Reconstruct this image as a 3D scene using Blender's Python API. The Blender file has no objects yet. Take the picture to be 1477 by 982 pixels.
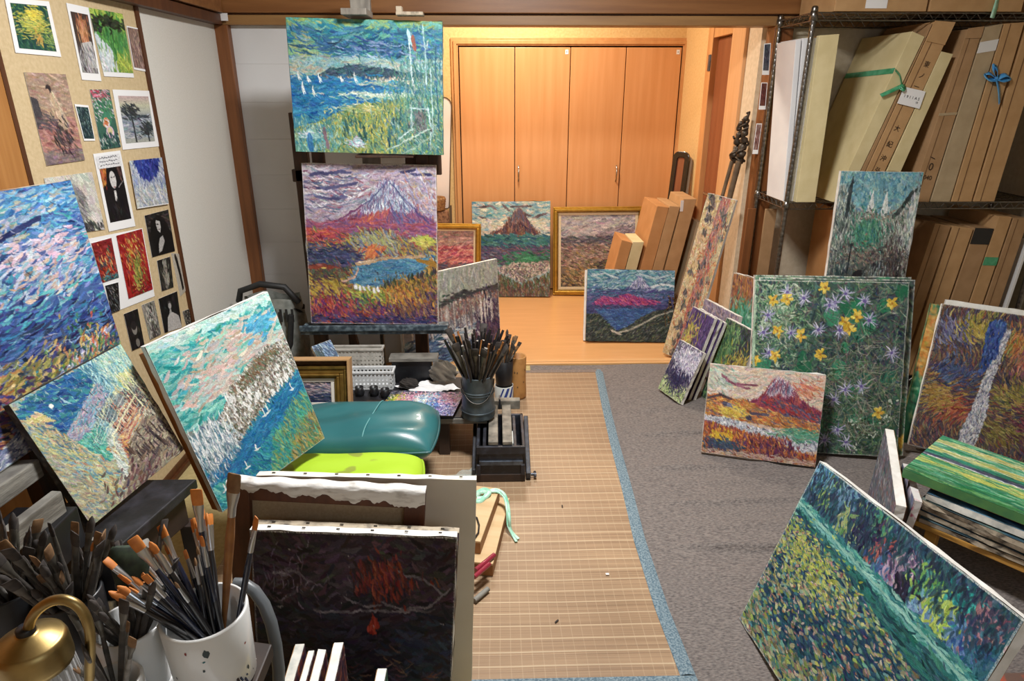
import bpy, math, random
import numpy as np
from mathutils import Matrix, Vector

SC = bpy.context.scene
COL = SC.collection
RND = random.Random(7)
PI = math.pi

# ------------------------------------------------------------------ camera
F, CX, CY = 950.0, 738.5, 491.0
PITCH, YAW = math.radians(20.8), math.radians(1.35)
CAM = np.array((0.0, 0.0, 1.6))
_fw = np.array((math.sin(YAW) * math.cos(PITCH), math.cos(YAW) * math.cos(PITCH), -math.sin(PITCH)))
_rt = np.array((math.cos(YAW), -math.sin(YAW), 0.0))
_up = np.cross(_rt, _fw)

def ray(px, py):
    return _fw + _rt * ((px - CX) / F) - _up * ((py - CY) / F)

def atY(px, py, Y):                      # the point of the vertical plane y = Y seen at that pixel
    d = ray(px, py); return CAM + d * (Y / d[1])

def atZ(px, py, z):                      # the point of the horizontal plane z seen at that pixel
    d = ray(px, py); return CAM + d * ((z - CAM[2]) / d[2])

def atX(px, py, x):
    d = ray(px, py); return CAM + d * (x / d[0])

def proj(p):
    q = np.asarray(p, float) - CAM
    w = q @ _fw
    return CX + F * (q @ _rt) / w, CY - F * (q @ _up) / w

def make_camera():
    cd = bpy.data.cameras.new('camera'); co = bpy.data.objects.new('camera', cd)
    cd.sensor_fit = 'HORIZONTAL'; cd.sensor_width = 36.0; cd.lens = 36.0 * F / 1477.0
    cd.clip_start = 0.02
    M = Matrix((( _rt[0], _up[0], -_fw[0], CAM[0]), (_rt[1], _up[1], -_fw[1], CAM[1]), (_rt[2], _up[2], -_fw[2], CAM[2]), (0, 0, 0, 1)))
    co.matrix_world = M
    COL.objects.link(co); SC.camera = co

# ------------------------------------------------------------------ colours, materials
def lin(c):
    c = np.asarray(c, float)
    return np.where(c <= 0.04045, c / 12.92, ((np.maximum(c, 0) + 0.055) / 1.055) ** 2.4)

def hx(s):
    s = s.lstrip('#'); return np.array([int(s[i:i + 2], 16) / 255.0 for i in (0, 2, 4)])

def rgba(s, k=1.0):
    l = lin(hx(s)) * k; return (l[0], l[1], l[2], 1.0)

MATS = {}
def mat(name, color, rough=0.6, metal=0.0, noise=0.0, nscale=20.0, stretch=(1, 1, 1), c2=None, bump=0.0, bscale=60.0, spec=0.5, detail=4, coat=0.0, sheen=0.0, ramp=(0.35, 0.65)):
    """Principled material: colour mixed with c2 through stretched noise, and a noise bump."""
    if name in MATS: return MATS[name]
    m = bpy.data.materials.new(name); m.use_nodes = True; MATS[name] = m
    nt = m.node_tree; b = nt.nodes['Principled BSDF']
    b.inputs['Base Color'].default_value = rgba(color); b.inputs['Roughness'].default_value = rough
    b.inputs['Metallic'].default_value = metal; b.inputs['Specular IOR Level'].default_value = spec
    b.inputs['Coat Weight'].default_value = coat; b.inputs['Sheen Weight'].default_value = sheen
    if c2 or bump:
        tc = nt.nodes.new('ShaderNodeTexCoord'); mp = nt.nodes.new('ShaderNodeMapping')
        mp.inputs['Scale'].default_value = stretch
        nt.links.new(tc.outputs['Object'], mp.inputs['Vector'])
    if c2:
        n = nt.nodes.new('ShaderNodeTexNoise'); n.inputs['Scale'].default_value = nscale; n.inputs['Detail'].default_value = detail
        nt.links.new(mp.outputs['Vector'], n.inputs['Vector'])
        r = nt.nodes.new('ShaderNodeValToRGB')
        r.color_ramp.elements[0].position, r.color_ramp.elements[1].position = ramp
        r.color_ramp.elements[0].color = rgba(color); r.color_ramp.elements[1].color = rgba(c2)
        nt.links.new(n.outputs['Fac'], r.inputs['Fac']); nt.links.new(r.outputs['Color'], b.inputs['Base Color'])
    if bump:
        n2 = nt.nodes.new('ShaderNodeTexNoise'); n2.inputs['Scale'].default_value = bscale; n2.inputs['Detail'].default_value = 3
        nt.links.new(mp.outputs['Vector'], n2.inputs['Vector'])
        bp = nt.nodes.new('ShaderNodeBump'); bp.inputs['Strength'].default_value = bump; bp.inputs['Distance'].default_value = 0.004
        nt.links.new(n2.outputs['Fac'], bp.inputs['Height']); nt.links.new(bp.outputs['Normal'], b.inputs['Normal'])
    return m

def attr_mat(name, rough=0.55, bump=0.12, bscale=350.0, spec=0.25):
    if name in MATS: return MATS[name]
    m = bpy.data.materials.new(name); m.use_nodes = True; MATS[name] = m
    nt = m.node_tree; b = nt.nodes['Principled BSDF']
    a = nt.nodes.new('ShaderNodeAttribute'); a.attribute_name = 'paint'
    nt.links.new(a.outputs['Color'], b.inputs['Base Color'])
    b.inputs['Roughness'].default_value = rough; b.inputs['Specular IOR Level'].default_value = spec
    if bump:
        tc = nt.nodes.new('ShaderNodeTexCoord'); n = nt.nodes.new('ShaderNodeTexNoise'); n.inputs['Scale'].default_value = bscale
        nt.links.new(tc.outputs['Object'], n.inputs['Vector'])
        bp = nt.nodes.new('ShaderNodeBump'); bp.inputs['Strength'].default_value = bump; bp.inputs['Distance'].default_value = 0.002
        nt.links.new(n.outputs['Fac'], bp.inputs['Height']); nt.links.new(bp.outputs['Normal'], b.inputs['Normal'])
    return m

# ------------------------------------------------------------------ mesh builder
class MB:
    def __init__(s): s.v = []; s.f = []; s.sm = []
    def add(s, vs, fs, smooth=False):
        k = len(s.v); s.v += [tuple(map(float, p)) for p in vs]
        for f in fs: s.f.append(tuple(i + k for i in f)); s.sm.append(smooth)
        return s
    def hexa(s, b, t):                       # bottom quad b, top quad t (same winding, ccw from above)
        return s.add(list(b) + list(t), [(3, 2, 1, 0), (4, 5, 6, 7), (0, 1, 5, 4), (1, 2, 6, 5), (2, 3, 7, 6), (3, 0, 4, 7)])
    def box(s, lo, hi):
        x0, y0, z0 = lo; x1, y1, z1 = hi
        return s.hexa([(x0, y0, z0), (x1, y0, z0), (x1, y1, z0), (x0, y1, z0)], [(x0, y0, z1), (x1, y0, z1), (x1, y1, z1), (x0, y1, z1)])
    def obox(s, c, size, M=None):            # oriented box: centre, full size, 3x3 rotation
        hxx, hy, hz = [k / 2 for k in size]; c = Vector(c); M = M or Matrix.Identity(3)
        P = [c + M @ Vector((a * hxx, b * hy, d * hz)) for d in (-1, 1) for a, b in ((-1, -1), (1, -1), (1, 1), (-1, 1))]
        return s.hexa(P[:4], P[4:])
    def bar(s, p, q, w, d, up=(0, 0, 1)):    # rectangular bar from p to q
        p, q = Vector(p), Vector(q); z = (q - p); L = z.length; z.normalize()
        x = Vector(up).cross(z)
        if x.length < 1e-4: x = Vector((1, 0, 0)).cross(z)
        x.normalize(); y = z.cross(x)
        return s.obox((p + q) / 2, (w, d, L), Matrix((x, y, z)).transposed())
    def tube(s, pts, r, n=10, cap=True, smooth=True):
        pts = [Vector(p) for p in pts]; rs = list(r) if hasattr(r, '__len__') else [r] * len(pts)
        rings = []; pu = None
        for i, p in enumerate(pts):
            t = (pts[min(i + 1, len(pts) - 1)] - pts[max(i - 1, 0)])
            t = t.normalized() if t.length > 1e-9 else Vector((0, 0, 1))
            if pu is None:
                pu = t.orthogonal().normalized()
            u = (pu - t * pu.dot(t)); u = u.normalized() if u.length > 1e-6 else t.orthogonal().normalized()
            pu = u; w = t.cross(u)
            rings.append([p + (u * math.cos(2 * PI * k / n) + w * math.sin(2 * PI * k / n)) * rs[i] for k in range(n)])
        vs = [v for rg in rings for v in rg]
        fs = [(i * n + k, i * n + (k + 1) % n, (i + 1) * n + (k + 1) % n, (i + 1) * n + k) for i in range(len(pts) - 1) for k in range(n)]
        s.add(vs, fs, smooth)
        if cap:
            s.add(rings[0], [tuple(range(n - 1, -1, -1))]); s.add(rings[-1], [tuple(range(n))])
        return s
    def lathe(s, prof, n=32, c=(0, 0, 0), smooth=True, close=False, sx=1.0, sy=1.0):
        vs = [(c[0] + sx * r * math.cos(2 * PI * k / n), c[1] + sy * r * math.sin(2 * PI * k / n), c[2] + z) for r, z in prof for k in range(n)]
        m = len(prof); fs = []
        for i in range(m - 1 + (1 if close else 0)):
            j = (i + 1) % m
            fs += [(i * n + k, i * n + (k + 1) % n, j * n + (k + 1) % n, j * n + k) for k in range(n)]
        return s.add(vs, fs, smooth)
    def grid(s, fn, nu, nv, smooth=True, flip=False):
        vs = [fn(i / nu, j / nv) for j in range(nv + 1) for i in range(nu + 1)]
        fs = []
        for j in range(nv):
            for i in range(nu):
                a = j * (nu + 1) + i; q = (a, a + 1, a + nu + 2, a + nu + 1)
                fs.append(q[::-1] if flip else q)
        return s.add(vs, fs, smooth)
    def build(s, name, m, parent=None, bevel=0.0, seg=2, M=None):
        me = bpy.data.meshes.new(name); me.from_pydata(s.v, [], s.f); me.update()
        me.polygons.foreach_set('use_smooth', s.sm)
        o = bpy.data.objects.new(name, me); COL.objects.link(o); o.data.materials.append(m)
        if parent is not None: o.parent = parent
        if M is not None: o.matrix_world = M
        if bevel:
            b = o.modifiers.new('bevel', 'BEVEL'); b.width = bevel; b.segments = seg; b.limit_method = 'ANGLE'; b.angle_limit = 0.6
        return o

def empty(name, M=None, loc=None):
    o = bpy.data.objects.new(name, None); o.empty_display_size = 0.05; COL.objects.link(o)
    if M is not None: o.matrix_world = M
    if loc is not None: o.location = loc
    return o

def tag(o, label=None, cat=None, group=None, kind=None):
    if label: o['label'] = label
    if cat: o['category'] = cat
    if group: o['group'] = group
    if kind: o['kind'] = kind
    return o

def struct(o, label=None, cat=None):
    o['kind'] = 'structure'
    if label: o['label'] = label
    if cat: o['category'] = cat
    return o

def copy_tree(o, parent=None):
    c = o.copy(); COL.objects.link(c)
    if parent is not None: c.parent = parent
    for ch in list(o.children): copy_tree(ch, c)
    return c

def frameM(o, r, b, u):                      # object matrix: x = right, y = back, z = up
    return Matrix(((r[0], b[0], u[0], o[0]), (r[1], b[1], u[1], o[1]), (r[2], b[2], u[2], o[2]), (0, 0, 0, 1)))

# ------------------------------------------------------------------ pose of a leaning flat thing from four measured corners
def _pose(p):
    X, Y, Z, yaw, lean, roll, w, h = p
    Rz = np.array(((math.cos(yaw), -math.sin(yaw), 0), (math.sin(yaw), math.cos(yaw), 0), (0, 0, 1)))
    Rx = np.array(((1, 0, 0), (0, math.cos(lean), math.sin(lean)), (0, -math.sin(lean), math.cos(lean))))
    Ry = np.array(((math.cos(roll), 0, math.sin(roll)), (0, 1, 0), (-math.sin(roll), 0, math.cos(roll))))
    R = Rz @ Rx @ Ry
    o = np.array((X, Y, Z)); r, b, u = R[:, 0], R[:, 1], R[:, 2]
    return o, r, b, u, w, h

def fit(TL, TR, BR, BL, z0=None, Y0=None, lean=(12, 8), yaw=(0, 90), roll=(0, 4), aspect=None, t=0.02, info=None, edges=(), size=(.5, .5)):
    """Least-squares rectangle (corner at BL, axes right/back/up, width, height) with its lowest corner at height z0 or its foot at depth Y0."""
    obs = [(BL, 0, 0), (BR, 1, 0), (TR, 1, 1), (TL, 0, 1)]
    g = BL or BR or TR
    EDGE = {'top': ((0, 1), (1, 1)), 'bottom': ((0, 0), (1, 0)), 'left': ((0, 0), (0, 1)), 'right': ((1, 0), (1, 1))}
    B = atZ(*g, z0) if z0 is not None else atY(*g, Y0)
    p = np.array((B[0], B[1], B[2], math.radians(yaw[0]), math.radians(lean[0]), math.radians(roll[0]), size[0], size[1]))
    def res(p):
        o, r, b, u, w, h = _pose(p); out = []
        for px, a, c in obs:
            if px is None: continue
            x, y = proj(o + r * w * a + u * h * c); out += [(x - px[0]) / 1.5, (y - px[1]) / 1.5]
        for e, px in edges:
            (a, c), (a2, c2) = EDGE[e]; p0 = np.array(proj(o + r * w * a + u * h * c)); p1 = np.array(proj(o + r * w * a2 + u * h * c2)); d = p1 - p0
            out.append(((px[0] - p0[0]) * d[1] - (px[1] - p0[1]) * d[0]) / np.hypot(*d) / 1.5)
        cs = [o, o + r * w, o + b * t, o + r * w + b * t]
        if z0 is not None: out.append((min(c[2] for c in cs) - z0) / 0.001)
        if Y0 is not None: out.append((o[1] + r[1] * w / 2 - Y0) / 0.002)
        out.append((math.degrees(p[4]) - lean[0]) / lean[1]); out.append((math.degrees(p[5]) - roll[0]) / roll[1]); out.append((math.degrees(p[3]) - yaw[0]) / yaw[1])
        if aspect: out.append((h / w / aspect - 1) / 0.03)
        return np.array(out)
    lam = 1e-2; r0 = res(p); c0 = r0 @ r0
    for _ in range(120):
        J = np.empty((len(r0), 8))
        for k in range(8):
            q = p.copy(); q[k] += 1e-6; J[:, k] = (res(q) - r0) / 1e-6
        A = J.T @ J
        d = np.linalg.solve(A + lam * np.diag(np.diag(A) + 1e-9), -J.T @ r0)
        q = p + d; r1 = res(q) if abs(q[4]) < 1.6 and q[6] > 0 and q[7] > 0 else r0 * 9; c1 = r1 @ r1
        if c1 < c0: p, r0, c0, lam = q, r1, c1, lam / 3
        else:
            lam *= 4
            if lam > 1e9: break
    o, r, b, u, w, h = _pose(p)
    if info:
        print('FIT %-16s cost %.1f  o=(%.2f %.2f %.2f) yaw %.1f lean %.1f roll %.1f  w %.3f h %.3f' % (info, c0, *o, *[math.degrees(k) for k in p[3:6]], w, h))
    return o, r, b, u, w, h
# ------------------------------------------------------------------ painter: brush strokes laid into a colour and a relief raster
class Pic:
    def __init__(s, W, H, base, seed=1):
        s.W, s.H = W, H
        s.rng = np.random.default_rng(seed)
        s.c = np.empty((H, W, 3)); s.c[:] = hx(base); s.h = np.zeros((H, W))
        s.S = min(W, H)
    def grad(s, stops):
        v = (np.arange(s.H) + .5) / s.H
        for k in range(3): s.c[:, :, k] = np.interp(v, [a for a, _ in stops], [hx(b)[k] for _, b in stops])[:, None]
        return s
    def mask(s, poly):
        yy, xx = np.mgrid[0:s.H, 0:s.W]; u = (xx + .5) / s.W; v = (yy + .5) / s.H
        m = np.zeros((s.H, s.W), bool); n = len(poly)
        for i in range(n):
            (x1, y1), (x2, y2) = poly[i], poly[(i + 1) % n]
            if y1 == y2: continue
            c = ((y1 > v) != (y2 > v)) & (u < (x2 - x1) * (v - y1) / (y2 - y1) + x1)
            m ^= c
        return m
    def fill(s, poly, col, noise=.03):
        if len(poly) == 2: (a, b), (c, d) = poly; poly = [(a, b), (c, b), (c, d), (a, d)]
        m = s.mask(poly); s.c[m] = hx(col) + s.rng.normal(0, noise, (m.sum(), 1)); return s
    def stroke(s, x, y, a, L, Wd, col, al=.9):
        ca, sa = math.cos(a), math.sin(a); hl, hw = max(L / 2, .6), max(Wd / 2, .45)
        ex = abs(ca) * hl + abs(sa) * hw + 1; ey = abs(sa) * hl + abs(ca) * hw + 1
        x0, x1 = max(0, int(x - ex)), min(s.W, int(x + ex) + 2); y0, y1 = max(0, int(y - ey)), min(s.H, int(y + ey) + 2)
        if x0 >= x1 or y0 >= y1: return
        dx = np.arange(x0, x1)[None, :] + .5 - x; dy = np.arange(y0, y1)[:, None] + .5 - y
        t = dx * ca + dy * sa; w = -dx * sa + dy * ca
        m = np.clip(hw * np.sqrt(np.clip(1 - (t / (hl + .4)) ** 2, 0, 1)) - np.abs(w + .12 * t * t / (hl + 1)) + .5, 0, 1)
        br = 1 + .10 * np.sin(w * 2.6 / max(hw, .8) * 3 + x)
        mm = (m * al)[:, :, None]
        reg = s.c[y0:y1, x0:x1]; reg += mm * (np.clip(col * br[:, :, None], 0, 1) - reg)
        hr = s.h[y0:y1, x0:x1]; hr += m * (.55 + .45 * np.sin(w * 7 / max(hw, 1)) - .6 * hr)
    def st(s, reg, n, L, Wd, ang, pal, jit=.05, aj=.3, al=.9):
        """n strokes in a polygon or (u0, v0, u1, v1) box; L, Wd as shares of the short side; ang degrees or f(u, v); pal = list of hex."""
        P = [hx(p) for p in pal]; box = len(reg) == 4 and not hasattr(reg[0], '__len__')
        if box: u0, v0, u1, v1 = reg
        else:
            us = [p[0] for p in reg]; vs = [p[1] for p in reg]; u0, u1, v0, v1 = min(us), max(us), min(vs), max(vs); M = s.mask(reg)
        k = 0; tries = 0; n = int(n * 2.1); L = L * .74; Wd = Wd * .62
        while k < n and tries < n * 12:
            tries += 1
            if box and (u0 > .01 or u1 < .99):
                u = (u0 + u1) / 2 + (u1 - u0) * .34 * s.rng.normal(); v = (v0 + v1) / 2 + (v1 - v0) * .34 * s.rng.normal()
            else:
                u = u0 + (u1 - u0) * s.rng.random(); v = v0 + (v1 - v0) * s.rng.random()
                if box: v += .012 * s.rng.normal()
            if not box:
                i, j = int(v * s.H), int(u * s.W)
                if not (0 <= i < s.H and 0 <= j < s.W and M[i, j]): continue
            k += 1
            a = ang(u, v) if callable(ang) else ang
            a = math.radians(a) + s.rng.normal(0, aj)
            c = P[s.rng.integers(len(P))] + s.rng.normal(0, jit) + s.rng.normal(0, jit * .5, 3)
            z = .6 + .8 * s.rng.random()
            s.stroke(u * s.W, v * s.H, a, L * s.S * z, Wd * s.S * (.7 + .6 * s.rng.random()), np.clip(c, 0, 1), al)
        return s
    def line(s, pts, Wd, col, jit=.04, al=.95, seg=.04):
        c = hx(col)
        for (a, b), (d, e) in zip(pts, pts[1:]):
            x0, y0, x1, y1 = a * s.W, b * s.H, d * s.W, e * s.H
            L = math.hypot(x1 - x0, y1 - y0); n = max(1, int(L / (seg * s.S))); an = math.atan2(y1 - y0, x1 - x0)
            for i in range(n):
                f = (i + .5) / n
                s.stroke(x0 + (x1 - x0) * f, y0 + (y1 - y0) * f, an + s.rng.normal(0, .05), L / n * 1.6, Wd * s.S, np.clip(c + s.rng.normal(0, jit), 0, 1), al)
        return s
    def disc(s, u, v, r, col, ry=None, al=1.0):
        yy, xx = np.mgrid[0:s.H, 0:s.W]; ry = ry or r
        d = np.hypot((xx + .5 - u * s.W) / (r * s.S), (yy + .5 - v * s.H) / (ry * s.S))
        m = np.clip((1 - d) * r * s.S, 0, 1)[:, :, None] * al; s.c += m * (hx(col) - s.c); return s
    def finish(s, sat=.86, warp=.55, gain=.95):
        """let the wet paint drag a little, and mute it"""
        H, W = s.H, s.W
        def field(cell):
            a = s.rng.normal(0, 1, (H // cell + 3, W // cell + 3)); y = np.arange(H) / cell; x = np.arange(W) / cell
            j, i = y.astype(int), x.astype(int); fy, fx = (y - j)[:, None], (x - i)[None, :]; fy = fy * fy * (3 - 2 * fy); fx = fx * fx * (3 - 2 * fx)
            return (a[j][:, i] * (1 - fx) + a[j][:, i + 1] * fx) * (1 - fy) + (a[j + 1][:, i] * (1 - fx) + a[j + 1][:, i + 1] * fx) * fy
        c1, c2 = max(3, s.S // 22), max(2, s.S // 60)
        dx = (field(c1) * 1.5 + field(c2) * .9) * warp * s.S / 260; dy = (field(c1) * 1.5 + field(c2) * .9) * warp * s.S / 260
        yy, xx = np.mgrid[0:H, 0:W]
        j = np.clip((yy + dy).round().astype(int), 0, H - 1); i = np.clip((xx + dx).round().astype(int), 0, W - 1)
        s.c = s.c[j, i]; s.h = s.h[j, i]
        g = s.c @ np.array((.3, .59, .11)); s.c = np.clip((g[:, :, None] + (s.c - g[:, :, None]) * sat) * gain * (1 + .05 * field(2)[:, :, None]), 0, 1)
        return s
    def rim(s):
        """bare primed canvas showing along the picture's border"""
        for k in range(max(1, round(s.S * .007))):
            for sl in ((k, slice(None)), (s.H - 1 - k, slice(None)), (slice(None), k), (slice(None), s.W - 1 - k)):
                n = s.c[sl].shape[0]; a = np.clip(s.rng.normal(.55, .3, (n, 1)) * (1 if sl[0] == k else .7), 0, 1); s.c[sl] += a * (hx('dcdbd2') - s.c[sl])
        return s
    def ink(s, n, L, Wd, pal=('2a2436', '3a2a3a'), reg=(0, 0, 1, 1), ang=0, aj=1.0, al=.8):
        return s.st(reg, int(n * .45), L * .8, Wd * .9, ang, pal, jit=.03, aj=aj, al=al * .8)

def mountain(p, px, pv, lx, rx, bv, body, snow=None, sv=None, n=500, L=.07, Wd=.014, concave=.0):
    """A volcano: peak (px, pv), feet lx..rx at bv, strokes running down both flanks, snow above sv."""
    tw = .03 * (rx - lx)
    def slope(u, v): 
        f = (u - px) / max(rx - px, 1e-3) if u > px else (u - px) / max(px - lx, 1e-3)
        return 90 - 50 * f
    m = .5
    poly = [(lx, bv), (lx + (px - lx) * .55, pv + (bv - pv) * (.62 + concave)), (px - tw * 2.6, pv + (bv - pv) * .13), (px - tw, pv), (px + tw, pv + .004), (px + tw * 2.6, pv + (bv - pv) * .13), (px + (rx - px) * .45, pv + (bv - pv) * (.62 + concave)), (rx, bv)]
    p.fill(poly, body[0]); p.st(poly, n, L, Wd, slope, body)
    if snow:
        k = (sv - pv) / (bv - pv)
        sp = [(px - tw, pv), (px + tw, pv + .004), (px + (rx - px) * k * .72, sv - .012), (px + tw * 2, sv + .02), (px, sv - .02), (px - tw * 2.5, sv + .03), (px - (px - lx) * k * .72, sv - .006)]
        p.fill(sp, snow[0]); p.st(sp, n // 2, L * .9, Wd * .8, slope, snow)
        p.st(sp, n // 10, L, Wd * .5, slope, [body[0], '4a5a80'], al=.7)

SAT = .84
def paint_mesh(name, pic, w, h, relief=0.0006, y=0.0, parent=None, m=None):
    """The painted face as a fine relief: one vertex per dab of paint, its colour kept in the attribute 'paint'."""
    if not getattr(pic, 'done', False): pic.finish(SAT); pic.done = True
    H, W = pic.H, pic.W
    xs = (np.arange(W)) / (W - 1) * w; zs = h - (np.arange(H)) / (H - 1) * h
    co = np.empty((H, W, 3), np.float32); co[:, :, 0] = xs[None, :]; co[:, :, 2] = zs[:, None]
    hh = np.clip(pic.h, 0, 1.5)
    co[:, :, 1] = y - hh * relief
    me = bpy.data.meshes.new(name); nv = H * W
    me.vertices.add(nv); me.vertices.foreach_set('co', co.ravel())
    i = np.arange(nv, dtype=np.int32).reshape(H, W)
    q = np.stack((i[:-1, :-1], i[1:, :-1], i[1:, 1:], i[:-1, 1:]), -1).reshape(-1, 4)
    nf = len(q)
    me.loops.add(nf * 4); me.polygons.add(nf)
    me.loops.foreach_set('vertex_index', q.ravel())
    me.polygons.foreach_set('loop_start', np.arange(0, nf * 4, 4, dtype=np.int32))
    me.polygons.foreach_set('use_smooth', np.ones(nf, bool))
    me.update(calc_edges=True)
    a = me.color_attributes.new('paint', 'FLOAT_COLOR', 'POINT')
    c = np.ones((nv, 4), np.float32); c[:, :3] = lin(np.clip(pic.c, 0, 1)).reshape(-1, 3); a.data.foreach_set('color', c.ravel())
    o = bpy.data.objects.new(name, me); COL.objects.link(o); me.materials.append(m or attr_mat('oil_paint'))
    if parent is not None: o.parent = parent
    return o

def canvas(pose, pic, label, group=None, t=0.022, edge='canvas_white', back=True, name='canvas_painting', cat='painting', staples=False, wob=0.0015, strainer=0):
    o, r, b, u, w, h = pose
    root = empty(name, frameM(o, r, b, u)); tag(root, label, cat, group)
    if pic is not None:
        if not getattr(pic, 'done', False): pic.finish(SAT); pic.done = True
        if edge == 'canvas_white': pic.rim()
        paint_mesh('painted_face', pic, w, h, parent=root)
    rg = random.Random(len(label) * 31 + int(w * 1e4))
    # canvas folded round the sides: a slightly wavy shell
    n = 14
    def ring(y):
        P = []
        for k in range(n): P.append((w * k / n, y, 0 - abs(rg.gauss(0, wob))))
        for k in range(n): P.append((w + abs(rg.gauss(0, wob)), y, h * k / n))
        for k in range(n): P.append((w - w * k / n, y, h + abs(rg.gauss(0, wob))))
        for k in range(n): P.append((0 - abs(rg.gauss(0, wob)), y, h - h * k / n))
        return P
    R0, R1 = ring(0.0004), ring(t)
    N = len(R0); mb = MB(); mb.add(R0 + R1, [(i, (i + 1) % N, N + (i + 1) % N, N + i) for i in range(N)])
    if pic is None: mb.add(R0, [tuple(range(N))[::-1]])
    else: mb.add([(0, .0006, 0), (w, .0006, 0), (w, .0006, h), (0, .0006, h)], [(3, 2, 1, 0)])
    mb.build('canvas_edge', M_(edge), root)
    if back:
        s = min(0.035, w / 4); mb = MB()
        for lo, hi in (((0.001, .004, 0.001), (w - .001, t + .002, s)), ((0.001, .004, h - s), (w - .001, t + .002, h - .001)), ((0.001, .004, s), (s, t + .002, h - s)), ((w - s, .004, s), (w - .001, t + .002, h - s))): mb.box(lo, hi)
        mb.build('stretcher_frame', M_('raw_wood'), root)
        MB().box((s, .004, s), (w - s, .006, h - s)).build('canvas_back', M_('raw_linen'), root)
    if strainer:
        s = .04; a, b2 = t + .003, t + strainer; mb = MB()
        mb.box((0, a, 0), (s, b2, h - .025)); mb.box((w - s, a, 0), (w, b2, h - .025)); mb.box((s, a, 0), (w - s, b2, s)); mb.box((s, a, h - s - .03), (w - s, b2, h - .03)); mb.build('backing_frame', M_('orange_wood'), root, bevel=.002)
    if staples:
        k = max(3, int(w / .07))
        for i in range(k): MB().box((w * (i + .5) / k - .004, t * .45, h + wob * 2), (w * (i + .5) / k + .004, t * .45 + .003, h + wob * 2 + .0015)).build('tack', M_('steel_dark'), root)
    return root

def M_(n): return MATS[n]
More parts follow.
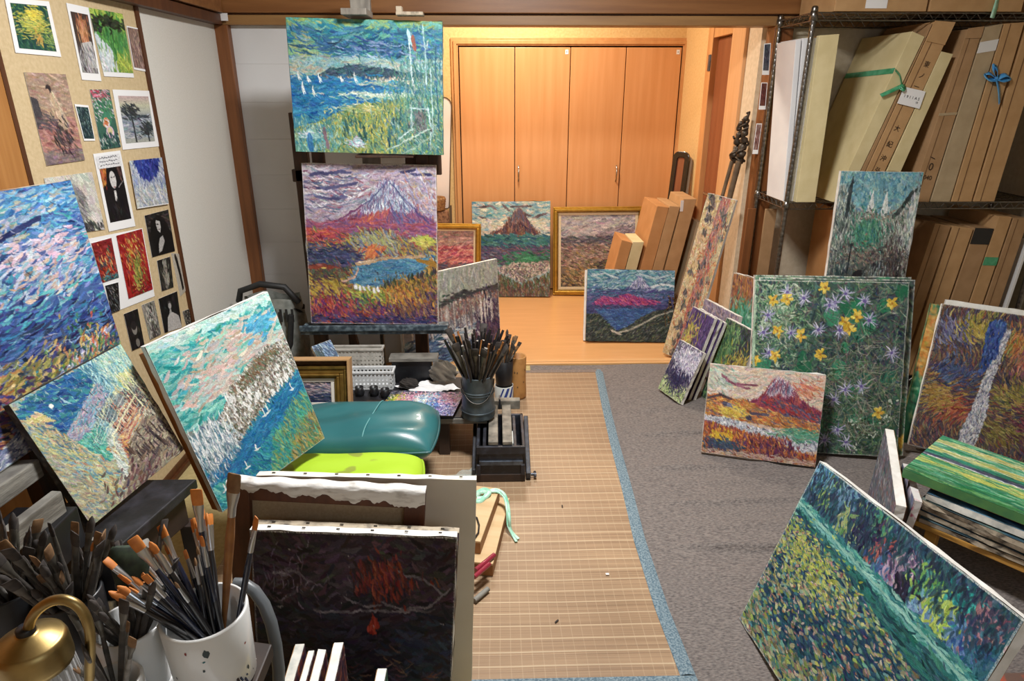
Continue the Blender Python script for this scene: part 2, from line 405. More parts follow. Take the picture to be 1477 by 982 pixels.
# ------------------------------------------------------------------ the paintings
def pt_bay():
    p = Pic(270, 226, '3f8f95', 11)
    p.grad([(0, '5f9a6a'), (.08, '3f8f98'), (.2, '2f6f95'), (.28, '4a9a98'), (.36, '7fb0b0'), (.44, '9ab8b8'), (.47, '2f86a8'), (.6, '1f70b4'), (.7, '2f86b0'), (1, '5f9a80')])
    p.st((0, 0, 1, .12), 240, .12, .03, 8, ['8fae62', '6fae86', '4fa0a0', '9ab870', '3f9aa0', '5ab0b0'])
    p.st((0, .08, 1, .3), 420, .14, .03, lambda u, v: 12 * math.sin(u * 7 + v * 9), ['1f5a8a', '2f6aa4', '2a7a98', '3f9a98', '57a88a', '2a6488', '4a88b8', '1f86a0'])
    p.st((0, .16, .2, .3), 60, .1, .03, 10, ['9ab070', '7fae80', '86b89a'])
    p.st((.2, .16, .95, .24), 70, .14, .02, 5, ['24568e', '2f5f9c', '7a94c4', '285a7a'])
    p.st((.1, .27, .8, .31), 40, .12, .012, 4, ['3f7ab4', '8fb8d0'])
    p.st((0, .29, 1, .43), 330, .12, .025, 3, ['86b2b4', '9abcb4', '6fa8b0', 'b0b8a0', '7ab0c0', '94b4bc'])
    p.st((0, .33, .2, .43), 50, .08, .02, 0, ['b0a890', '8ab0b0'])
    mt = [(.16, .44), (.2, .40), (.26, .36), (.33, .35), (.38, .335), (.45, .325), (.52, .345), (.58, .35), (.62, .345), (.68, .365), (.78, .38), (.88, .375), (1, .39), (1, .44)]
    p.fill(mt, '35506a'); p.st(mt, 260, .05, .014, lambda u, v: 30 * math.sin(u * 20), ['2c4560', '3f5a72', '2a5a5f', '4a6078', '26384f', '3a6a70'])
    p.st((.18, .425, 1, .455), 260, .02, .012, 90, ['e8d8c8', 'd8b0a0', 'f0ead8', 'b08a80', '9ab0a8', 'c0a890', 'e8c8b0', '6a8a8a'])
    p.st((.3, .45, 1, .5), 260, .05, .01, 4, ['c0c8b0', '9ac0b8', 'd8d0b0', '6fa8a8', 'b8b890', '4a9aa8', 'e0e0d0', '88b0a0'])
    p.st((0, .44, .3, .5), 120, .09, .02, 2, ['1f78ac', '2f8ab8', '1f6aa0', '4a98b8'])
    p.st((0, .49, .75, .7), 520, .1, .022, 3, ['1a66b0', '1f74bc', '2a80c0', '1c5ca4', '1f8abc', '2f94c0', '1a70a8'])
    p.st((.42, .54, 1, .58), 120, .06, .012, 6, ['a8c8b0', '6ab0a8', 'c8d0a8', '3a8a98', 'd8d8b0'])
    p.st((.45, .535, .95, .555), 50, .1, .008, 5, ['e0e8d8', 'b0d0c0'])
    hill = [(.22, .74), (.3, .69), (.4, .64), (.5, .61), (.6, .6), (.7, .57), (.82, .55), (1, .55), (1, 1), (.15, 1), (.0, .9), (.0, .82)]
    p.fill(hill, '7f9a5a'); p.st(hill, 1100, .04, .016, lambda u, v: 70 + 40 * math.sin(u * 30), ['9aa84a', 'b8b050', '5f8a5a', '3f7a70', '6f9a60', 'c8b860', '4f8a80', '88a85a', '2f6a70', 'a8b070'])
    p.st((.35, .64, .75, .84), 160, .05, .012, 90, ['c0b048', 'd8c860', 'a8a040', '3a6a58', '88983a'])
    p.st((.28, .63, .55, .68), 40, .05, .01, 6, ['d0c070', 'e0e0b0', '8fb070'])
    for k in range(22):
        u = .3 + .65 * p.rng.random(); v = .66 + .22 * p.rng.random(); p.line([(u, v), (u + .004, v + .06)], .018, ['23504f', '2f5f5a', '1f4a60', '34564a'][k % 4], seg=.02)
    p.st((0, .78, .3, 1), 260, .04, .014, 80, ['4fa0a8', '8fc0b8', '2f80a0', 'a8c8a8', '3f8a90', '6fb0b0'])
    p.st((.7, .3, 1, 1), 620, .07, .012, 84, ['3f8a88', '6f9c88', '34707a', '98b4a4', '4f907a', '2a6a74', '6a9870', '346a90', '5a8a8a'])
    p.st((.75, .6, 1, .98), 160, .06, .012, 60, ['3a7a70', '2f6a70', '7a9c78', '4f8a70', '9ab4a4'])
    for k in range(30): u = .3 + .5 * p.rng.random(); v = .62 + .3 * p.rng.random(); p.line([(u, v), (u + .003, v + .03)], .010, ['2c5a54', '3a5a4a', '24504f', 'd0c060'][k % 4], seg=.02)
    for (u, v, r) in ((.105, .85, .075), (.42, .9, .06)):      # parasol tops
        p.fill([(u - r, v + .035), (u, v - .04), (u + r, v + .035), (u, v + .05)], '8fc8c8' if u < .3 else 'b0a0b8')
        p.st((u - r * .8, v - .01, u + r * .8, v + .04), 24, .04, .012, 20, ['c8e8e8', '6ab0b8', 'd8d8f0'])
    p.line([(.1, .87), (.105, .98)], .05, '2f78b8'); p.line([(.2, .82), (.22, .96)], .03, '8a6a78')
    for u, v, s in ((.075, .54, .06), (.145, .555, .05), (.19, .45, .04), (.05, .44, .04), (.11, .455, .03), (.42, .45, .05), (.33, .45, .03)):
        p.line([(u, v - s), (u + .004, v)], .014, 'f0f0ea'); p.line([(u + .006, v - s * .6), (u + .016, v)], .012, 'd8e8ee')
    p.line([(.775, .07), (.79, .25), (.8, .46)], .009, 'c8e0e4'); p.line([(.87, .03), (.885, .2), (.895, .45)], .010, 'a8d0d6'); p.line([(.775, .08), (.8, .17)], .025, 'a8d8e8')
    p.line([(.805, .12), (.82, .2)], .03, '9a4a3a'); p.line([(.95, .1), (.96, .5), (.97, .8)], .01, '2a5f80'); p.line([(.92, .35), (.93, .85)], .007, 'a8cccc')
    p.line([(.79, .64), (.9, .645), (.92, .8), (.91, .9)], .012, 'bcd8dc'); p.st((.8, .66, .88, .81), 40, .05, .02, 80, ['5a5a64', '6a7478', '4a5a5f', '7a7a78'])
    p.line([(.9, .8), (.78, .87), (.62, .97)], .010, 'b8d0c4'); p.line([(.92, .85), (.8, .95), (.72, 1)], .008, '98b8a8'); p.line([(.79, .64), (.79, .8), (.7, .88)], .012, 'b8d4d4')
    p.st((0, 0, 1, 1), 300, .05, .008, 20, ['5fa8a8', '2f7a7a', '1f6070', '88a880'], aj=1.2, al=.5)
    return p

def pt_fuji_lake():
    p = Pic(234, 278, 'b8a8bc', 12)
    p.st((0, 0, 1, .42), 750, .08, .022, lambda u, v: 14 * math.sin(u * 6 + v * 12), ['a898ac', 'b4a6b8', '988aa4', 'bcaebc', 'a8909c', '8f88ac', 'b09098', 'c4b8c4', 'a0a0b4', 'b89a98'])
    p.st((.02, .06, .48, .26), 130, .09, .013, lambda u, v: 10 * math.sin(u * 12), ['44527c', '5a6a94', 'dcdce8', '8a7a94', '6a8498', 'e8e4ec', '9a5a70'])
    for pts in ([(.06, .07), (.14, .055), (.2, .065)], [(.2, .06), (.28, .05), (.35, .055)], [(.1, .15), (.22, .145), (.4, .12)], [(.1, .2), (.2, .215), (.32, .2)], [(.74, .05), (.84, .03)], [(.82, .06), (.96, .06)]):
        p.line(pts, .022, '4a4a78', jit=.06)
    p.st((.72, .1, 1, .3), 90, .06, .014, 60, ['b89a70', 'c0a090', '8a8ab0', 'd8d0dc', 'a86a60', '9a9ac0'])
    mountain(p, .635, .1, .1, 1.16, .42, ['7a4a70', '9a5068', '8a4a6a', 'a85060', '6a4a80', '9a6a84', 'b05a5a', '7a5090'], ['e8ecf4', 'd0dcec', 'b8c8e4', 'f4f4fa', 'c4d2e8', '8fa4cc', '6a7eb0'], .275, n=1100, L=.07, Wd=.011)
    for pts in ([(.62, .11), (.56, .16), (.5, .215), (.44, .25)], [(.65, .11), (.71, .17), (.77, .22), (.83, .27)]): p.line(pts, .010, '5a6090', jit=.05)
    p.line([(.44, .25), (.3, .32), (.1, .41)], .016, '7a4070'); p.line([(.83, .27), (.92, .34), (1, .38)], .016, '5a4a80')
    p.st([(.635, .27), (.2, .4), (.45, .42), (.62, .3)], 120, .07, .014, 115, ['c05a50', 'd06a4a', 'b04a58', 'a85a78'])
    p.st([(.66, .27), (1, .4), (.7, .42)], 130, .08, .014, 50, ['5a5a94', '6a5a90', '8a5078', '4f5a8f', 'a86a80'])
    p.st((.0, .36, 1, .43), 180, .1, .02, 2, ['8a4a74', 'a04a5c', '7a4a80', '9a5a80', 'b0505a'])
    hl = [(0, .42), (.1, .4), (.25, .43), (.35, .42), (.55, .4), (.62, .4), (.7, .44), (.82, .46), (.9, .44), (1, .45), (1, .6), (.6, .6), (.3, .68), (0, .66)]
    p.fill(hl, '7a6a5a')
    p.st(hl, 950, .07, .016, lambda u, v: 35 if u < .4 else 60, ['b8983a', 'c8a840', '6a6a54', '4a5a80', 'a85040', '7a8a50', 'c06a3a', '5a5070', '8a6a40', '6a7a8a', 'c8b050', '9a4a50'])
    p.st((.0, .41, .25, .47), 60, .07, .02, 20, ['c04a48', 'b83a4a', 'd06040', 'a8405a'])
    p.st((.42, .42, .68, .54), 130, .07, .014, 55, ['9a9a5a', '7a8a70', 'b0a860', '6a7aa0', 'a8a080', '8a9aa8'])
    p.st((.45, .5, .56, .56), 40, .06, .018, -50, ['d06a38', 'c85a48', 'e08040'])
    p.st((.83, .44, .97, .48), 40, .06, .02, 10, ['b8b840', '9aa848', 'c8c050'])
    p.st((0, .53, .36, .63), 260, .07, .018, 12, ['34406a', '3f4f80', '2c3a5c', '5a5a80', '4a4468'])
    p.ink(90, .08, .008, reg=(0, .42, 1, .58), ang=30, aj=.6)
    lake = [(.26, .72), (.34, .685), (.38, .63), (.46, .605), (.6, .585), (.75, .57), (.88, .565), (1, .56), (1, .63), (.93, .66), (.8, .69), (.68, .72), (.56, .76), (.42, .755)]
    p.line([(.38, .61), (.46, .595), (.6, .58), (.88, .56)], .03, 'c09a70'); p.line([(.4, .6), (.6, .58)], .012, 'e8c8a8')
    p.fill(lake, '3f78a4'); p.st(lake, 420, .09, .016, 0, ['3a74a4', '4a86b0', '2f6898', '5a94ae', '3f80a0', '4a7898', '6aa0b4'])
    p.st((.6, .57, 1, .62), 30, .09, .01, 0, ['8ab4c8', 'a8c4d0'])
    p.line([(.26, .725), (.33, .7), (.36, .685)], .022, 'd8a890')
    fore = [(0, .66), (.1, .64), (.25, .65), (.34, .68), (.26, .73), (.4, .765), (.56, .77), (.7, .73), (.84, .69), (1, .64), (1, 1), (0, 1)]
    p.fill(fore, '7a6040')
    p.st(fore, 1500, .05, .017, lambda u, v: 60 if u > .5 else 120, ['a87a34', '8a6a34', 'b0903a', '5a4a3a', '6a7040', 'a05a40', '4a3a50', 'c09040', '7a8048', '884048', '3a3a44', 'b86a34'])
    p.st((0, .63, .3, .73), 200, .04, .014, 60, ['6a3a38', '4a5a48', '5a6050', '3a4a44', '804038', '54603f'])
    p.line([(.0, .645), (.1, .635), (.2, .64)], .02, 'a04a3a')
    p.st((.0, .72, .3, .86), 140, .05, .018, 40, ['b89838', 'c8a83c', '9a7a30', '5a3a58'])
    p.st((.85, .57, 1, .64), 60, .05, .02, 60, ['b07a2c', 'c89034', '5a4a34', '8a6a30'])
    p.st((.36, .77, .64, .86), 140, .05, .018, 30, ['b8b840', 'a8b03c', 'd0c850', '7a9040', '5f7a3a'])
    p.st((.26, .84, .46, .92), 70, .05, .018, 30, ['4f7a48', '6a8a50', '3a5a48'])
    p.st((0, .84, .34, 1), 240, .05, .017, 70, ['b83a48', '9a3058', 'c85040', '7a2a50', '5a3070', 'd06a50'])
    p.st((.3, .88, .75, 1), 230, .05, .017, 50, ['b04a34', '6a3a70', '4a2a58', 'c06a3a', '8a4050', '5a4a80'])
    p.st((.68, .8, 1, 1), 380, .06, .014, 65, ['6a4a6a', '8a5a40', '4a3a60', 'a87a44', '703a50', '3a3050', '9a6a3a'])
    p.st((.6, .7, .84, .84), 120, .05, .017, 70, ['c87a2c', 'b8902f', 'a05a30', 'd09a40'])
    for (u, v) in ((.36, .75), (.42, .765), (.46, .755), (.5, .77), (.53, .765), (.39, .76)):
        p.line([(u, v), (u + .008, v + .018)], .022, 'f0f0f4'); 
    p.st((0, .95, 1, 1), 120, .06, .02, 10, ['2f3a68', '4a3a70', '3a2a50', '5a4a80', '24304f'])
    lk = [(.29, .715), (.36, .69), (.4, .635), (.48, .612), (.62, .592), (.78, .578), (.93, .572), (.9, .63), (.8, .67), (.66, .71), (.55, .745), (.42, .745)]
    p.fill(lk, '3f78a4'); p.st(lk, 300, .08, .014, 0, ['3a74a4', '4a86b0', '2f6898', '5a94ae', '3f80a0', '4a7898', '6aa0b4'])
    p.line([(.4, .615), (.5, .595), (.62, .578), (.78, .565), (.9, .56)], .016, 'c09a70'); p.line([(.27, .725), (.36, .695), (.385, .65)], .016, 'd8a890')
    p.st((.6, .68, 1, .78), 90, .03, .012, 80, ['6a5a2c', '9a7a2c', '4a4a30', 'b8862c'])
    p.line([(.84, .585), (.93, .6), (1, .62)], .03, 'a8782c'); p.line([(0, .63), (.12, .62), (.24, .64)], .014, '8a4038')
    for k in range(26): u = .56 + .42 * p.rng.random(); v = .74 - .1 * (u - .56) / .42 + .02 * p.rng.random(); p.line([(u, v - .012), (u + .004, v + .012)], .014, ['2f3a34', '3a2f3a', '3f4a30'][k % 3], seg=.02)
    for (u, v) in ((.36, .745), (.42, .76), (.46, .752), (.5, .763), (.53, .758)): p.line([(u, v), (u + .005, v + .014)], .014, 'f0f0f4', seg=.02)
    p.ink(160, .05, .008, reg=(0, .62, 1, 1), ang=60, aj=.9)
    return p

def pt_harbour_rain():
    p = Pic(150, 150, 'a8b0a8', 13)
    p.grad([(0, 'b4bab0'), (.35, 'a8b0a8'), (.45, '8a8488'), (.62, '8a90a0'), (1, '3a4a70')])
    p.st((0, 0, 1, .42), 520, .12, .02, 88, ['b0b8a8', 'a4aca8', 'bcc0b4', '9aa09c', 'a8b498', 'c0c4bc', '94a098'])
    p.line([(.28, .4), (.4, .36), (.55, .3), (.62, .27), (.7, .32), (1, .3)], .05, '46484c'); p.st((.4, .29, 1, .36), 90, .05, .03, 20, ['4a4a50', '5a5458', '3a4a48'])
    p.st([(.3, .42), (.6, .33), (1, .34), (1, .5), (.3, .56)], 260, .04, .018, 85, ['9a6a60', 'b07a6a', '8a5a58', 'c0a898', '707078', 'd8d4cc', '6a6a78'])
    p.st([(0, .7), (1, .44), (1, .72), (0, .8)], 520, .07, .014, 85, ['d8d8d8', '9a9aa4', '6a7080', 'c0c0c4', '54586c', 'e8e8e8', '7a8090'])
    p.st((0, .66, 1, 1), 520, .1, .03, -12, ['30507c', '3f6490', '24405f', '5a80a4', '8aa0b8', '2a3a60', '4a7098'])
    p.st((.45, .68, .8, .8), 70, .12, .03, -12, ['c8d0d8', '9ab0c8', 'e0e4e8'])
    p.st((.78, .55, 1, 1), 200, .1, .025, 75, ['4a4060', '5f4a68', '34305a', '6a5a78', '2c2848'])
    for k in range(36): u = p.rng.random(); p.line([(u, .36 + .1 * p.rng.random()), (u + .004, .6 + .1 * p.rng.random())], .01, ['e8e8e4', 'c8c0b8', '6a5a60'][k % 3])
    return p

def pt_blue_fuji():
    p = Pic(330, 420, '3f6fb0', 14)
    p.grad([(0, '3a7ab8'), (.3, '4a78b4'), (.6, '3a5a98'), (1, '4a5a80')])
    p.st((0, 0, 1, .45), 1300, .06, .02, lambda u, v: 25 * math.sin(u * 8 + v * 8) - 10, ['2f6ab4', '3a86c8', '4aa0c8', '2a4a94', '7ab0d8', '3a58a4', '6a8ac8', '24407a', '4ab4c0', '8fb8e0', '3466a8'])
    p.st((0, 0, 1, .12), 260, .06, .022, -12, ['4a94cc', '6ab4d8', '3a7ac0', '8fc4dc', '9aa8b8', '2f8ac0'])
    p.st((.35, .05, .8, .2), 120, .05, .02, -20, ['b0a8a0', '9ab0c8', '4a9ab0', 'c8c0c0', '7a8ab8', 'a8a890'])
    p.line([(.0, .2), (.3, .14), (.6, .18), (.8, .13)], .03, '27356e'); p.line([(.0, .27), (.4, .24), (.7, .27)], .02, '2c3a78')
    p.st((.55, .22, .95, .34), 130, .05, .022, -10, ['e8c0d0', 'd8b8cc', 'e8d0dc', 'c8a8b8', 'b8c0dc'])
    p.st((.5, .3, 1, .46), 200, .05, .022, -30, ['8a9ad0', 'c8a898', 'b8c8e0', '4a5aa0', 'd0b8a8', '3a94b8', '7ab0c8'])
    # snow cone off to the side, its flank running down
    mountain(p, .12, .24, -.6, .95, .58, ['3a4a8a', '2a3a78', '4a5a9a', '2c3060', '5a6ab0', '3f70b0'], ['d0dcf0', 'a8bce0', 'e8f0fa', '7a94cc', '5a78b8'], .42, n=900, L=.07)
    p.st((.1, .42, .55, .6), 160, .05, .02, 40, ['c87a5a', 'b86a4a', '3a9ab0', 'd89a70', '4ab0b8', '6a4a80', '2f4a94'])
    p.st((.3, .45, .8, .62), 260, .07, .022, -22, ['3ab0b8', '2f8ab0', '2a4a98', '4a6ab8', '3a5aa8', '1f3470', '58b8c0'])
    p.st((0, .55, 1, .72), 720, .07, .02, -8, ['2a3f88', '34509c', '22305f', '3f68ac', '2f86b0', '1c2850', '5a78b8', '28489a'])
    p.st((0, .66, .9, .76), 260, .06, .018, -16, ['1c2448', '4a3a50', '6a6a48', '28306a', '8a8aa0', '3a4a80', '3a9aa0'])
    p.st((.25, .68, .75, .82), 260, .045, .02, -40, ['b0a04a', '8a8a40', 'c8b050', '6a7a50', '9a7a3a', '4a4a60', 'd8b878'])
    p.st((0, .76, .6, 1), 520, .045, .022, 35, ['6a3a6a', '3a3a70', 'b06a4a', '4a4a90', 'c08a50', '8a3a70', '2a2a50', 'a04a58', '5a6a9a', 'd09a60', '28385a'])
    path = [(.98, .68), (.82, .7), (.66, .78), (.5, .86), (.36, .94), (.26, 1), (.44, 1), (.6, .92), (.75, .84), (.9, .78)]
    p.fill(path, '8a94b4'); p.st(path, 520, .022, .014, -30, ['e0e4f0', 'b8c0d8', 'f4f6fa', '6a78a8', '98a4c8', '4a5a8a'])
    p.st((.72, .72, 1, 1), 420, .05, .016, 100, ['3a7a5a', '6a9a4a', 'c8a84a', 'd8683a', '2f5a60', '8a3a50', 'e0b868', '4a8a70', '2a3a58', 'c88a48'])
    p.st((0, .6, .15, .72), 40, .05, .02, 0, ['d0d8e8', '8a9ac8'])
    p.ink(260, .06, .008, pal=('1c2450', '2a2050', '142040'), ang=-15, aj=.9)
    p.st((0, 0, 1, .7), 90, .05, .007, -10, ['c0d8ea', 'a8cce0', 'd4dcec'], aj=1.0, al=.6)
    return p

def pt_night_town():
    p = Pic(300, 290, '9ab8a8', 15)
    p.grad([(0, '7ab0b8'), (.35, '90b4b0'), (.7, 'a8a890'), (1, '7a7468')])
    p.st((0, 0, 1, 1), 900, .07, .025, lambda u, v: 60 - 60 * u, ['9ab8a0', 'b8b888', '8aa8a0', 'a8a888', 'c0c098', '94a8a8', 'b0a080'])
    p.st([(0, .2), (.3, .7), (.3, 1), (0, 1)], 420, .07, .02, 50, ['a8b080', 'b8a878', '8a9a88', '6a8a98', 'c0b888', '9a8a70', 'a89a90'])
    sky = [(.0, .12), (.12, .02), (.62, .02), (.66, .12), (.5, .22), (.4, .28), (.28, .34), (.18, .36), (.1, .2)]
    p.fill(sky, '1f5a98'); p.st(sky, 420, .09, .03, 20, ['1a559a', '2464a4', '1f6f9c', '2a7a94', '184a86', '2f8a90', '1f60b0'])
    p.disc(.24, .145, .018, 'f4f8ee'); p.line([(.33, .14), (.36, .19)], .014, '9ac8d8')
    p.st([(.62, 0), (1, 0), (1, .45), (.7, .35)], 460, .07, .016, 78, ['8ac0c0', 'a8d0c8', '6aa8b4', 'b8d4b8', '5a98a8', 'c8dcc4', '88b8a0'])
    p.st([(.58, .0), (.68, .0), (.74, .3), (.66, .34)], 160, .08, .014, 85, ['5a98b0', '3a7a98', '9ad0d8', '2f688a', 'b0d8d0'])
    p.st([(.2, .38), (.64, .16), (.66, .3), (.3, .48)], 420, .05, .014, -24, ['8a90b8', 'a890a8', '6ab0c8', 'b8a0b0', '5aa0b8', '7a6a8a', '8fc0d0', 'c0a8a8'])
    p.st([(.35, .5), (.72, .26), (.76, .36), (.4, .6)], 300, .05, .014, -24, ['7ab8c8', '9accd4', '5aa0b8', 'b8d8cc', '4a90a8', 'c8d4a8'])
    p.st([(.26, .46), (.46, .44), (.5, .66), (.36, .7)], 200, .05, .018, 50, ['3aa898', '4ab8a8', '2f988a', '6ab890', '2f8a98', '7ac8b8'])
    lefts = [(0, .14), (.12, .14), (.2, .4), (.34, .62), (.44, .9), (.3, 1), (0, .3)]
    p.fill(lefts, 'a8b088'); p.st(lefts, 420, .07, .018, 55, ['b8b880', 'c8b868', '94a890', '6a9aa8', 'd0c890', 'b88a68', '4a7a98', '8aa890', 'c8c8a0'])
    p.st([(.03, .16), (.14, .14), (.18, .24)], 40, .06, .02, 20, ['d8a888', 'c8c070', 'e0d090'])
    p.st([(.5, .38), (.78, .26), (.84, .5), (.6, .56)], 420, .035, .015, 70, ['c8cc8a', 'b0b888', 'd8d8a0', '8a9a98', 'c0a878', '7a8a8a', '6a6a70', 'e0e0c0'])
    p.st([(.55, .5), (.92, .34), (.95, .48), (.6, .66)], 300, .05, .014, -24, ['b8685a', 'c88068', 'd8a070', 'a85a5a', 'e0c080', '8a4a4a', 'd8c890'])
    p.st([(.54, .4), (.85, .3), (.86, .36), (.55, .47)], 120, .03, .012, 80, ['4a3a3a', '8a3a3a', '2f3a48', 'c0706a', '5a4a48'])
    p.st([(.8, .2), (.95, .2), (1, .5), (.9, .6), (.82, .3)], 260, .06, .014, 75, ['c8cc78', 'd8d888', 'b8c890', 'e0dca0', '9ab090', '7a8a80'])
    p.st([(.85, .3), (1, .2), (1, .62), (.8, .62)], 260, .035, .012, 80, ['4a4a58', '6a6a68', '9aa090', '34384a', 'b0b0a0', '88806a'])
    p.disc(.6, .42, .05, '6a8088', .06, .8); p.disc(.72, .36, .05, '7a9098', .05, .7)
    p.st([(.42, .62), (.58, .56), (.6, .78), (.5, .84)], 150, .04, .02, 40, ['b8604a', 'c87a50', 'd8a050', '8a4a48', 'e0b868', 'a86a5a'])
    p.st([(.46, .56), (.56, .5), (.5, .84), (.4, .9)], 120, .06, .014, 70, ['d0d8cc', 'a8b8b0', 'e8ece0', '8a9a98'])
    fl = [(.45, .88), (.62, .66), (1, .5), (1, 1), (.36, 1)]
    p.fill(fl, '8a806c'); p.st(fl, 520, .06, .016, -25, ['8a7a68', '9a9078', '6a5a54', 'a89a80', '70645c', '5a4a48', 'a88a78', 'b0a888'])
    for k in range(70):
        u = .55 + .45 * p.rng.random(); v = .62 + .26 * p.rng.random(); p.line([(u, v), (u + .012, v + .05)], .014, ['2f2a2c', '4a3a34', '3a3038', '5a443c'][k % 4], seg=.03)
    for k in range(70):
        u = .35 + .6 * p.rng.random(); v = .2 + .3 * p.rng.random(); p.line([(u, v), (u + .006, v + .02)], .008, ['2f5a70', '3a4a58', '4a7a80'][k % 3])
    R = p.rng
    for k in range(5):                      # rows of windows on the sloping facades
        for i in range(16):
            u = .34 + i * .022; v = .5 - (u - .34) * .72 + k * .022; p.line([(u, v), (u + .003, v + .012)], .007, ['3a6a80', '2f4a60', '4a5a68', '5a8a98'][(k + i) % 4], seg=.02)
    for k in range(9): p.line([(.36 + k * .012, .52 + k * .012), (.7 + k * .02, .27 + k * .03)], .006, ['d8e0c8', 'b8d0c8', '8aa8b0'][k % 3], al=.7)
    for k in range(7): p.line([(.58 + .01 * k, .56 + k * .016), (.9 + .012 * k, .38 + k * .02)], .007, ['e0c890', 'b8604a', 'd8a068', '8a4a40'][k % 4], al=.8)
    for k in range(90):
        u = .56 + .4 * R.random(); v = .50 - (u - .56) * .42 + .07 * R.random(); p.line([(u, v), (u + .004, v + .022)], .009, ['3a2f34', '8a3a3a', 'd8d0b8', '2f3a48', 'c8886a'][k % 5], seg=.02)
    for k in range(60):
        u = .84 + .16 * R.random(); v = .3 + .3 * R.random(); p.line([(u, v), (u + .004, v + .024)], .010, ['2f343c', '4a4a50', 'c8c8b0', '6a6458'][k % 4], seg=.02)
    for pts in ([(.5, .84), (.47, .66), (.52, .56)], [(.52, .56), (.72, .46), (.86, .4)], [(.82, .18), (.88, .5)], [(.9, .2), (.97, .52)]): p.line(pts, .012, 'd8d8a8', jit=.06)
    p.st([(.04, .2), (.14, .22), (.3, .58), (.22, .6)], 120, .04, .012, 60, ['5a7a88', '8a9a78', 'c8b870', '4a6a80', 'd0a080'])
    p.st((.3, .85, .75, 1), 120, .07, .03, -30, ['6a4a48', '7a5a54', '8a7a68', '54484a', '9a8a78'])
    p.st((0, 0, 1, .7), 220, .035, .007, 60, ['e8ecd8', 'd8dcc0', 'f0f0e0'], aj=1.0, al=.5)
    return p

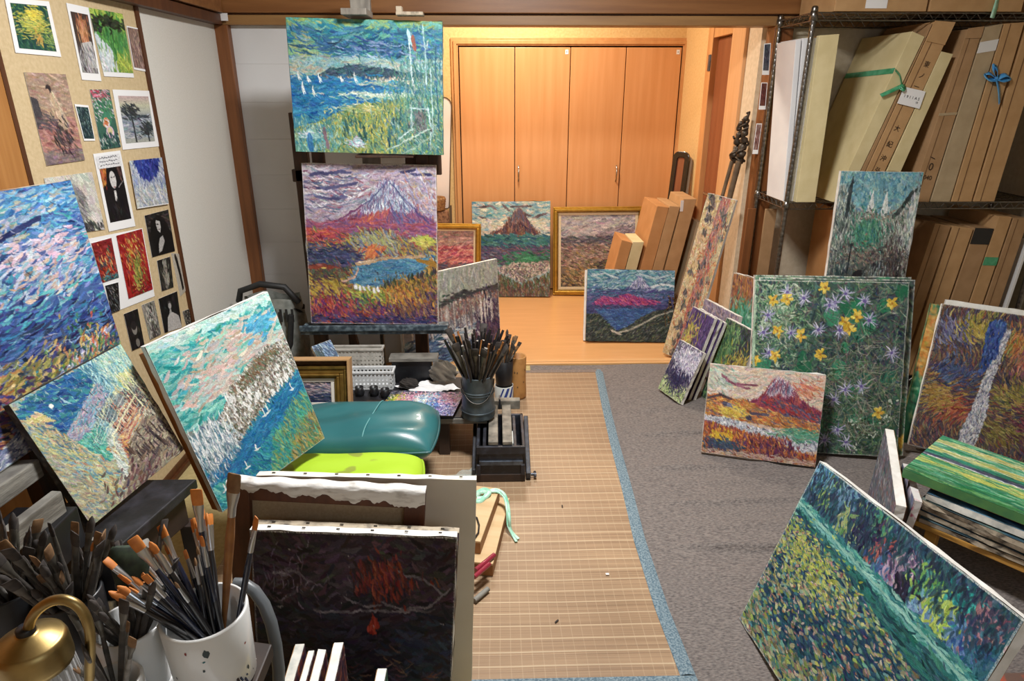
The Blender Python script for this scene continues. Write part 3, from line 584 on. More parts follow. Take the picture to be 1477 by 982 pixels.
def pt_teal_harbour():
    p = Pic(310, 330, '4ab0b0', 16)
    p.grad([(0, '8accc4'), (.15, '4ab4b0'), (.4, '6ab8b0'), (.5, '8a8a80'), (.6, '2a80a8'), (.8, '1f88a0'), (1, '3a8a80')])
    p.st((0, 0, 1, .5), 1000, .12, .03, lambda u, v: -6 + 10 * math.sin(u * 5 + v * 9), ['2fa8a4', '4ab8b0', '6ac8bc', '1f9aa0', '9ad4cc', '38b0b8', '5ab8a8', '2a94a0', '80c8c0'])
    p.st((0, 0, 1, .05), 80, .1, .03, 0, ['c8e4dc', 'a8d8d0'])
    for (u0, v0, u1, v1) in ((.3, .1, .95, .19), (.25, .22, .75, .31), (.1, .33, .5, .4), (.6, .24, 1, .3)):
        p.st((u0, v0, u1, v1), 80, .11, .028, -8, ['d8b8a8', 'c8c0b8', 'e0ccc0', 'b8c0bc', 'c8a898', '9ac8c4'])
    p.st((.72, .1, .95, .2), 30, .08, .03, -20, ['3aa8d8', '58b8e0', '2f98c0'])
    hill = [(.2, .58), (.3, .5), (.42, .4), (.55, .36), (.68, .31), (.8, .29), (1, .3), (1, .52), (.75, .58), (.55, .62), (.38, .7), (.26, .7)]
    p.fill(hill, '8a8478'); p.st(hill, 1500, .022, .014, 70, ['f0f0ea', 'd8d8d0', '6a6258', '8a7a68', 'b8b8b4', '4a5a50', 'e8e4dc', '9aa09a', '5a4a40', 'c8b8a8', 'f4f4f0', '7a8a80'])
    p.st([(.4, .43), (.55, .38), (.68, .33), (.9, .31), (.9, .36), (.5, .46)], 160, .03, .014, 60, ['7a5a40', '5a6a50', '8a6a50', '6a7a60'])
    for k in range(80): u = .35 + .6 * p.rng.random(); v = .42 + .14 * p.rng.random(); p.line([(u, v), (u + .002, v + .025)], .014, ['f8f8f4', 'e8ecec'][k % 2], seg=.02)
    p.st([(.0, .56), (.2, .5), (.38, .66), (.34, .74), (.05, .78), (0, .7)], 420, .06, .012, 82, ['e8eef0', '9ab0bc', 'c8d4dc', '6a8a9a', 'b8c4d0', 'f4f6f8', '4a7088'])
    sea = [(0, .78), (.1, .78), (.34, .73), (.4, .69), (.58, .62), (.78, .57), (1, .52), (1, 1), (0, 1)]
    p.fill(sea, '1f7fa8'); p.st(sea, 1500, .07, .017, lambda u, v: 60 + 20 * math.sin(u * 9), ['1a78ac', '2088a8', '1f94a4', '2a6a9c', '1f84b8', '38a0a0', '166898', '2f9ab0'])
    p.st([(0, .78), (.4, .7), (1, .52), (1, .62), (.3, .84), (0, .9)], 260, .08, .018, -15, ['1a64a4', '1f70b0', '1a78b8', '2580b0'])
    p.st([(.45, 1), (.6, .8), (.85, .68), (1, .66), (1, 1)], 420, .08, .016, 65, ['2f9a90', '4aa888', '2a8890', '68a878', '3a7a80', '8a9a5a'])
    p.st([(.66, 1), (.8, .85), (1, .8), (1, 1)], 260, .08, .016, 60, ['8a8a48', 'a08a4a', '5a8a60', '7a6a48', '3a8078', 'b09a5a'])
    p.st([(0, .86), (.2, .86), (.3, 1), (0, 1)], 160, .07, .018, 30, ['2a9aa8', '6ac0b8', '3ab0b0', '1f8098'])
    for u, v, s in ((.62, .64, .08), (.58, .65, .05), (.3, .86, .03), (.2, .92, .03), (.42, .8, .025), (.88, .6, .04), (.08, .9, .03)):
        p.line([(u, v - s), (u + .004, v)], .011, 'f4f6f4', seg=.02); p.line([(u - .012, v + .006), (u + .018, v + .003)], .012, 'e8f0f0', seg=.02)
    for u in (.02, .06, .1, .14, .18, .22, .27, .31): p.line([(u, .5), (u + .004, .7)], .008, 'e8f0f4')
    for k in range(150): u = .3 + .7 * p.rng.random(); v = .56 - .27 * (u - .3) / .7 + .16 * p.rng.random(); p.st((u - .008, v - .006, u + .008, v + .006), 2, .016, .012, 80, ['5a5048', '7a6a58', '4a5a50', '9a8a78', 'b8b4a8', '6a5a4c'])
    p.st([(0, .7), (.3, .64), (.36, .72), (.1, .82), (0, .82)], 90, .05, .012, 85, ['4a6a80', '6a8aa0', 'f4f6f8', '8aa0b0'])
    p.st((0, 0, 1, .5), 60, .06, .008, -10, ['c8e4e0', 'b8dcdc'], al=.5)
    return p

def pt_dark_fuji():
    p = Pic(320, 270, '28222e', 17)
    p.grad([(0, '3a3038'), (.15, '3c2c3c'), (.4, '2a2236'), (.7, '1f1c2c'), (.8, '3a3a3e'), (1, '34343a')])
    p.st((0, 0, 1, .3), 420, .12, .03, lambda u, v: 14 * math.sin(u * 9 + v * 11), ['3c2c3c', '4a3448', '32282e', '2c2430', '443040', '36302c', '3a2a40'])
    p.st((0, .28, 1, .78), 560, .13, .03, lambda u, v: 12 * math.sin(u * 7), ['241e30', '1e1a2a', '2c2438', '1c2236', '30263a', '222034', '2a1e2c'])
    p.st((.7, .4, .97, .62), 60, .12, .03, 10, ['1f2a48', '24304f', '1a2440'])
    red = [(.48, .16), (.56, .1), (.72, .12), (.78, .24), (.68, .27), (.64, .2), (.62, .33), (.6, .33), (.58, .22), (.5, .26)]
    p.fill(red, '3c1f24'); p.st(red, 90, .05, .02, 70, ['6a2620', '7a2c20', '4a1f28', '8a3422', '38203a', '2a2230'])
    p.st((.57, .36, .61, .41), 14, .04, .025, 90, ['a83420', 'c03a24'])
    for pts in ([(.45, .27), (.55, .31), (.62, .3)], [(.64, .29), (.75, .31), (.88, .29), (.97, .22)], [(.3, .33), (.5, .33), (.7, .32), (.9, .31)], [(.1, .18), (.2, .16), (.28, .2)], [(.72, .16), (.85, .18), (.94, .24)]):
        p.line(pts, .011, '76707c', jit=.06)
    p.st((.02, .1, .3, .32), 40, .05, .01, 20, ['6a5a6a', '80748a', '54465a'], aj=1.2)
    p.st((.2, .8, 1, 1), 700, .035, .018, 20, ['5a5a5c', '6a6868', '3a3c40', '807e7a', '2a2c34', '4a4a48', '747470'], aj=1.5)
    p.st((.3, .78, .95, .83), 90, .06, .02, -4, ['6a6a6c', '888886', '4a4a50'])
    p.st((.72, .84, .97, .92), 90, .07, .03, -3, ['1c302c', '24403a', '1a2a2c'])
    p.disc(.93, .81, .02, '8a8a84')
    p.st((0, .8, .3, 1), 160, .07, .025, 10, ['24222c', '302e38', '1c1a24'])
    for k in range(14): p.disc(p.rng.random(), p.rng.random() * .8, .005, 'b8b0b4')
    p.st((.54, .12, .76, .24), 40, .05, .018, 60, ['8a3020', 'a03c24', '742430'])
    p.st((.5, .55, .9, .7), 30, .08, .01, 12, ['6a3a3a', '4a3a58', '7a5a50'])
    return p

def pt_alcove_fuji():
    p = Pic(150, 180, '8ab0b8', 18)
    p.st((0, 0, 1, .36), 420, .1, .03, 5, ['8ab0b4', '6aa0b0', 'a8c0bc', '4f90a8', 'c8c8b0', 'd8ccb0', '7ab0b8'])
    for pts in ([(.1, .06), (.25, .05), (.3, .08)], [(.5, .06), (.75, .05)], [(.1, .16), (.25, .2)], [(.78, .17), (.95, .13)], [(.62, .12), (.75, .15)], [(.4, .04), (.48, .1)]):
        p.line(pts, .028, '6a5a60', jit=.08)
    p.st((0, .18, 1, .36), 140, .09, .03, 8, ['d8d0b8', 'e0d4c0', 'b8c4b8', 'c8b8a0'])
    mountain(p, .6, .11, .1, 1.0, .4, ['7a4a40', '5a4048', '8a5a48', '4a3a48', '9a6a58', '3f3a50'], ['b89a90', '8a6a68', '6a4a48'], .17, n=420, L=.12, Wd=.025)
    p.st([(.0, .36), (.4, .34), (.6, .38), (.95, .33), (1, .36), (.6, .42), (0, .42)], 60, .09, .025, 5, ['e0d8c8', 'c8c8c0'])
    p.st((0, .36, 1, .52), 320, .12, .03, 8, ['2f7078', '3a8080', '2a5a78', '3f7a68', '24506a', '4a8a88'])
    p.st((0, .47, 1, .66), 420, .09, .022, 20, ['4a4868', '5a4a60', '3a3a58', '74607a', '2f4a60', '8a5a60', '6a5a80'])
    p.st((.5, .56, 1, .7), 130, .1, .03, 5, ['2f7a58', '3a8a60', '2a6a50'])
    cw = [(.28, .7), (.5, .64), (.98, .62), (1, .72), (.8, .78), (.62, .84), (.4, .76)]
    p.st(cw, 420, .035, .022, 30, ['c8bcb0', 'd8ccc0', 'a89890', '7a6a68', '5a6a58', '6a5a70'], aj=1.4)
    p.st([(0, .72), (.3, .74), (.6, .86), (.85, .8), (1, .74), (1, 1), (0, 1)], 560, .07, .02, 85, ['3f5a3a', '54683f', '6a5a48', '2f4034', '7a4a40', '4a6a48', '808058', '5a3a38'])
    p.st((0, .9, 1, 1), 120, .08, .02, 85, ['6a4a48', '4a4a48', '8a6a58'])
    return p

def pt_valley(seed=19):
    p = Pic(150, 150, 'a8a0a0', seed)
    p.grad([(0, 'b0aca8'), (.3, 'b8a8a8'), (.5, '8a7a70'), (1, '6a5a4a')])
    p.st((0, 0, 1, .32), 260, .14, .035, -8, ['c0b4b0', 'a8a4a8', 'd0c4c0', '9a949c', 'b8a8a8', '8a8a94'])
    p.st([(.4, .34), (.6, .2), (.8, .16), (1, .14), (1, .34)], 120, .1, .03, -20, ['8a7a80', 'a09098', '746a78', 'c0b0b0'])
    p.st((0, .3, 1, .46), 240, .1, .025, 4, ['5a5260', '6f6068', '44404f', '8a7a78', '4f5a60'])
    p.st((0, .4, 1, .72), 420, .06, .025, 10, ['a88a78', '7a5a58', 'b89a88', '5a4a48', '8a7a58', 'c8a898', '6a6a50', '94605a'])
    p.st([(0, .9), (.5, .66), (1, .5), (1, .8), (.4, 1), (0, 1)], 320, .09, .03, -25, ['4a4a44', '3a3a40', '5a5048', '6a6450', '2f343a'])
    p.st((0, .72, .6, 1), 240, .06, .028, 30, ['a8884a', '8a6a48', 'b89a68', '6a6a40', 'c8a878', '5a4a40'])
    return p

def pt_red_sunset():
    p = Pic(110, 110, '8a6a70', 20)
    p.grad([(0, 'b08a80'), (.3, 'a0646a'), (.5, '7a4a5a'), (1, '4a4a60')])
    p.st((0, 0, 1, .3), 200, .14, .04, -6, ['a8887a', 'b89080', '8a7a78', 'c8988a', '9a6a68'])
    p.st((0, .25, 1, .5), 260, .14, .035, -10, ['b84a5a', 'c86a68', '9a3a50', 'd88a80', '8a4a60', 'e0a090'])
    p.st((0, .5, 1, 1), 300, .12, .035, -4, ['6a4a60', '4a4a68', '7a5a58', '54506a', '8a6050', '3a4058'])
    return p

def pt_purple_fuji():
    p = Pic(210, 168, '5a80a0', 21)
    p.grad([(0, '5a98a8'), (.3, '6a94a8'), (.45, '5a5a90'), (.6, '3a4a80'), (1, '34403f')])
    p.st((0, 0, 1, .36), 520, .1, .022, lambda u, v: 18 * math.sin(u * 9 + v * 10), ['4a94a0', '6aa8b0', '8ab4c0', '3a7a94', '5a88b0', '9ac0c4', 'b8ccd4', '4a6a98'])
    p.line([(.05, .1), (.2, .06), (.35, .12)], .02, 'd0e0e4'); p.line([(.6, .06), (.8, .12), (.95, .06)], .02, 'c0d4dc'); p.line([(.72, .24), (.85, .2), (1, .22)], .03, 'd8e4ec')
    mountain(p, .6, .11, .38, .8, .3, ['4a4a88', '5a5a98', '3a3a70', '6a6aa8'], ['e8e8f4', 'b8bce0', 'd0d4f0', '8a8ac0'], .24, n=260, L=.07)
    p.line([(.2, .26), (.45, .29), (.7, .28), (.9, .25)], .025, 'a8c0d4')
    p.st((0, .28, 1, .44), 320, .1, .022, -8, ['3f4a80', '4a5a98', '5a4a88', '34406a', '6a70a8', '3a6a90'])
    rd = [(.06, .5), (.2, .37), (.35, .4), (.45, .34), (.6, .38), (.75, .42), (.85, .44), (.7, .5), (.4, .54), (.15, .55)]
    p.fill(rd, '8a3a78'); p.st(rd, 380, .07, .018, 25, ['b83a70', 'd04a7a', '8a3080', '6a2a78', 'e06a88', '9a4a98', 'a83060'])
    p.st((0, .5, 1, .62), 260, .1, .02, 2, ['3a3a70', '4a4a84', '2f3a68', '5a4a80'])
    lk = [(.12, .56), (.5, .54), (.8, .54), (.62, .66), (.5, .78), (.34, .84), (.24, .7)]
    p.fill(lk, '3a5a98'); p.st(lk, 260, .1, .02, 2, ['34589c', '4068a8', '2f4a88', '4a78b0', '38609a'])
    fg = [(0, .62), (.15, .62), (.26, .76), (.36, .86), (.5, .78), (.62, .66), (.8, .56), (1, .52), (1, 1), (0, 1)]
    p.fill(fg, '2f3a38'); p.st(fg, 620, .06, .017, -35, ['2a3a34', '3f4a3a', '1f2a30', '54604a', '4a4a4a', '6a7058', '34444a', '23302c', '707a70'])
    p.line([(.36, .88), (.5, .84), (.66, .74), (.8, .64), (1, .56)], .025, 'a8a898'); p.line([(.3, .85), (.4, .9)], .03, 'c8c0b0')
    p.ink(160, .07, .008, pal=('141c34', '1c2440', '1a2a30'), ang=10, aj=.8)
    return p

def pt_abstract_tall():
    p = Pic(120, 330, 'c8b080', 22)
    p.st((0, 0, 1, 1), 900, .14, .06, 20, ['d0b888', 'c8a870', 'd8c49a', 'b89868', 'c8b890', 'c09a78', 'd8c8a0'], aj=.8)
    p.st([(.5, 0), (.85, 0), (.7, 1), (.4, 1)], 420, .2, .04, 95, ['b06a60', 'c08078', '9a5a58', 'c8988a', 'a84a48', '8a7a80', 'c06058'])
    p.st((.15, .1, 1, .9), 130, .14, .03, 10, ['c86a48', 'd08858', 'b85a48', '9a7a58'], aj=.5)
    for k in range(46): u = .1 + .8 * p.rng.random(); v = p.rng.random(); p.st((u - .06, v - .015, u + .06, v + .015), 5, .12, .06, 60, ['6a6260', '5a5458', '7a7470', '4a4448'], aj=1.0)
    p.st((.6, 0, 1, 1), 120, .12, .03, 80, ['8a9a78', 'a8b088', 'd87a50', 'b8a888'])
    return p

def pt_street():
    p = Pic(160, 190, '6a8a88', 23)
    p.grad([(0, '5a98b0'), (.25, '7aa8b0'), (.35, '7a9088'), (.8, '5a6058'), (1, '54604f')])
    p.st((0, 0, 1, .33), 420, .08, .03, 20, ['5a9ab0', '4a8aa8', '7ab0b8', '8ab8b8', '6aa4b4', '9ac0b8'], aj=1.2)
    for u in (.43, .6): p.fill([(u - .05, .34), (u - .03, .24), (u - .012, .18), (u, .13), (u + .012, .18), (u + .03, .24), (u + .05, .34)], 'dfe6e4'); p.st((u - .03, .22, u + .03, .34), 14, .06, .015, 90, ['f4f6f4', 'c0ccc8'])
    p.st((.2, .31, .9, .38), 110, .06, .02, 5, ['a89a90', 'c8c8bc', '9a6a58', '6a7a78', '4a5a58'])
    p.st([(0, .12), (.1, .1), (.2, .25), (.32, .34), (.3, .7), (0, .9)], 520, .07, .016, 85, ['8a9a90', 'b8c0b4', '4a5a58', '6a7a78', 'd0d8cc', '344448', '9aa498', '3f4c50'])
    p.line([(.155, .05), (.15, .3)], .03, '2f3c44'); p.line([(.145, .1), (.14, .34)], .04, '3a464a')
    p.st([(.55, .42), (.75, .3), (.95, .12), (1, .1), (1, .8), (.7, .62)], 620, .06, .018, 70, ['9aa49c', 'c0c8bc', '5a6462', '7a8a80', 'dce0d4', '3a4446', 'a8b2a8', '84786c'])
    p.line([(.72, .34), (.82, .26), (.9, .16), (1, .12)], .05, '3a4444'); p.st((.9, .16, .98, .7), 80, .08, .03, 90, ['b8c4c0', 'd8dcd4', '8aa0a0'])
    tree = [(.28, .42), (.36, .37), (.5, .36), (.6, .44), (.58, .56), (.45, .62), (.3, .58)]
    p.st((.24, .34, .66, .64), 120, .05, .022, 70, ['3f8a70', '58a088', '2f7060', '4a9a80']); p.st(tree, 200, .05, .022, 70, ['3f8a70', '58a088', '2f7060', '6aa880', '3a7a80', '4a9a70'])
    p.st((.15, .58, .9, .72), 240, .04, .02, 20, ['7a5a58', '9a7a70', '5a5454', '8a8a80', '3a4044', 'a8a090'])
    p.st((.62, .55, 1, .98), 300, .06, .016, 88, ['4a4a48', '5a4a4a', '3a3a3c', '74706a', '6a5450', '2c2c30'])
    p.disc(.41, .8, .09, '2a2a2e', .065); p.disc(.6, .72, .05, '303038', .05); p.st((.5, .7, .72, .86), 70, .05, .02, 85, ['8a9a98', 'b0b8b4', '54605f', '3a4448'])
    p.line([(.26, .56), (.25, .82)], .02, '20282c'); p.disc(.26, .56, .025, '28343a')
    p.st([(0, .9), (.25, .82), (.7, .86), (.75, 1), (0, 1)], 260, .1, .022, -3, ['5f6f58', '6a7a5c', '54644f', '7a8468', '4a5a4c'])
    p.st((0, .7, .3, .95), 120, .06, .015, 80, ['3a5058', '24343a', '5a6a68', '486468'])
    p.ink(110, .06, .01, pal=('1f282c', '2a3034'), ang=80, aj=.7)
    return p

def pt_flowers(seed=24, big=True, W=300, H=330):
    p = Pic(W, H, '3f5a50', seed)
    p.st((0, 0, 1, 1), 1500, .07, .018, lambda u, v: 60 * math.sin(u * 9 + v * 7), ['3f6a58', '2f5a4c', '4a7a60', '34505a', '5a7a5c', '2a4048', '3a4a58', '6a8a68', '48584a', '5a4a50', '2f3a4a'], aj=1.2)
    p.st((0, 0, .3, .4), 320, .05, .014, 60, ['8aa884', 'a8bc98', '6a9a70', 'b8c8a8', '4a8058'], aj=1.2)
    p.st((.5, .2, 1, .8), 320, .07, .014, 40, ['4a4a5c', '3a3a4a', '5a5060', '2c3444', '6a5a58', '34445a'], aj=1.2)
    R = p.rng
    gs = ['1f8054', '2a8a5c', '207058', '1c6c48', '2f9064']
    for k in range(26 if big else 10):
        u, v = R.random(2); r = .022 + .026 * R.random(); col = gs[k % 5]
        for a in range(5): t = a * 1.26 + R.random(); p.disc(u + r * .7 * math.cos(t), v + r * .7 * math.sin(t), r * .72, col, al=.85)
    p.st((0, 0, 1, 1), 500, .07, .008, 45, ['6a9070', '88a484', '4a7a5c', '5a4c4c', '8a8470', '24423a', '1f3a34'], aj=1.2, al=.75)
    p.st((.45, .45, 1, 1), 420, .07, .014, 60, ['2f5a44', '3a6a4c', '24483c', '4a5a44', '2c4a34', '5a7a50'], aj=1.2)
    p.st((.5, .3, 1, .95), 240, .12, .006, 30, ['9a9a80', '7a6a60', 'b8b8a0', '54705a'], aj=1.2, al=.8)
    lil = [(.22, .07), (.33, .1), (.53, .12), (.6, .07), (.72, .11), (.1, .2), (.08, .3), (.44, .28), (.58, .28), (.76, .22), (.26, .3), (.12, .42), (.5, .14), (.64, .62), (.74, .6), (.56, .68), (.6, .86), (.66, .93), (.52, .92), (.92, .4)] if big else [tuple(R.random(2)) for _ in range(8)]
    for u, v in lil:
        n = 14
        for a in range(n):
            t = 2 * PI * a / n + R.normal(0, .2); r = .026 + .022 * R.random()
            p.line([(u, v), (u + r * math.cos(t), v + r * math.sin(t) * .95)], .007, ['c0bcdc', 'a09cc8', 'd8d4ec', '7a78a8'][a % 4], seg=.05)
        p.disc(u, v, .012, '6a5aa0')
    yl = [(.13, .115), (.22, .11), (.46, .035), (.61, .235), (.64, .27), (.68, .2), (.9, .12), (.17, .29), (.33, .31), (.16, .44), (.46, .42), (.03, .47), (.86, .745)] if big else [tuple(R.random(2)) for _ in range(7)]
    for u, v in yl:
        for a in range(5):
            t = 2 * PI * a / 5 + R.random() * .5; p.st((u + .022 * math.cos(t) - .006, v + .022 * math.sin(t) - .006, u + .022 * math.cos(t) + .006, v + .022 * math.sin(t) + .006), 4, .03, .02, math.degrees(t), ['e0b02c', 'e8c038', 'd09a24', 'f0cc50'])
        p.disc(u, v, .009, 'b87a1c')
    wh = [(.9, .78), (.94, .68), (.84, .88), (.72, .96), (.3, .74), (.7, .8)] if big else []
    for u, v in wh:
        for a in range(10): p.disc(u + R.normal(0, .018), v + R.normal(0, .014), .007, 'c8d4c0')
    if big:
        p.line([(.0, .0), (.02, .5), (.0, 1)], .02, '9ab898'); 
    return p

def pt_orange_fuji():
    p = Pic(220, 180, 'd8b8a0', 25)
    p.st((0, 0, 1, .42), 520, .1, .028, lambda u, v: 14 * math.sin(u * 8 + v * 9), ['dcc0a8', 'e4ccb8', 'd0b8a8', 'c8c0b0', 'e0b8a0', 'd8c8b8', 'b8b8a8', 'e8c8a8'])
    p.st((.02, .08, .22, .26), 60, .08, .03, 30, ['a8c0b0', 'c8d0c0', 'b8b8a8', '8aa898'])
    for pts in ([(.12, .12), (.22, .2), (.36, .24)], [(.26, .2), (.42, .19)], [(.8, .12), (.86, .16), (.92, .15)]): p.line(pts, .024, '9a5a70', jit=.08)
    p.st((.78, .1, .95, .24), 40, .08, .025, 30, ['d87a58', 'e09068', 'c86a60', 'e8b090'])
    mountain(p, .62, .1, .28, 1.1, .46, ['8a3048', '9a3a50', '6a2a50', 'a84a4a', '7a3058', 'b85048'], ['f0e8ec', 'd8b8c4', 'c08a9a', 'e8d0d8'], .24, n=520, L=.1, Wd=.02)
    p.st([(.5, .36), (.62, .3), (1, .46), (1, .52), (.55, .46)], 160, .08, .02, 30, ['5a4a68', 'c04a34', '6a3a58', 'b83a3a', '4a5a70'])
    hl = [(0, .36), (.1, .32), (.2, .36), (.36, .36), (.5, .44), (.7, .48), (1, .54), (1, .66), (.7, .62), (.4, .6), (.15, .58), (0, .6)]
    p.fill(hl, 'c0803f'); p.st(hl, 620, .08, .02, 22, ['d08a34', 'c87030', '6a5a68', 'd8a048', 'b85a34', '8a6a50', 'e0a858', '54506a', 'a86a40', 'd87038'])
    p.line([(.02, .38), (.12, .33), (.22, .37)], .025, '4a3a40'); p.line([(.16, .42), (.3, .48), (.4, .56)], .06, '5a5a74', jit=.08); p.line([(.4, .5), (.55, .5)], .03, '5a5268')
    p.st((.16, .46, .34, .56), 60, .06, .025, 30, ['d8b838', 'c8a838', 'e8c858'])
    wb = [(0, .58), (.2, .58), (.45, .64), (.7, .68), (1, .66), (1, .82), (.85, .86), (.6, .74), (.3, .7), (0, .66)]
    p.fill(wb, 'b0b0b8'); p.st(wb, 520, .035, .018, 8, ['e0e0e4', 'b8bcc8', '8a90a0', 'f0f0f0', '6a7080', 'c8ccd8'], aj=1)
    p.st((.68, .62, 1, .72), 100, .09, .02, 3, ['4a9a78', '68a888', '3f8a74', '8ab890'])
    fg = [(0, .64), (.25, .68), (.45, .74), (.6, .74), (.8, .86), (1, .88), (1, 1), (0, .97)]
    p.fill(fg, 'a05a2c'); p.st(fg, 720, .06, .022, 75, ['c87030', 'b8582c', 'd88a30', '8a4a34', '6a3a48', 'e0a030', 'a04038', '743458', 'c86034'])
    p.st((.1, .76, .24, .84), 50, .05, .03, 60, ['e0b828', 'd8a82c']); p.st((.05, .84, .35, .94), 110, .06, .025, 30, ['3a4a68', '34546a', '4a4a58', '2f3a58'])
    p.st((.4, .78, .8, 1), 240, .06, .022, 70, ['6a3050', '8a3a40', '5a2a58', 'a04a38', '4a2a4a', 'c06a3a'])
    p.st((0, .94, 1, 1), 90, .08, .02, 5, ['b89a80', 'a8806a', 'c8b0a0'])
    p.ink(150, .07, .009, pal=('5a2038', '4a2a40', '6a3030'), ang=20, aj=.9)
    return p

def pt_ravine(seed=26):
    p = Pic(300, 340, '5a4a50', seed)
    fan = lambda u, v: 110 - 60 * math.sin(v * 8) if u < .5 else 60 + 50 * math.sin(v * 7)
    p.st((0, 0, 1, 1), 2200, .07, .013, fan, ['6a4a44', '4a4a60', '8a6a48', '3a3a54', 'a05a40', '5a5a44', '7a4a5a', 'b08a58', '34445a', '94644a', '54384a', '8a8058'], jit=.05)
    for (u, v, pal) in ((.15, .18, ['6a6a90', '8a8ab0', '4a4a78']), (.3, .12, ['b09a3a', '8a8a3a', 'c8b050']), (.2, .45, ['4a5a8a', '5a70a0', '34406a']), (.25, .7, ['b0503a', 'c86a48', '8a3a3a']), (.12, .62, ['a8843c', 'c09a48']), (.6, .2, ['c8703a', 'd08a48', 'a8a048']), (.75, .3, ['b85a48', '8a4a58', 'c8886a']), (.65, .55, ['9a8a3a', '7a7a40', 'b8a050']), (.62, .8, ['8a7a3a', '6a5a38', 'a89a50']), (.85, .7, ['7a3a4a', '94404f', '5a3048'])):
        p.st((u - .12, v - .08, u + .12, v + .08), 90, .07, .015, fan, pal)
    st_ = [(.46, .1), (.52, .12), (.5, .3), (.48, .5), (.5, .7), (.46, 1), (.34, 1), (.36, .8), (.4, .6), (.42, .4), (.44, .25)]
    p.fill(st_, '9aa0b0'); p.st(st_, 900, .03, .013, 95, ['e8e8ec', 'b8bcc8', '8a90a4', 'f4f4f4', '6a7490', 'c8ccd8', 'd0c8c0'])
    p.st([(.36, .06), (.48, .06), (.46, .3), (.38, .45), (.36, .2)], 160, .05, .02, 95, ['2f4a98', '3a5aa8', '243a7a', '4a70b8'])
    p.ink(320, .07, .008, pal=('241e2c', '2c2434', '1c2434'), ang=60, aj=1)
    return p

def pt_small(seed, base, pals, W=90, H=110, ang=60, dark=True, aj=.8):
    p = Pic(W, H, base, seed)
    n = int(420)
    for reg, pal in pals: p.st(reg, n, .12, .035, ang, pal, aj=aj)
    if dark: p.ink(60, .12, .012, ang=ang, aj=1)
    return p

def pt_lily():
    p = Pic(520, 500, '1f4a60', 27)
    p.st((0, 0, 1, .3), 1200, .06, .018, 88, ['1f5a68', '2a6a78', '1c4460', '34506a', '244a50', '2f7a80', '3a5a80', '1a3048', '4a6a8a'])
    for (u, v, pal, n) in ((.1, .08, ['8ab04a', '6a9a50', 'a8c060'], 50), (.06, .05, ['4a8ab0', '6aa8c8'], 60), (.25, .06, ['5a88a8', '7aa0b8', '2a4a70'], 70), (.3, .16, ['8aa85a', '6a9a60', 'b0b870'], 40), (.42, .1, ['3a8a70', '6aa86a', '2f7a70'], 60), (.5, .15, ['b04a4a', 'c06058', '8a3a48'], 50), (.55, .2, ['4a70a8', '3a5a98', '6a88b8'], 70), (.6, .16, ['a88aa8', 'c0a8b8', '8a6a90'], 70), (.66, .21, ['1c1c34', '242440'], 50), (.72, .14, ['3a9a80', '6ab050', '98c050'], 60), (.74, .24, ['5a8ab8', '7aa8c8'], 60), (.84, .14, ['1fa8a0', '2fb8b0', '188a8c'], 80), (.8, .2, ['a8c848', '88b83c', 'c0d860'], 40), (.9, .2, ['4a78b8', '2f5aa0', '6a94c8'], 80), (.93, .12, ['a0687a', 'b8848c', '744a60'], 60), (.97, .2, ['1f5a78', '2a6a80'], 70), (.38, .13, ['2c3458', '1f2848'], 50)):
        p.st((u - .05, v - .06, u + .05, v + .06), n, .05, .018, 80, pal, aj=.5)
    p.st([(0, .22), (1, .27), (1, .36), (0, .3)], 500, .06, .016, 3, ['2f8a88', '4aa49a', '247a80', '68b8a8', '1c6470', '8accb8'])
    p.line([(0, .25), (.3, .27), (.6, .29), (1, .31)], .014, '8ac8b8'); p.line([(0, .27), (.4, .29), (1, .335)], .01, '6ab4b0')
    p.st([(0, .29), (1, .34), (1, .48), (.55, .38), (0, .34)], 420, .08, .02, 4, ['1f6a6c', '267870', '1a5a64', '2f8478', '1c5058'])
    water = [(0, .3), (.5, .37), (1, .46), (1, 1), (0, 1)]
    p.st(water, 2400, .04, .016, 5, ['173a5c', '1c4a68', '1a5a70', '24406a', '142c4a', '2a6a80', '1f3a70', '1c5a5c'])
    R = p.rng
    pads = [hx(k) for k in ('8aa84a', 'a8b850', '6a9a60', 'c0c860', '4a8a70', '8ab088', 'a8a870', 'c8c890', '5a9a9a', '9aa890', 'b8b088', '7ac0b0', 'a89a78', '98885a', '3a7a80', 'd0d08a')]
    k = 0
    M = p.mask(water)
    while k < 2900:
        u, v = R.random(), .3 + .7 * R.random()
        i, j = int(v * p.H), int(u * p.W)
        if not M[min(i, p.H - 1), min(j, p.W - 1)]: continue
        k += 1
        d = math.sin(u * 6 + v * 3) + math.sin(v * 14 + u * 4)
        if d < -.5 and R.random() < .65: continue
        z = .55 + .9 * v
        p.stroke(u * p.W, v * p.H, R.normal(.08, .3), .022 * p.S * z, .0125 * p.S * z, np.clip(pads[R.integers(len(pads))] * (.68 + .45 * R.random()) + R.normal(0, .03, 3), 0, 1), .9)
    p.st(water, 260, .02, .011, 5, ['c89a98', 'd8b0a8', 'b87a80', 'e0c8b8', 'a85a60', 'c87a5a'], aj=.6)
    p.st((.0, .34, .4, .55), 200, .025, .012, 5, ['b8c448', 'd0d058', '98b048'], aj=.4)
    p.st((0, 0, 1, .2), 300, .05, .016, 88, ['1c3a54', '1f4a58', '24304a', '2a5a64', '1a2c48'], al=.7)
    p.finish(.84, gain=.86); p.done = True
    return p

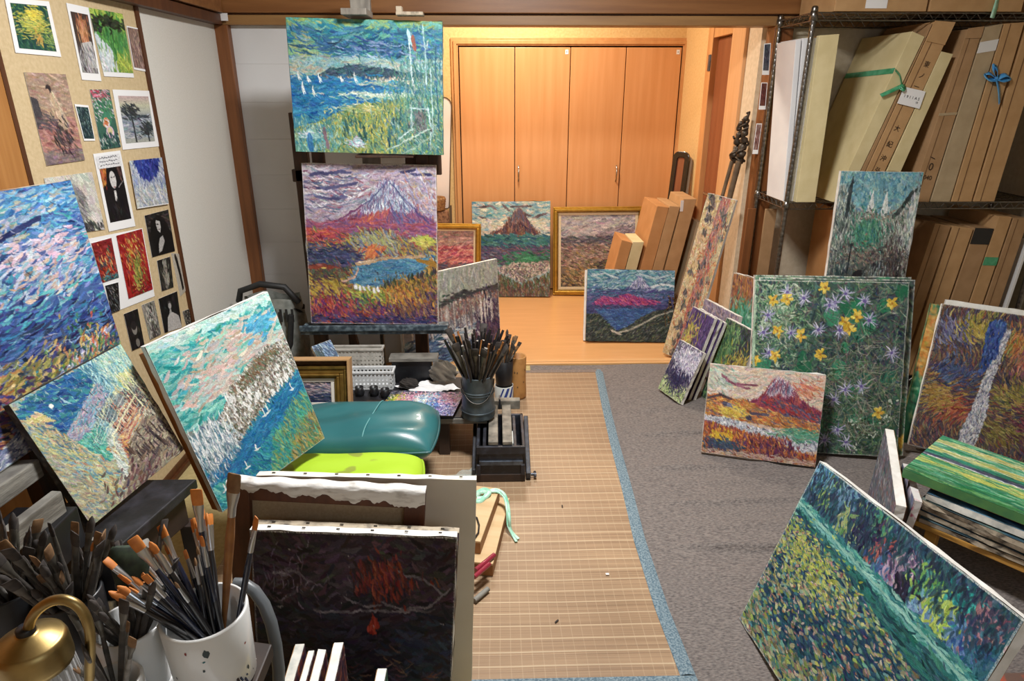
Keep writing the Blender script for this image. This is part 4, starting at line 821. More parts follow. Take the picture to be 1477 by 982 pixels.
def pt_field():
    p = Pic(300, 200, '5a9a70', 28)
    bands = [(0, ['3f9a70', '58b080', '2f8a68', 'a8c890']), (.12, ['c8c888', 'e0e0b0', '9ab878', 'd8d070']), (.22, ['4aa878', '2f9068', '88c0a0']), (.32, ['d0c860', 'b8c070', 'e8e8b8', '8ab078']), (.42, ['2f8a6a', '3a9a78', '1f7060']), (.5, ['4a5068', '6a6a80', '3a4a5a']), (.56, ['3a9a68', '58a870', 'c8d070']), (.66, ['d0d058', 'a8c060', '6aa868']), (.74, ['2f9a68', '3f8a5a', '7ab888']), (.84, ['1f7a50', '34905c', '5aa070']), (.93, ['3a8a50', '6aa060', '2f6a44'])]
    for i, (v, pal) in enumerate(bands):
        v1 = bands[i + 1][0] if i + 1 < len(bands) else 1
        p.st((0, v, 1, v1), 170, .26, .03, 1, pal, aj=.06)
    p.line([(0, .53), (.4, .55), (1, .53)], .014, 'd8dce0')
    return p

def pt_palette():
    p = Pic(230, 110, '4a4a58', 29)
    p.st((0, 0, 1, 1), 600, .14, .06, 20, ['5a5a68', '6a6a80', '3a3a48', '8a8494', '2f3044'], aj=1.5)
    for (u, v, r, pal) in ((.14, .4, .1, ['c8b83a', '9aa838', 'd8c850', '6a9048']), (.1, .8, .14, ['c03a38', 'd85a4a', 'b82f3a', 'e07a5a']), (.36, .3, .14, ['c88aa0', 'd8a8b8', 'b86a88', 'e0c0c8']), (.5, .5, .12, ['d8d8c0', 'b8c8d0', 'e0e0d0', '9ac0c8']), (.62, .35, .14, ['5a90b8', '8ab0c8', 'c8d8e0', '4a78a8']), (.8, .3, .16, ['c090a8', 'd8b0c0', 'a86a88', '8a5a78']), (.9, .5, .12, ['b87090', '9a88b8', 'c8a8c8']), (.5, .85, .14, ['24407a', '2f58a0', '1c2c5a', '3a70b8']), (.68, .78, .16, ['2a5aa8', '4a80c0', '24488c', '8ab0d8']), (.85, .8, .14, ['5a5a98', '8a84b8', 'c0b8d8', '3a3a70']), (.4, .85, .06, ['2f6a3a', '3a8a48', '1f4a2c']), (.27, .65, .1, ['d89088', 'e0b0a8', 'c87078'])):
        p.st((u - r, v - r * 1.6, u + r, v + r * 1.6), 110, .12, .05, 20, pal, aj=1.5, jit=.07)
    for k in range(90): p.disc(p.rng.random(), p.rng.random(), .012, ['f0f0f4', 'd8e0f0', 'e8d0d8', '1f2440'][k % 4])
    return p
# ------------------------------------------------------------------ the materials of the place
mat('canvas_white', 'efeee9', .8, c2='dedcd4', nscale=30, bump=.3, bscale=90)
mat('canvas_stained', 'd8d6cc', .8, c2='8f9a98', nscale=24, ramp=(.45, .75), bump=.3)
mat('canvas_green', '2f6a50', .7, c2='b8b070', nscale=18, ramp=(.4, .7), bump=.3)
mat('canvas_teal', '2f7a78', .7, c2='c8d8d0', nscale=22, ramp=(.4, .65), bump=.3)
mat('canvas_dirty', 'ac9f8a', .8, c2='3c3833', nscale=34, ramp=(.48, .7), bump=.3)
mat('canvas_dark', '3a3832', .7, c2='7a7468', nscale=40, ramp=(.5, .8))
mat('raw_wood', 'a8804f', .6, c2='8a6238', nscale=8, stretch=(1, 1, 8), bump=.1)
mat('orange_wood', 'b06a2c', .5, c2='94541f', nscale=6, stretch=(6, 6, 1))
mat('brown_bar', '5c3420', .6, c2='48281a', nscale=10, stretch=(4, 4, 1))
mat('raw_linen', 'b7a68c', .9, c2='a5947a', nscale=140, bump=.2, bscale=300)
mat('steel_dark', '55524e', .4, metal=1)
mat('chrome', 'b8b6b2', .22, metal=1)
mat('rack_steel', '8f8c88', .3, metal=1, c2='6f6c68', nscale=60)
mat('frame_wood', '7a4a26', .45, c2='663a1c', nscale=4, stretch=(10, 10, .7), bump=.05, bscale=20)
mat('beam_wood', '8f6136', .4, c2='7a4e28', nscale=3, stretch=(.7, 10, 10), bump=.05)
mat('beam_lower', '9a7446', .4, c2='86613a', nscale=3, stretch=(.7, 10, 10))
mat('wall_wood', 'b07c44', .45, c2='a06c36', nscale=4, stretch=(10, 10, .7))
mat('post_wood', '82502a', .45, c2='6c4020', nscale=4, stretch=(10, 10, .7))
mat('dark_post', '5a3418', .5, c2='482712', nscale=4, stretch=(10, 10, .7))
mat('fusuma', 'd6d4cd', .85, c2='cfcdc4', nscale=160, bump=.25, bscale=220)
mat('white_panel', 'd9dadb', .8, c2='d2d2d2', nscale=3)
mat('pin_board', 'cdb892', .85, c2='bea880', nscale=70, stretch=(1, 1, 1), bump=.3, bscale=180, ramp=(.3, .75))
mat('plaster', 'dfbb80', .85, c2='d6af72', nscale=60, bump=.5, bscale=70)
mat('plaster_pale', 'd8c4a8', .85, c2='cbb798', nscale=40, bump=.5, bscale=50)
mat('wall_beige', 'c9bda6', .85, c2='bfb299', nscale=40, bump=.2)
mat('closet_wood', 'd89c66', .38, c2='cf9159', nscale=2.5, stretch=(9, 9, .5))
mat('closet_frame', 'd29a62', .4, c2='c88e56', nscale=3, stretch=(9, 9, 1))
mat('closet_dark', '2a160c', .8)
mat('plank_floor', 'd8a46c', .32, c2='cf9a62', nscale=3, stretch=(1, 14, 1), ramp=(.3, .7))
mat('sill_wood', 'dcae78', .4, c2='d0a069', nscale=4, stretch=(1, 12, 12))
mat('ceiling_wood', 'c8b898', .7, c2='bcab8a', nscale=3, stretch=(1, 10, 1))
mat('door_brown', '8e5434', .4, c2='82492b', nscale=3, stretch=(9, 9, .5))
mat('jamb_pink', 'd9a878', .4, c2='d09c6a', nscale=3, stretch=(9, 9, .5))
mat('gold', 'c79a3e', .36, metal=.75, c2='b08430', nscale=30, bump=.15, bscale=60)
mat('gold_dull', '9a7a3c', .4, metal=.6, c2='7f622c', nscale=30)
mat('gold_olive', '8a7034', .42, metal=.55, c2='6d5828', nscale=30)
mat('liner_linen', 'd8c8a8', .9, c2='cbb994', nscale=160)
mat('liner_white', 'dcd8cf', .85)
mat('glass_gloss', 'ffffff', .05, spec=.6)
mat('cardboard', 'bb9568', .75, c2='b08a5d', nscale=14, bump=.12, bscale=40)
mat('cardboard_dark', 'a98660', .78, c2='9c7a54', nscale=14, bump=.12, bscale=40)
mat('cardboard_grey', 'b09c7c', .78, c2='a49070', nscale=14, bump=.12, bscale=40)
mat('cardboard_warm', 'c08c58', .75, c2='b5814d', nscale=10, bump=.1)
mat('cardboard_cream', 'd6c79a', .8, c2='cbbb8c', nscale=12, bump=.1)
mat('cardboard_white', 'dedede', .55, c2='d4d4d6', nscale=6)
mat('card_edge', '7a5a3a', .8, c2='6a4c2e', nscale=60)
mat('tape_black', '1a1a1c', .4)
mat('tape_white', 'dcdcda', .4)
mat('ribbon_green', '2f8a5a', .35, c2='5aa880', nscale=30)
mat('ribbon_blue', '2f88cc', .35, c2='68b0e0', nscale=40)
mat('ribbon_mint', '8fd8b8', .35, c2='c8ecd8', nscale=30)
mat('paper_white', 'e8e8e8', .8)
mat('paper_grey', 'cfd2d6', .8, c2='c2c6cc', nscale=8)
mat('ink', '1c1a1a', .7)
mat('ink_brown', '3a2a1c', .8)
mat('easel_wood', '4a3020', .55, c2='2c211c', nscale=10, stretch=(4, 4, 1), ramp=(.35, .7), bump=.2)
mat('easel_grey', '8f8a80', .6, c2='6f6a62', nscale=10, stretch=(4, 4, 1), bump=.2)
mat('easel_stained', '2c3a44', .55, c2='6f8088', nscale=40, ramp=(.45, .75), bump=.3)
mat('table_dark', '161517', .55, c2='35343c', nscale=16, ramp=(.5, .8), bump=.3, bscale=60)
mat('table_edge', '3a2a20', .6, c2='241a16', nscale=12)
mat('plank_grey', '8a8880', .7, c2='5f5c56', nscale=12, stretch=(1, 1, 6), bump=.3)
mat('vinyl_teal', '2f6a6e', .33, c2='2a6266', nscale=6, bump=.12, bscale=14, coat=.15)
mat('piping_teal', '28585c', .35)
mat('plastic_white', 'd8dbdc', .45, c2='c2c4c4', nscale=18, ramp=(.5, .8))
mat('basket_grey', 'b9b6ae', .5, c2='7f7a72', nscale=20, ramp=(.5, .8))
mat('rag', '6a6154', .95, c2='4a443a', nscale=18, bump=.5, bscale=60, sheen=.3)
mat('rag_dark', '34302c', .95, c2='25211f', nscale=18, bump=.5, bscale=60)
mat('bucket_zinc', '5f6c74', .42, metal=.5, c2='47525a', nscale=24, ramp=(.4, .7))
mat('can_black', '17171a', .4, c2='2b2f33', nscale=20, ramp=(.5, .8))
mat('log_vase', 'b08048', .6, c2='8a5c2e', nscale=16, ramp=(.5, .75), bump=.3)
mat('cup_stripe', 'c8ccc8', .4)
mat('stripe_blue', '243f88', .4)
mat('ceramic', 'dcdedd', .22, c2='cfd0cf', nscale=9, ramp=(.5, .8), coat=.3)
mat('smear', '2c3a3c', .5)
mat('smear_teal', '1f6a70', .5)
mat('smear_red', '8a3a34', .5)
mat('brass', 'a89262', .4, metal=1, c2='8a7446', nscale=30, ramp=(.4, .8))
mat('glass_jar', 'b8b8b8', .25, c2='a4a6a6', nscale=20)
mat('rubber_grey', '5f6468', .4, c2='565b5f', nscale=12)
mat('bristle_orange', 'd0823a', .6, c2='b86a28', nscale=60)
mat('bristle_dark', '2f2a28', .8, c2='4a4440', nscale=60)
mat('bristle_brown', '8a6a48', .8, c2='6a4e34', nscale=60)
mat('bristle_green', '26302a', .8, c2='3a4a38', nscale=60)
mat('ferrule', 'c0c2c4', .28, metal=1)
mat('ferrule_dull', '7a766e', .5, metal=.7, c2='5a564e', nscale=40)
mat('handle_navy', '161c30', .25, coat=.4)
mat('handle_black', '161416', .3, coat=.3)
mat('handle_wood', 'a06a34', .45, c2='7f5026', nscale=30)
mat('handle_red', '7a1f28', .3, coat=.4)
mat('handle_dirty', '4a443e', .7, c2='302c28', nscale=50, bump=.3)
mat('handle_grey', '8f8c86', .6, c2='6a6660', nscale=50)
mat('box_paint', '23242a', .5, c2='3f4450', nscale=26, ramp=(.5, .78), bump=.25)
mat('box_metal', '3f4248', .35, metal=.6, c2='5f6a78', nscale=30)
mat('box_slat', '8a8478', .6, c2='5f5c54', nscale=24, bump=.4)
mat('pale_board', 'd2b68c', .6, c2='c6a87c', nscale=5, stretch=(8, 1, 1))
mat('board_edge', '9a6a3c', .6, c2='84562c', nscale=10)
mat('red_handle', '8e2438', .35, coat=.3)
mat('bronze', '4f4438', .45, metal=.5, c2='3a3028', nscale=50, ramp=(.4, .7), bump=.3)
mat('staff_wood', '6f5a42', .6, c2='54422f', nscale=20)
mat('black_lacquer', '1d1613', .25, coat=.4)
mat('tan_edge', 'b09a80', .6)
mat('mirror_glass', 'eef0f0', .03, metal=1)
mat('mirror_rim', '5a4630', .4)
mat('wicker', '9a7040', .7, c2='6a4626', nscale=70, bump=.8, bscale=120)
mat('cloth_pattern', '8a6448', .9, c2='5a3c2a', nscale=40, ramp=(.45, .6))
mat('bag_black', '191a1b', .6, c2='232425', nscale=30)
mat('bag_grey', '8f928c', .8, c2='70746e', nscale=30)
mat('tube_paint', '7a8088', .35, metal=.6)
mat('dried_plant', '6a5638', .8, c2='4f3f28', nscale=30)
mat('lily_liner', 'b8b4ac', .8)
mat('lamp_white', 'ffffff', .5)

def mat_lime():
    m = mat('cushion_lime', 'a4c828', .7, bump=.15, bscale=40)
    nt = m.node_tree; b = nt.nodes['Principled BSDF']
    tc = nt.nodes.new('ShaderNodeTexCoord'); w = nt.nodes.new('ShaderNodeTexVoronoi'); w.inputs['Scale'].default_value = 9
    n = nt.nodes.new('ShaderNodeTexNoise'); n.inputs['Scale'].default_value = 6
    mx = nt.nodes.new('ShaderNodeVectorMath'); mx.operation = 'MULTIPLY_ADD'; mx.inputs[1].default_value = (.25, .25, .25)
    nt.links.new(tc.outputs['Object'], n.inputs['Vector']); nt.links.new(n.outputs['Color'], mx.inputs[0]); nt.links.new(tc.outputs['Object'], mx.inputs[2])
    nt.links.new(mx.outputs[0], w.inputs['Vector'])
    r = nt.nodes.new('ShaderNodeValToRGB'); e = r.color_ramp.elements
    e[0].position = .34; e[0].color = rgba('8c9a34'); e[1].position = .40; e[1].color = rgba('a4c828')
    nt.links.new(w.outputs['Distance'], r.inputs['Fac']); nt.links.new(r.outputs['Color'], b.inputs['Base Color'])
    return m
mat_lime()

def mat_bamboo():
    """thin bamboo slats running across the mat, pale gaps between them, and a grid of pale stitching"""
    m = bpy.data.materials.new('bamboo'); m.use_nodes = True; MATS['bamboo'] = m
    nt = m.node_tree; b = nt.nodes['Principled BSDF']; N = nt.nodes.new; Lk = nt.links.new
    tc = N('ShaderNodeTexCoord'); sx = N('ShaderNodeSeparateXYZ'); Lk(tc.outputs['Object'], sx.inputs[0])
    def math_(op, a, b_=None):
        n = N('ShaderNodeMath'); n.operation = op
        if hasattr(a, 'is_linked'): Lk(a, n.inputs[0])
        else: n.inputs[0].default_value = a
        if b_ is not None:
            if hasattr(b_, 'is_linked'): Lk(b_, n.inputs[1])
            else: n.inputs[1].default_value = b_
        return n.outputs[0]
    y, x = sx.outputs['Y'], sx.outputs['X']
    w1 = N('ShaderNodeTexNoise'); w1.inputs['Scale'].default_value = 1.6; Lk(tc.outputs['Object'], w1.inputs['Vector'])
    yw = math_('ADD', y, math_('MULTIPLY', w1.outputs['Fac'], .02))
    xw = math_('ADD', x, math_('MULTIPLY', w1.outputs['Fac'], .03))
    slat = N('ShaderNodeTexNoise'); slat.inputs['Scale'].default_value = 1; slat.inputs['Detail'].default_value = 4
    cv = N('ShaderNodeCombineXYZ'); Lk(math_('MULTIPLY', x, 1.0), cv.inputs[0]); Lk(math_('MULTIPLY', yw, 170), cv.inputs[1]); Lk(cv.outputs[0], slat.inputs['Vector'])
    r = N('ShaderNodeValToRGB'); e = r.color_ramp.elements
    e[0].position = .3; e[0].color = rgba('8a7056'); e[1].position = .7; e[1].color = rgba('b09474'); Lk(slat.outputs['Fac'], r.inputs['Fac'])
    fy = math_('FRACT', math_('MULTIPLY', yw, 1 / .052)); gy = math_('LESS_THAN', math_('ABSOLUTE', math_('SUBTRACT', fy, .5)), .045)
    fx = math_('FRACT', math_('MULTIPLY', xw, 1 / .032)); gx = math_('LESS_THAN', math_('ABSOLUTE', math_('SUBTRACT', fx, .5)), .04)
    br = N('ShaderNodeTexNoise'); br.inputs['Scale'].default_value = 5; Lk(tc.outputs['Object'], br.inputs['Vector'])
    gx2 = math_('MULTIPLY', gx, math_('MULTIPLY', br.outputs['Fac'], .5)); gy2 = math_('MULTIPLY', gy, .7)
    line = math_('MAXIMUM', gy2, gx2)
    mx = N('ShaderNodeMix'); mx.data_type = 'RGBA'; Lk(line, mx.inputs['Factor']); Lk(r.outputs['Color'], mx.inputs['A']); mx.inputs['B'].default_value = rgba('cdb898')
    st = N('ShaderNodeTexNoise'); st.inputs['Scale'].default_value = 2.2; Lk(tc.outputs['Object'], st.inputs['Vector'])
    r2 = N('ShaderNodeValToRGB'); e = r2.color_ramp.elements; e[0].position = .35; e[0].color = (.72, .70, .70, 1); e[1].position = .62; e[1].color = (1, 1, 1, 1); Lk(st.outputs['Fac'], r2.inputs['Fac'])
    ml = N('ShaderNodeMix'); ml.data_type = 'RGBA'; ml.blend_type = 'MULTIPLY'; ml.inputs['Factor'].default_value = .6; Lk(mx.outputs['Result'], ml.inputs['A']); Lk(r2.outputs['Color'], ml.inputs['B'])
    Lk(ml.outputs['Result'], b.inputs['Base Color']); b.inputs['Roughness'].default_value = .45
    bp = N('ShaderNodeBump'); bp.inputs['Strength'].default_value = .4; bp.inputs['Distance'].default_value = .002; Lk(slat.outputs['Fac'], bp.inputs['Height']); Lk(bp.outputs['Normal'], b.inputs['Normal'])
mat_bamboo()
mat('mat_border', '526a78', .85, c2='84969e', nscale=160, ramp=(.4, .62), bump=.5, bscale=240)
mat('carpet_grey', '857d78', .95, c2='575150', nscale=130, stretch=(.6, 1.5, 1), detail=6, ramp=(.36, .68), bump=1.0, bscale=150, sheen=.1)

# ------------------------------------------------------------------ the room
YS, YB, XL = 3.80, 5.45, -1.42            # plane of the sliding-door opening, back wall, side wall with the pin board
XR, CEIL, YF = 2.88, 2.70, -0.7
XO = float(atY(1080, 300, YS)[0])          # the opening's right post
XAR = 1.45                                 # side wall of the alcove

def room():
    struct(MB().box((XL - .1, YF, -.06), (XR + .1, YS, 0)).build('floor', mat('tatami', 'b8a878', .8, c2='a89868', nscale=60)))
    struct(MB().box((XL - .1, YS, -.06), (XR + .1, YB + .1, 0)).build('floor_alcove', M_('plank_floor')))
    struct(MB().box((XL - .1, YF - .1, CEIL), (XR + .1, YB + .1, CEIL + .05)).build('ceiling', M_('ceiling_wood')))
    # sill between the two floors
    struct(MB().box((XL, YS - .03, 0), (XO, YS + .045, .012)).box((XL, YS - .005, .012), (XO, YS + .004, .016)).build('trim_sill', M_('sill_wood'), bevel=.003))
    # side wall: posts, pinned panel, white sliding panel
    struct(MB().box((XL - .1, YF, 0), (XL - .03, YS + .05, CEIL)).build('wall_left', M_('wall_beige')))
    struct(MB().box((XR, YF, 0), (XR + .1, YS + .05, CEIL)).build('wall_right', M_('wall_beige')))
    struct(MB().box((XL, YF - .1, 0), (XR, YF, CEIL)).build('wall_front', M_('wall_beige')))
    # wall behind the rack, up to the opening's post
    struct(MB().box((XO + .02, YS + .01, 0), (XR, YS + .1, CEIL)).build('wall_rack_side', M_('wall_beige')))
    # alcove walls
    struct(MB().box((XL - .1, YB, 0), (XAR + .1, YB + .1, CEIL)).build('wall_back', M_('plaster')))
    struct(MB().box((XL - .1, YS + .1, 0), (-1.05, YB, CEIL)).build('wall_alcove_left', M_('plaster')))
    struct(MB().box((XAR, 4.79, 0), (XAR + .08, YB, CEIL)).box((XAR, 4.12, 1.95), (XAR + .08, 4.79, CEIL)).build('wall_alcove_right', M_('plaster')))
    struct(MB().box((XAR, YS + .1, 0), (XAR + .08, 4.12, CEIL)).build('wall_alcove_nook', M_('plaster_pale')))
    struct(MB().box((XAR + .05, 4.09, 0), (XAR + .3, 4.82, 2.0)).build('wall_doorway_fill', M_('wall_beige')))
    # lintel over the opening
    zb, zm, zt = atY(900, 37, YS - .05)[2], atY(900, 22, YS - .07)[2], CEIL
    struct(MB().box((XL, YS - .05, zb), (XR, YS + .07, zm)).build('trim_lintel', M_('beam_lower'), bevel=.003))
    struct(MB().box((XL, YS - .07, zm + .008), (XR, YS + .08, zm + .14)).build('beam_lintel', M_('beam_wood'), bevel=.003))
    struct(MB().box((XL, YS - .04, zm + .13), (XR, YS + .05, CEIL)).box((XL, YS - .045, zm - .002), (XR, YS + .05, zm + .012)).build('wall_over_opening', M_('dark_post')))
    # lintel along the side wall
    struct(MB().box((XL - .04, YF, zb), (XL + .035, YS - .06, zm)).build('trim_left_lintel', M_('dark_post'), bevel=.002))
    struct(MB().box((XL - .04, YF, zm + .006), (XL + .05, YS - .08, zm + .14)).build('beam_left', M_('beam_wood'), bevel=.002))
    # corner post
    a = XL - .03
    struct(MB().box((a, YS - .055, 0), (a + .085, YS + .04, zb)).build('trim_corner_post', M_('post_wood'), bevel=.003))
    struct(MB().box((XO, YS - .05, 0), (XO + .10, YS + .06, zb)).build('trim_right_post', M_('post_wood'), bevel=.003))
    # sliding panels of the side wall
    yj = float(atX(243, 260, XL)[1])       # junction between pin board and white panel
    y0 = float(atX(23, 180, XL)[1])
    t = struct(MB().box((XL - .03, yj + .012, .04), (XL - .012, YS - .055, zb)).build('wall_left_white_panel', M_('fusuma')))
    mb = MB(); mb.box((XL - .03, y0, .02), (XL - .004, y0 + .02, zb)); mb.box((XL - .03, yj - .012, .02), (XL - .002, yj + .014, zb)); mb.box((XL - .03, y0, .02), (XL - .004, yj, .05))
    struct(mb.build('trim_left_panel_frame', M_('dark_post')))
    struct(MB().box((XL - .03, y0 + .02, .05), (XL - .01, yj - .012, zb)).build('wall_left_board', M_('pin_board')))
    struct(MB().box((XL - .03, YF, 0), (XL - .006, y0, zb)).build('wall_left_wood', M_('wall_wood')))
    struct(MB().box((XL - .03, YF, -.001), (XL + .01, YS - .055, .02)).build('baseboard_left', M_('dark_post')))
    # white screen filling one side of the opening
    x1 = float(atY(612, 200, YS)[0])
    mb = MB()
    for k in range(10): mb.box((a + .085, YS - .012 + .0008 * (k % 2), .02 + k * .19), (x1, YS + .012, .02 + k * .19 + .1895))
    struct(mb.build('wall_white_screen', M_('white_panel'), bevel=.0006))
    # paper tag at the corner of the lintel
    tag(MB().box((a + .0, YS - .0745, zm - .03), (a + .1, YS - .0715, zm + .005)).build('paper_tag', M_('paper_white')), 'small white paper tag stuck at the corner of the wooden lintel', 'paper')
    return dict(zb=zb, zm=zm, yj=yj, y0=y0)

def closet(Q):
    x0, x1 = float(atY(664, 200, YB)[0]) , float(atY(980, 120, YB)[0])
    zt = float(atY(820, 66, YB)[2])
    w = .055
    mb = MB()
    for k, (ww, d) in enumerate(((w, .02), (w * .62, .032), (w * .25, .02))):
        off = w - ww
        mb.box((x0 - w + off * 0, YB - d, 0), (x0 - w + ww, YB + .0, zt + ww)) if k == 0 else None
    mb = MB()
    for a, b, d in ((0, .02, .016), (.02, .045, .030), (.045, .055, .022)):     # stepped casing profile
        mb.box((x0 - w + a, YB - d, 0), (x0 - w + b, YB, zt + w - b)); mb.box((x1 + w - b, YB - d, 0), (x1 + w - a, YB, zt + w - b))
        mb.box((x0 - w + a, YB - d, zt + w - b), (x1 + w - a, YB, zt + w - a))
    struct(mb.build('trim_closet', M_('closet_frame'), bevel=.002))
    struct(MB().box((x0, YB - .004, 0), (x1, YB - .001, zt)).build('trim_closet_recess', M_('closet_dark')))
    n = 4; g = .006; ww = (x1 - x0 - .012) / n
    for k in range(n):
        a = x0 + .006 + k * ww
        root = struct(MB().box((a + g / 2, YB - .022, .012), (a + ww - g / 2, YB - .006, zt - .012)).build('door_%d' % (k + 1), M_('closet_wood'), bevel=.003))
        if k in (1, 2):
            hxx = a + (.03 if k == 1 else ww - .03)
            zc = float(atY(745, 250, YB)[2])
            pts = [(hxx, YB - .022, zc - .062), (hxx, YB - .045, zc - .045), (hxx, YB - .05, zc), (hxx, YB - .045, zc + .045), (hxx, YB - .022, zc + .062)]
            MB().tube(pts, .006, 8).build('handle', M_('chrome'), root)
        if k in (1, 3):
            c = a + ww - .03; MB().box((c - .012, YB - .025, zt - .06), (c + .012, YB - .021, zt - .028)).build('sticker', M_('paper_white'), root)
            MB().box((c - .003, YB - .0256, zt - .047), (c + .003, YB - .0248, zt - .041)).build('sticker_mark', M_('ink'), root)

def alcove_door():
    # casing of the doorway in the alcove's side wall, and its door
    x = XAR
    mb = MB()
    mb.box((x - .025, 4.69, 0), (x + .04, 4.80, 2.0)); mb.box((x - .02, 4.33, 1.92), (x + .04, 4.69, 2.0))
    struct(MB().box((x - .02, 4.10, 0), (x + .04, 4.33, 2.0)).build('trim_doorway_near', M_('jamb_pink'), bevel=.003))
    struct(mb.build('trim_doorway', M_('closet_frame'), bevel=.003))
    d = struct(MB().box((x + .012, 4.335, .01), (x + .035, 4.688, 1.915)).build('door_5', M_('door_brown'), bevel=.003))
    mb = MB(); zc = .95; y = 4.38
    mb.lathe([(0, -.002), (.025, -.002), (.025, .004), (0, .004)], 20)
    rose = MB(); rose.tube([(x + .002, y, zc), (x - .045, y, zc)], .009, 10); rose.tube([(x - .045, y - .005, zc), (x - .045, y + .11, zc)], .009, 10)
    rose.build('handle', M_('chrome'), d)
    for z in (1.72, .3): MB().tube([(x - .024, 4.70, z), (x - .024, 4.70, z + .1)], .009, 8).box((x - .03, 4.70, z), (x - .0255, 4.74, z + .1)).build('hinge', M_('box_metal'), d)

# ------------------------------------------------------------------ floor coverings
def floor_coverings():
    # grey carpet, with low wrinkles
    x0 = .62
    def h(x, y):
        e = .004
        for (yc, xc, L, s, a) in ((2.93, 1.0, .5, .022, .020), (2.62, .9, .45, .018, .016), (2.06, .95, .5, .014, .026), (3.2, .8, .4, .035, .012), (1.75, 1.0, .4, .03, .012), (2.35, 1.0, .5, .016, .016), (2.8, 1.3, .5, .03, .012), (2.2, 1.2, .4, .03, .010), (1.9, 1.1, .4, .02, .010), (2.5, 1.2, .4, .02, .010)):
            dy = y - yc - .06 * math.sin(x * 2.6 + yc); e += a * math.exp(-(dy / s) ** 2) * math.exp(-((x - xc) / L) ** 2)
        e = .004 + (e - .004) * min(1, max(0, (x - .62) / .15))
        e += .002 * math.sin(x * 9 + y * 5) + .0015 * math.sin(y * 17 - x * 6)
        return max(e, .002)
    nu, nv = 140, 420
    P = lambda i, j: (.2 + (XR - .21) * i, YF + .05 + (YS - .04 - YF - .05) * j)
    mb = MB(); mb.grid(lambda a, b: (*P(a, b), h(*P(a, b)) + .001), nu, nv)
    c = mb.build('carpet', M_('carpet_grey')); tag(c, 'rumpled grey carpet on the floor under the leaning canvases', 'carpet')
    # bamboo mat with a blue cloth border, its long side following the measured bend
    edge = [(859, 537), (869, 590), (880, 640), (898, 710), (914, 780), (945, 880), (981, 975)]
    E = [atZ(px, py, .012) for px, py in edge]
    E = [np.array(p) for p in E]
    zc = .0135
    ys = [p[1] for p in E]; xs = [p[0] for p in E]
    near = ys[-1]; far = ys[0]
    def ex(y): return float(np.interp(-y, [-k for k in ys], xs))
    t = MB().grid(lambda u, v: (-1.0 + (ex(near + (far - near) * v) + 1.0) * u, near + (far - near) * v, zc), 12, 40)
    root = empty('bamboo_mat', loc=(0, 0, 0)); tag(root, 'bamboo slat mat with a blue cloth border running to the wooden floor', 'mat')
    t.build('slats', M_('bamboo'), root)
    bw = .045
    mb = MB()
    mb.grid(lambda u, v: (ex(near + (far - near) * v) + bw * u, near + (far + .03 - near) * v, zc + .0015 + .004 * math.sin(PI * u)), 6, 60)
    mb.grid(lambda u, v: (-1.0 + (ex(near) + bw + 1.0) * u, near - bw * 1.2 + (bw * 1.2) * v, zc + .001 + .004 * math.sin(PI * v)), 30, 6)
    mb.build('cloth_border', M_('mat_border'), root)
    mb = MB(); mb.grid(lambda u, v: (-1.0 + (ex(far) + bw + 1.0) * u, far + .035 * v, zc + .001 + .003 * math.sin(PI * v)), 30, 4)
    mb.build('end_border', mat('mat_border_grey', '8a7a70', .9, c2='6f655e', nscale=160), root)
# ------------------------------------------------------------------ helpers for flat things
def paint_quad(name, pic, TL, TR, BR, BL, nrm, lift=.0006, parent=None, m=None):
    TL, TR, BR, BL, nrm = [np.asarray(k, float) for k in (TL, TR, BR, BL, nrm)]
    o = paint_mesh(name, pic, 1, 1, relief=0, parent=parent, m=m or attr_mat('printed_ink', rough=.35, bump=0))
    me = o.data; nv = len(me.vertices); co = np.empty(nv * 3); me.vertices.foreach_get('co', co); co = co.reshape(-1, 3)
    u = co[:, 0:1]; v = 1 - co[:, 2:3]
    p = (TL * (1 - u) + TR * u) * (1 - v) + (BL * (1 - u) + BR * u) * v + nrm * lift
    me.vertices.foreach_set('co', p.astype(np.float32).ravel()); me.update()
    return o

def top_pose(TL, TR, Yt, lean, z0=0.0, Yt2=None, roll=0):
    A, B = atY(*TL, Yt), atY(*TR, Yt2 or Yt)
    r = B - A; w = float(np.linalg.norm(r)); r = r / w
    yaw = math.atan2(r[1], r[0])
    n = np.array((math.sin(yaw), -math.cos(yaw), 0)); l = math.radians(lean)
    u = np.array((0, 0, 1)) * math.cos(l) - n * math.sin(l); u = u - r * (u @ r); u /= np.linalg.norm(u)
    b = np.cross(u, r)
    h = (min(A[2], B[2]) - z0) / u[2]
    return A - u * h, r, b, u, w, h

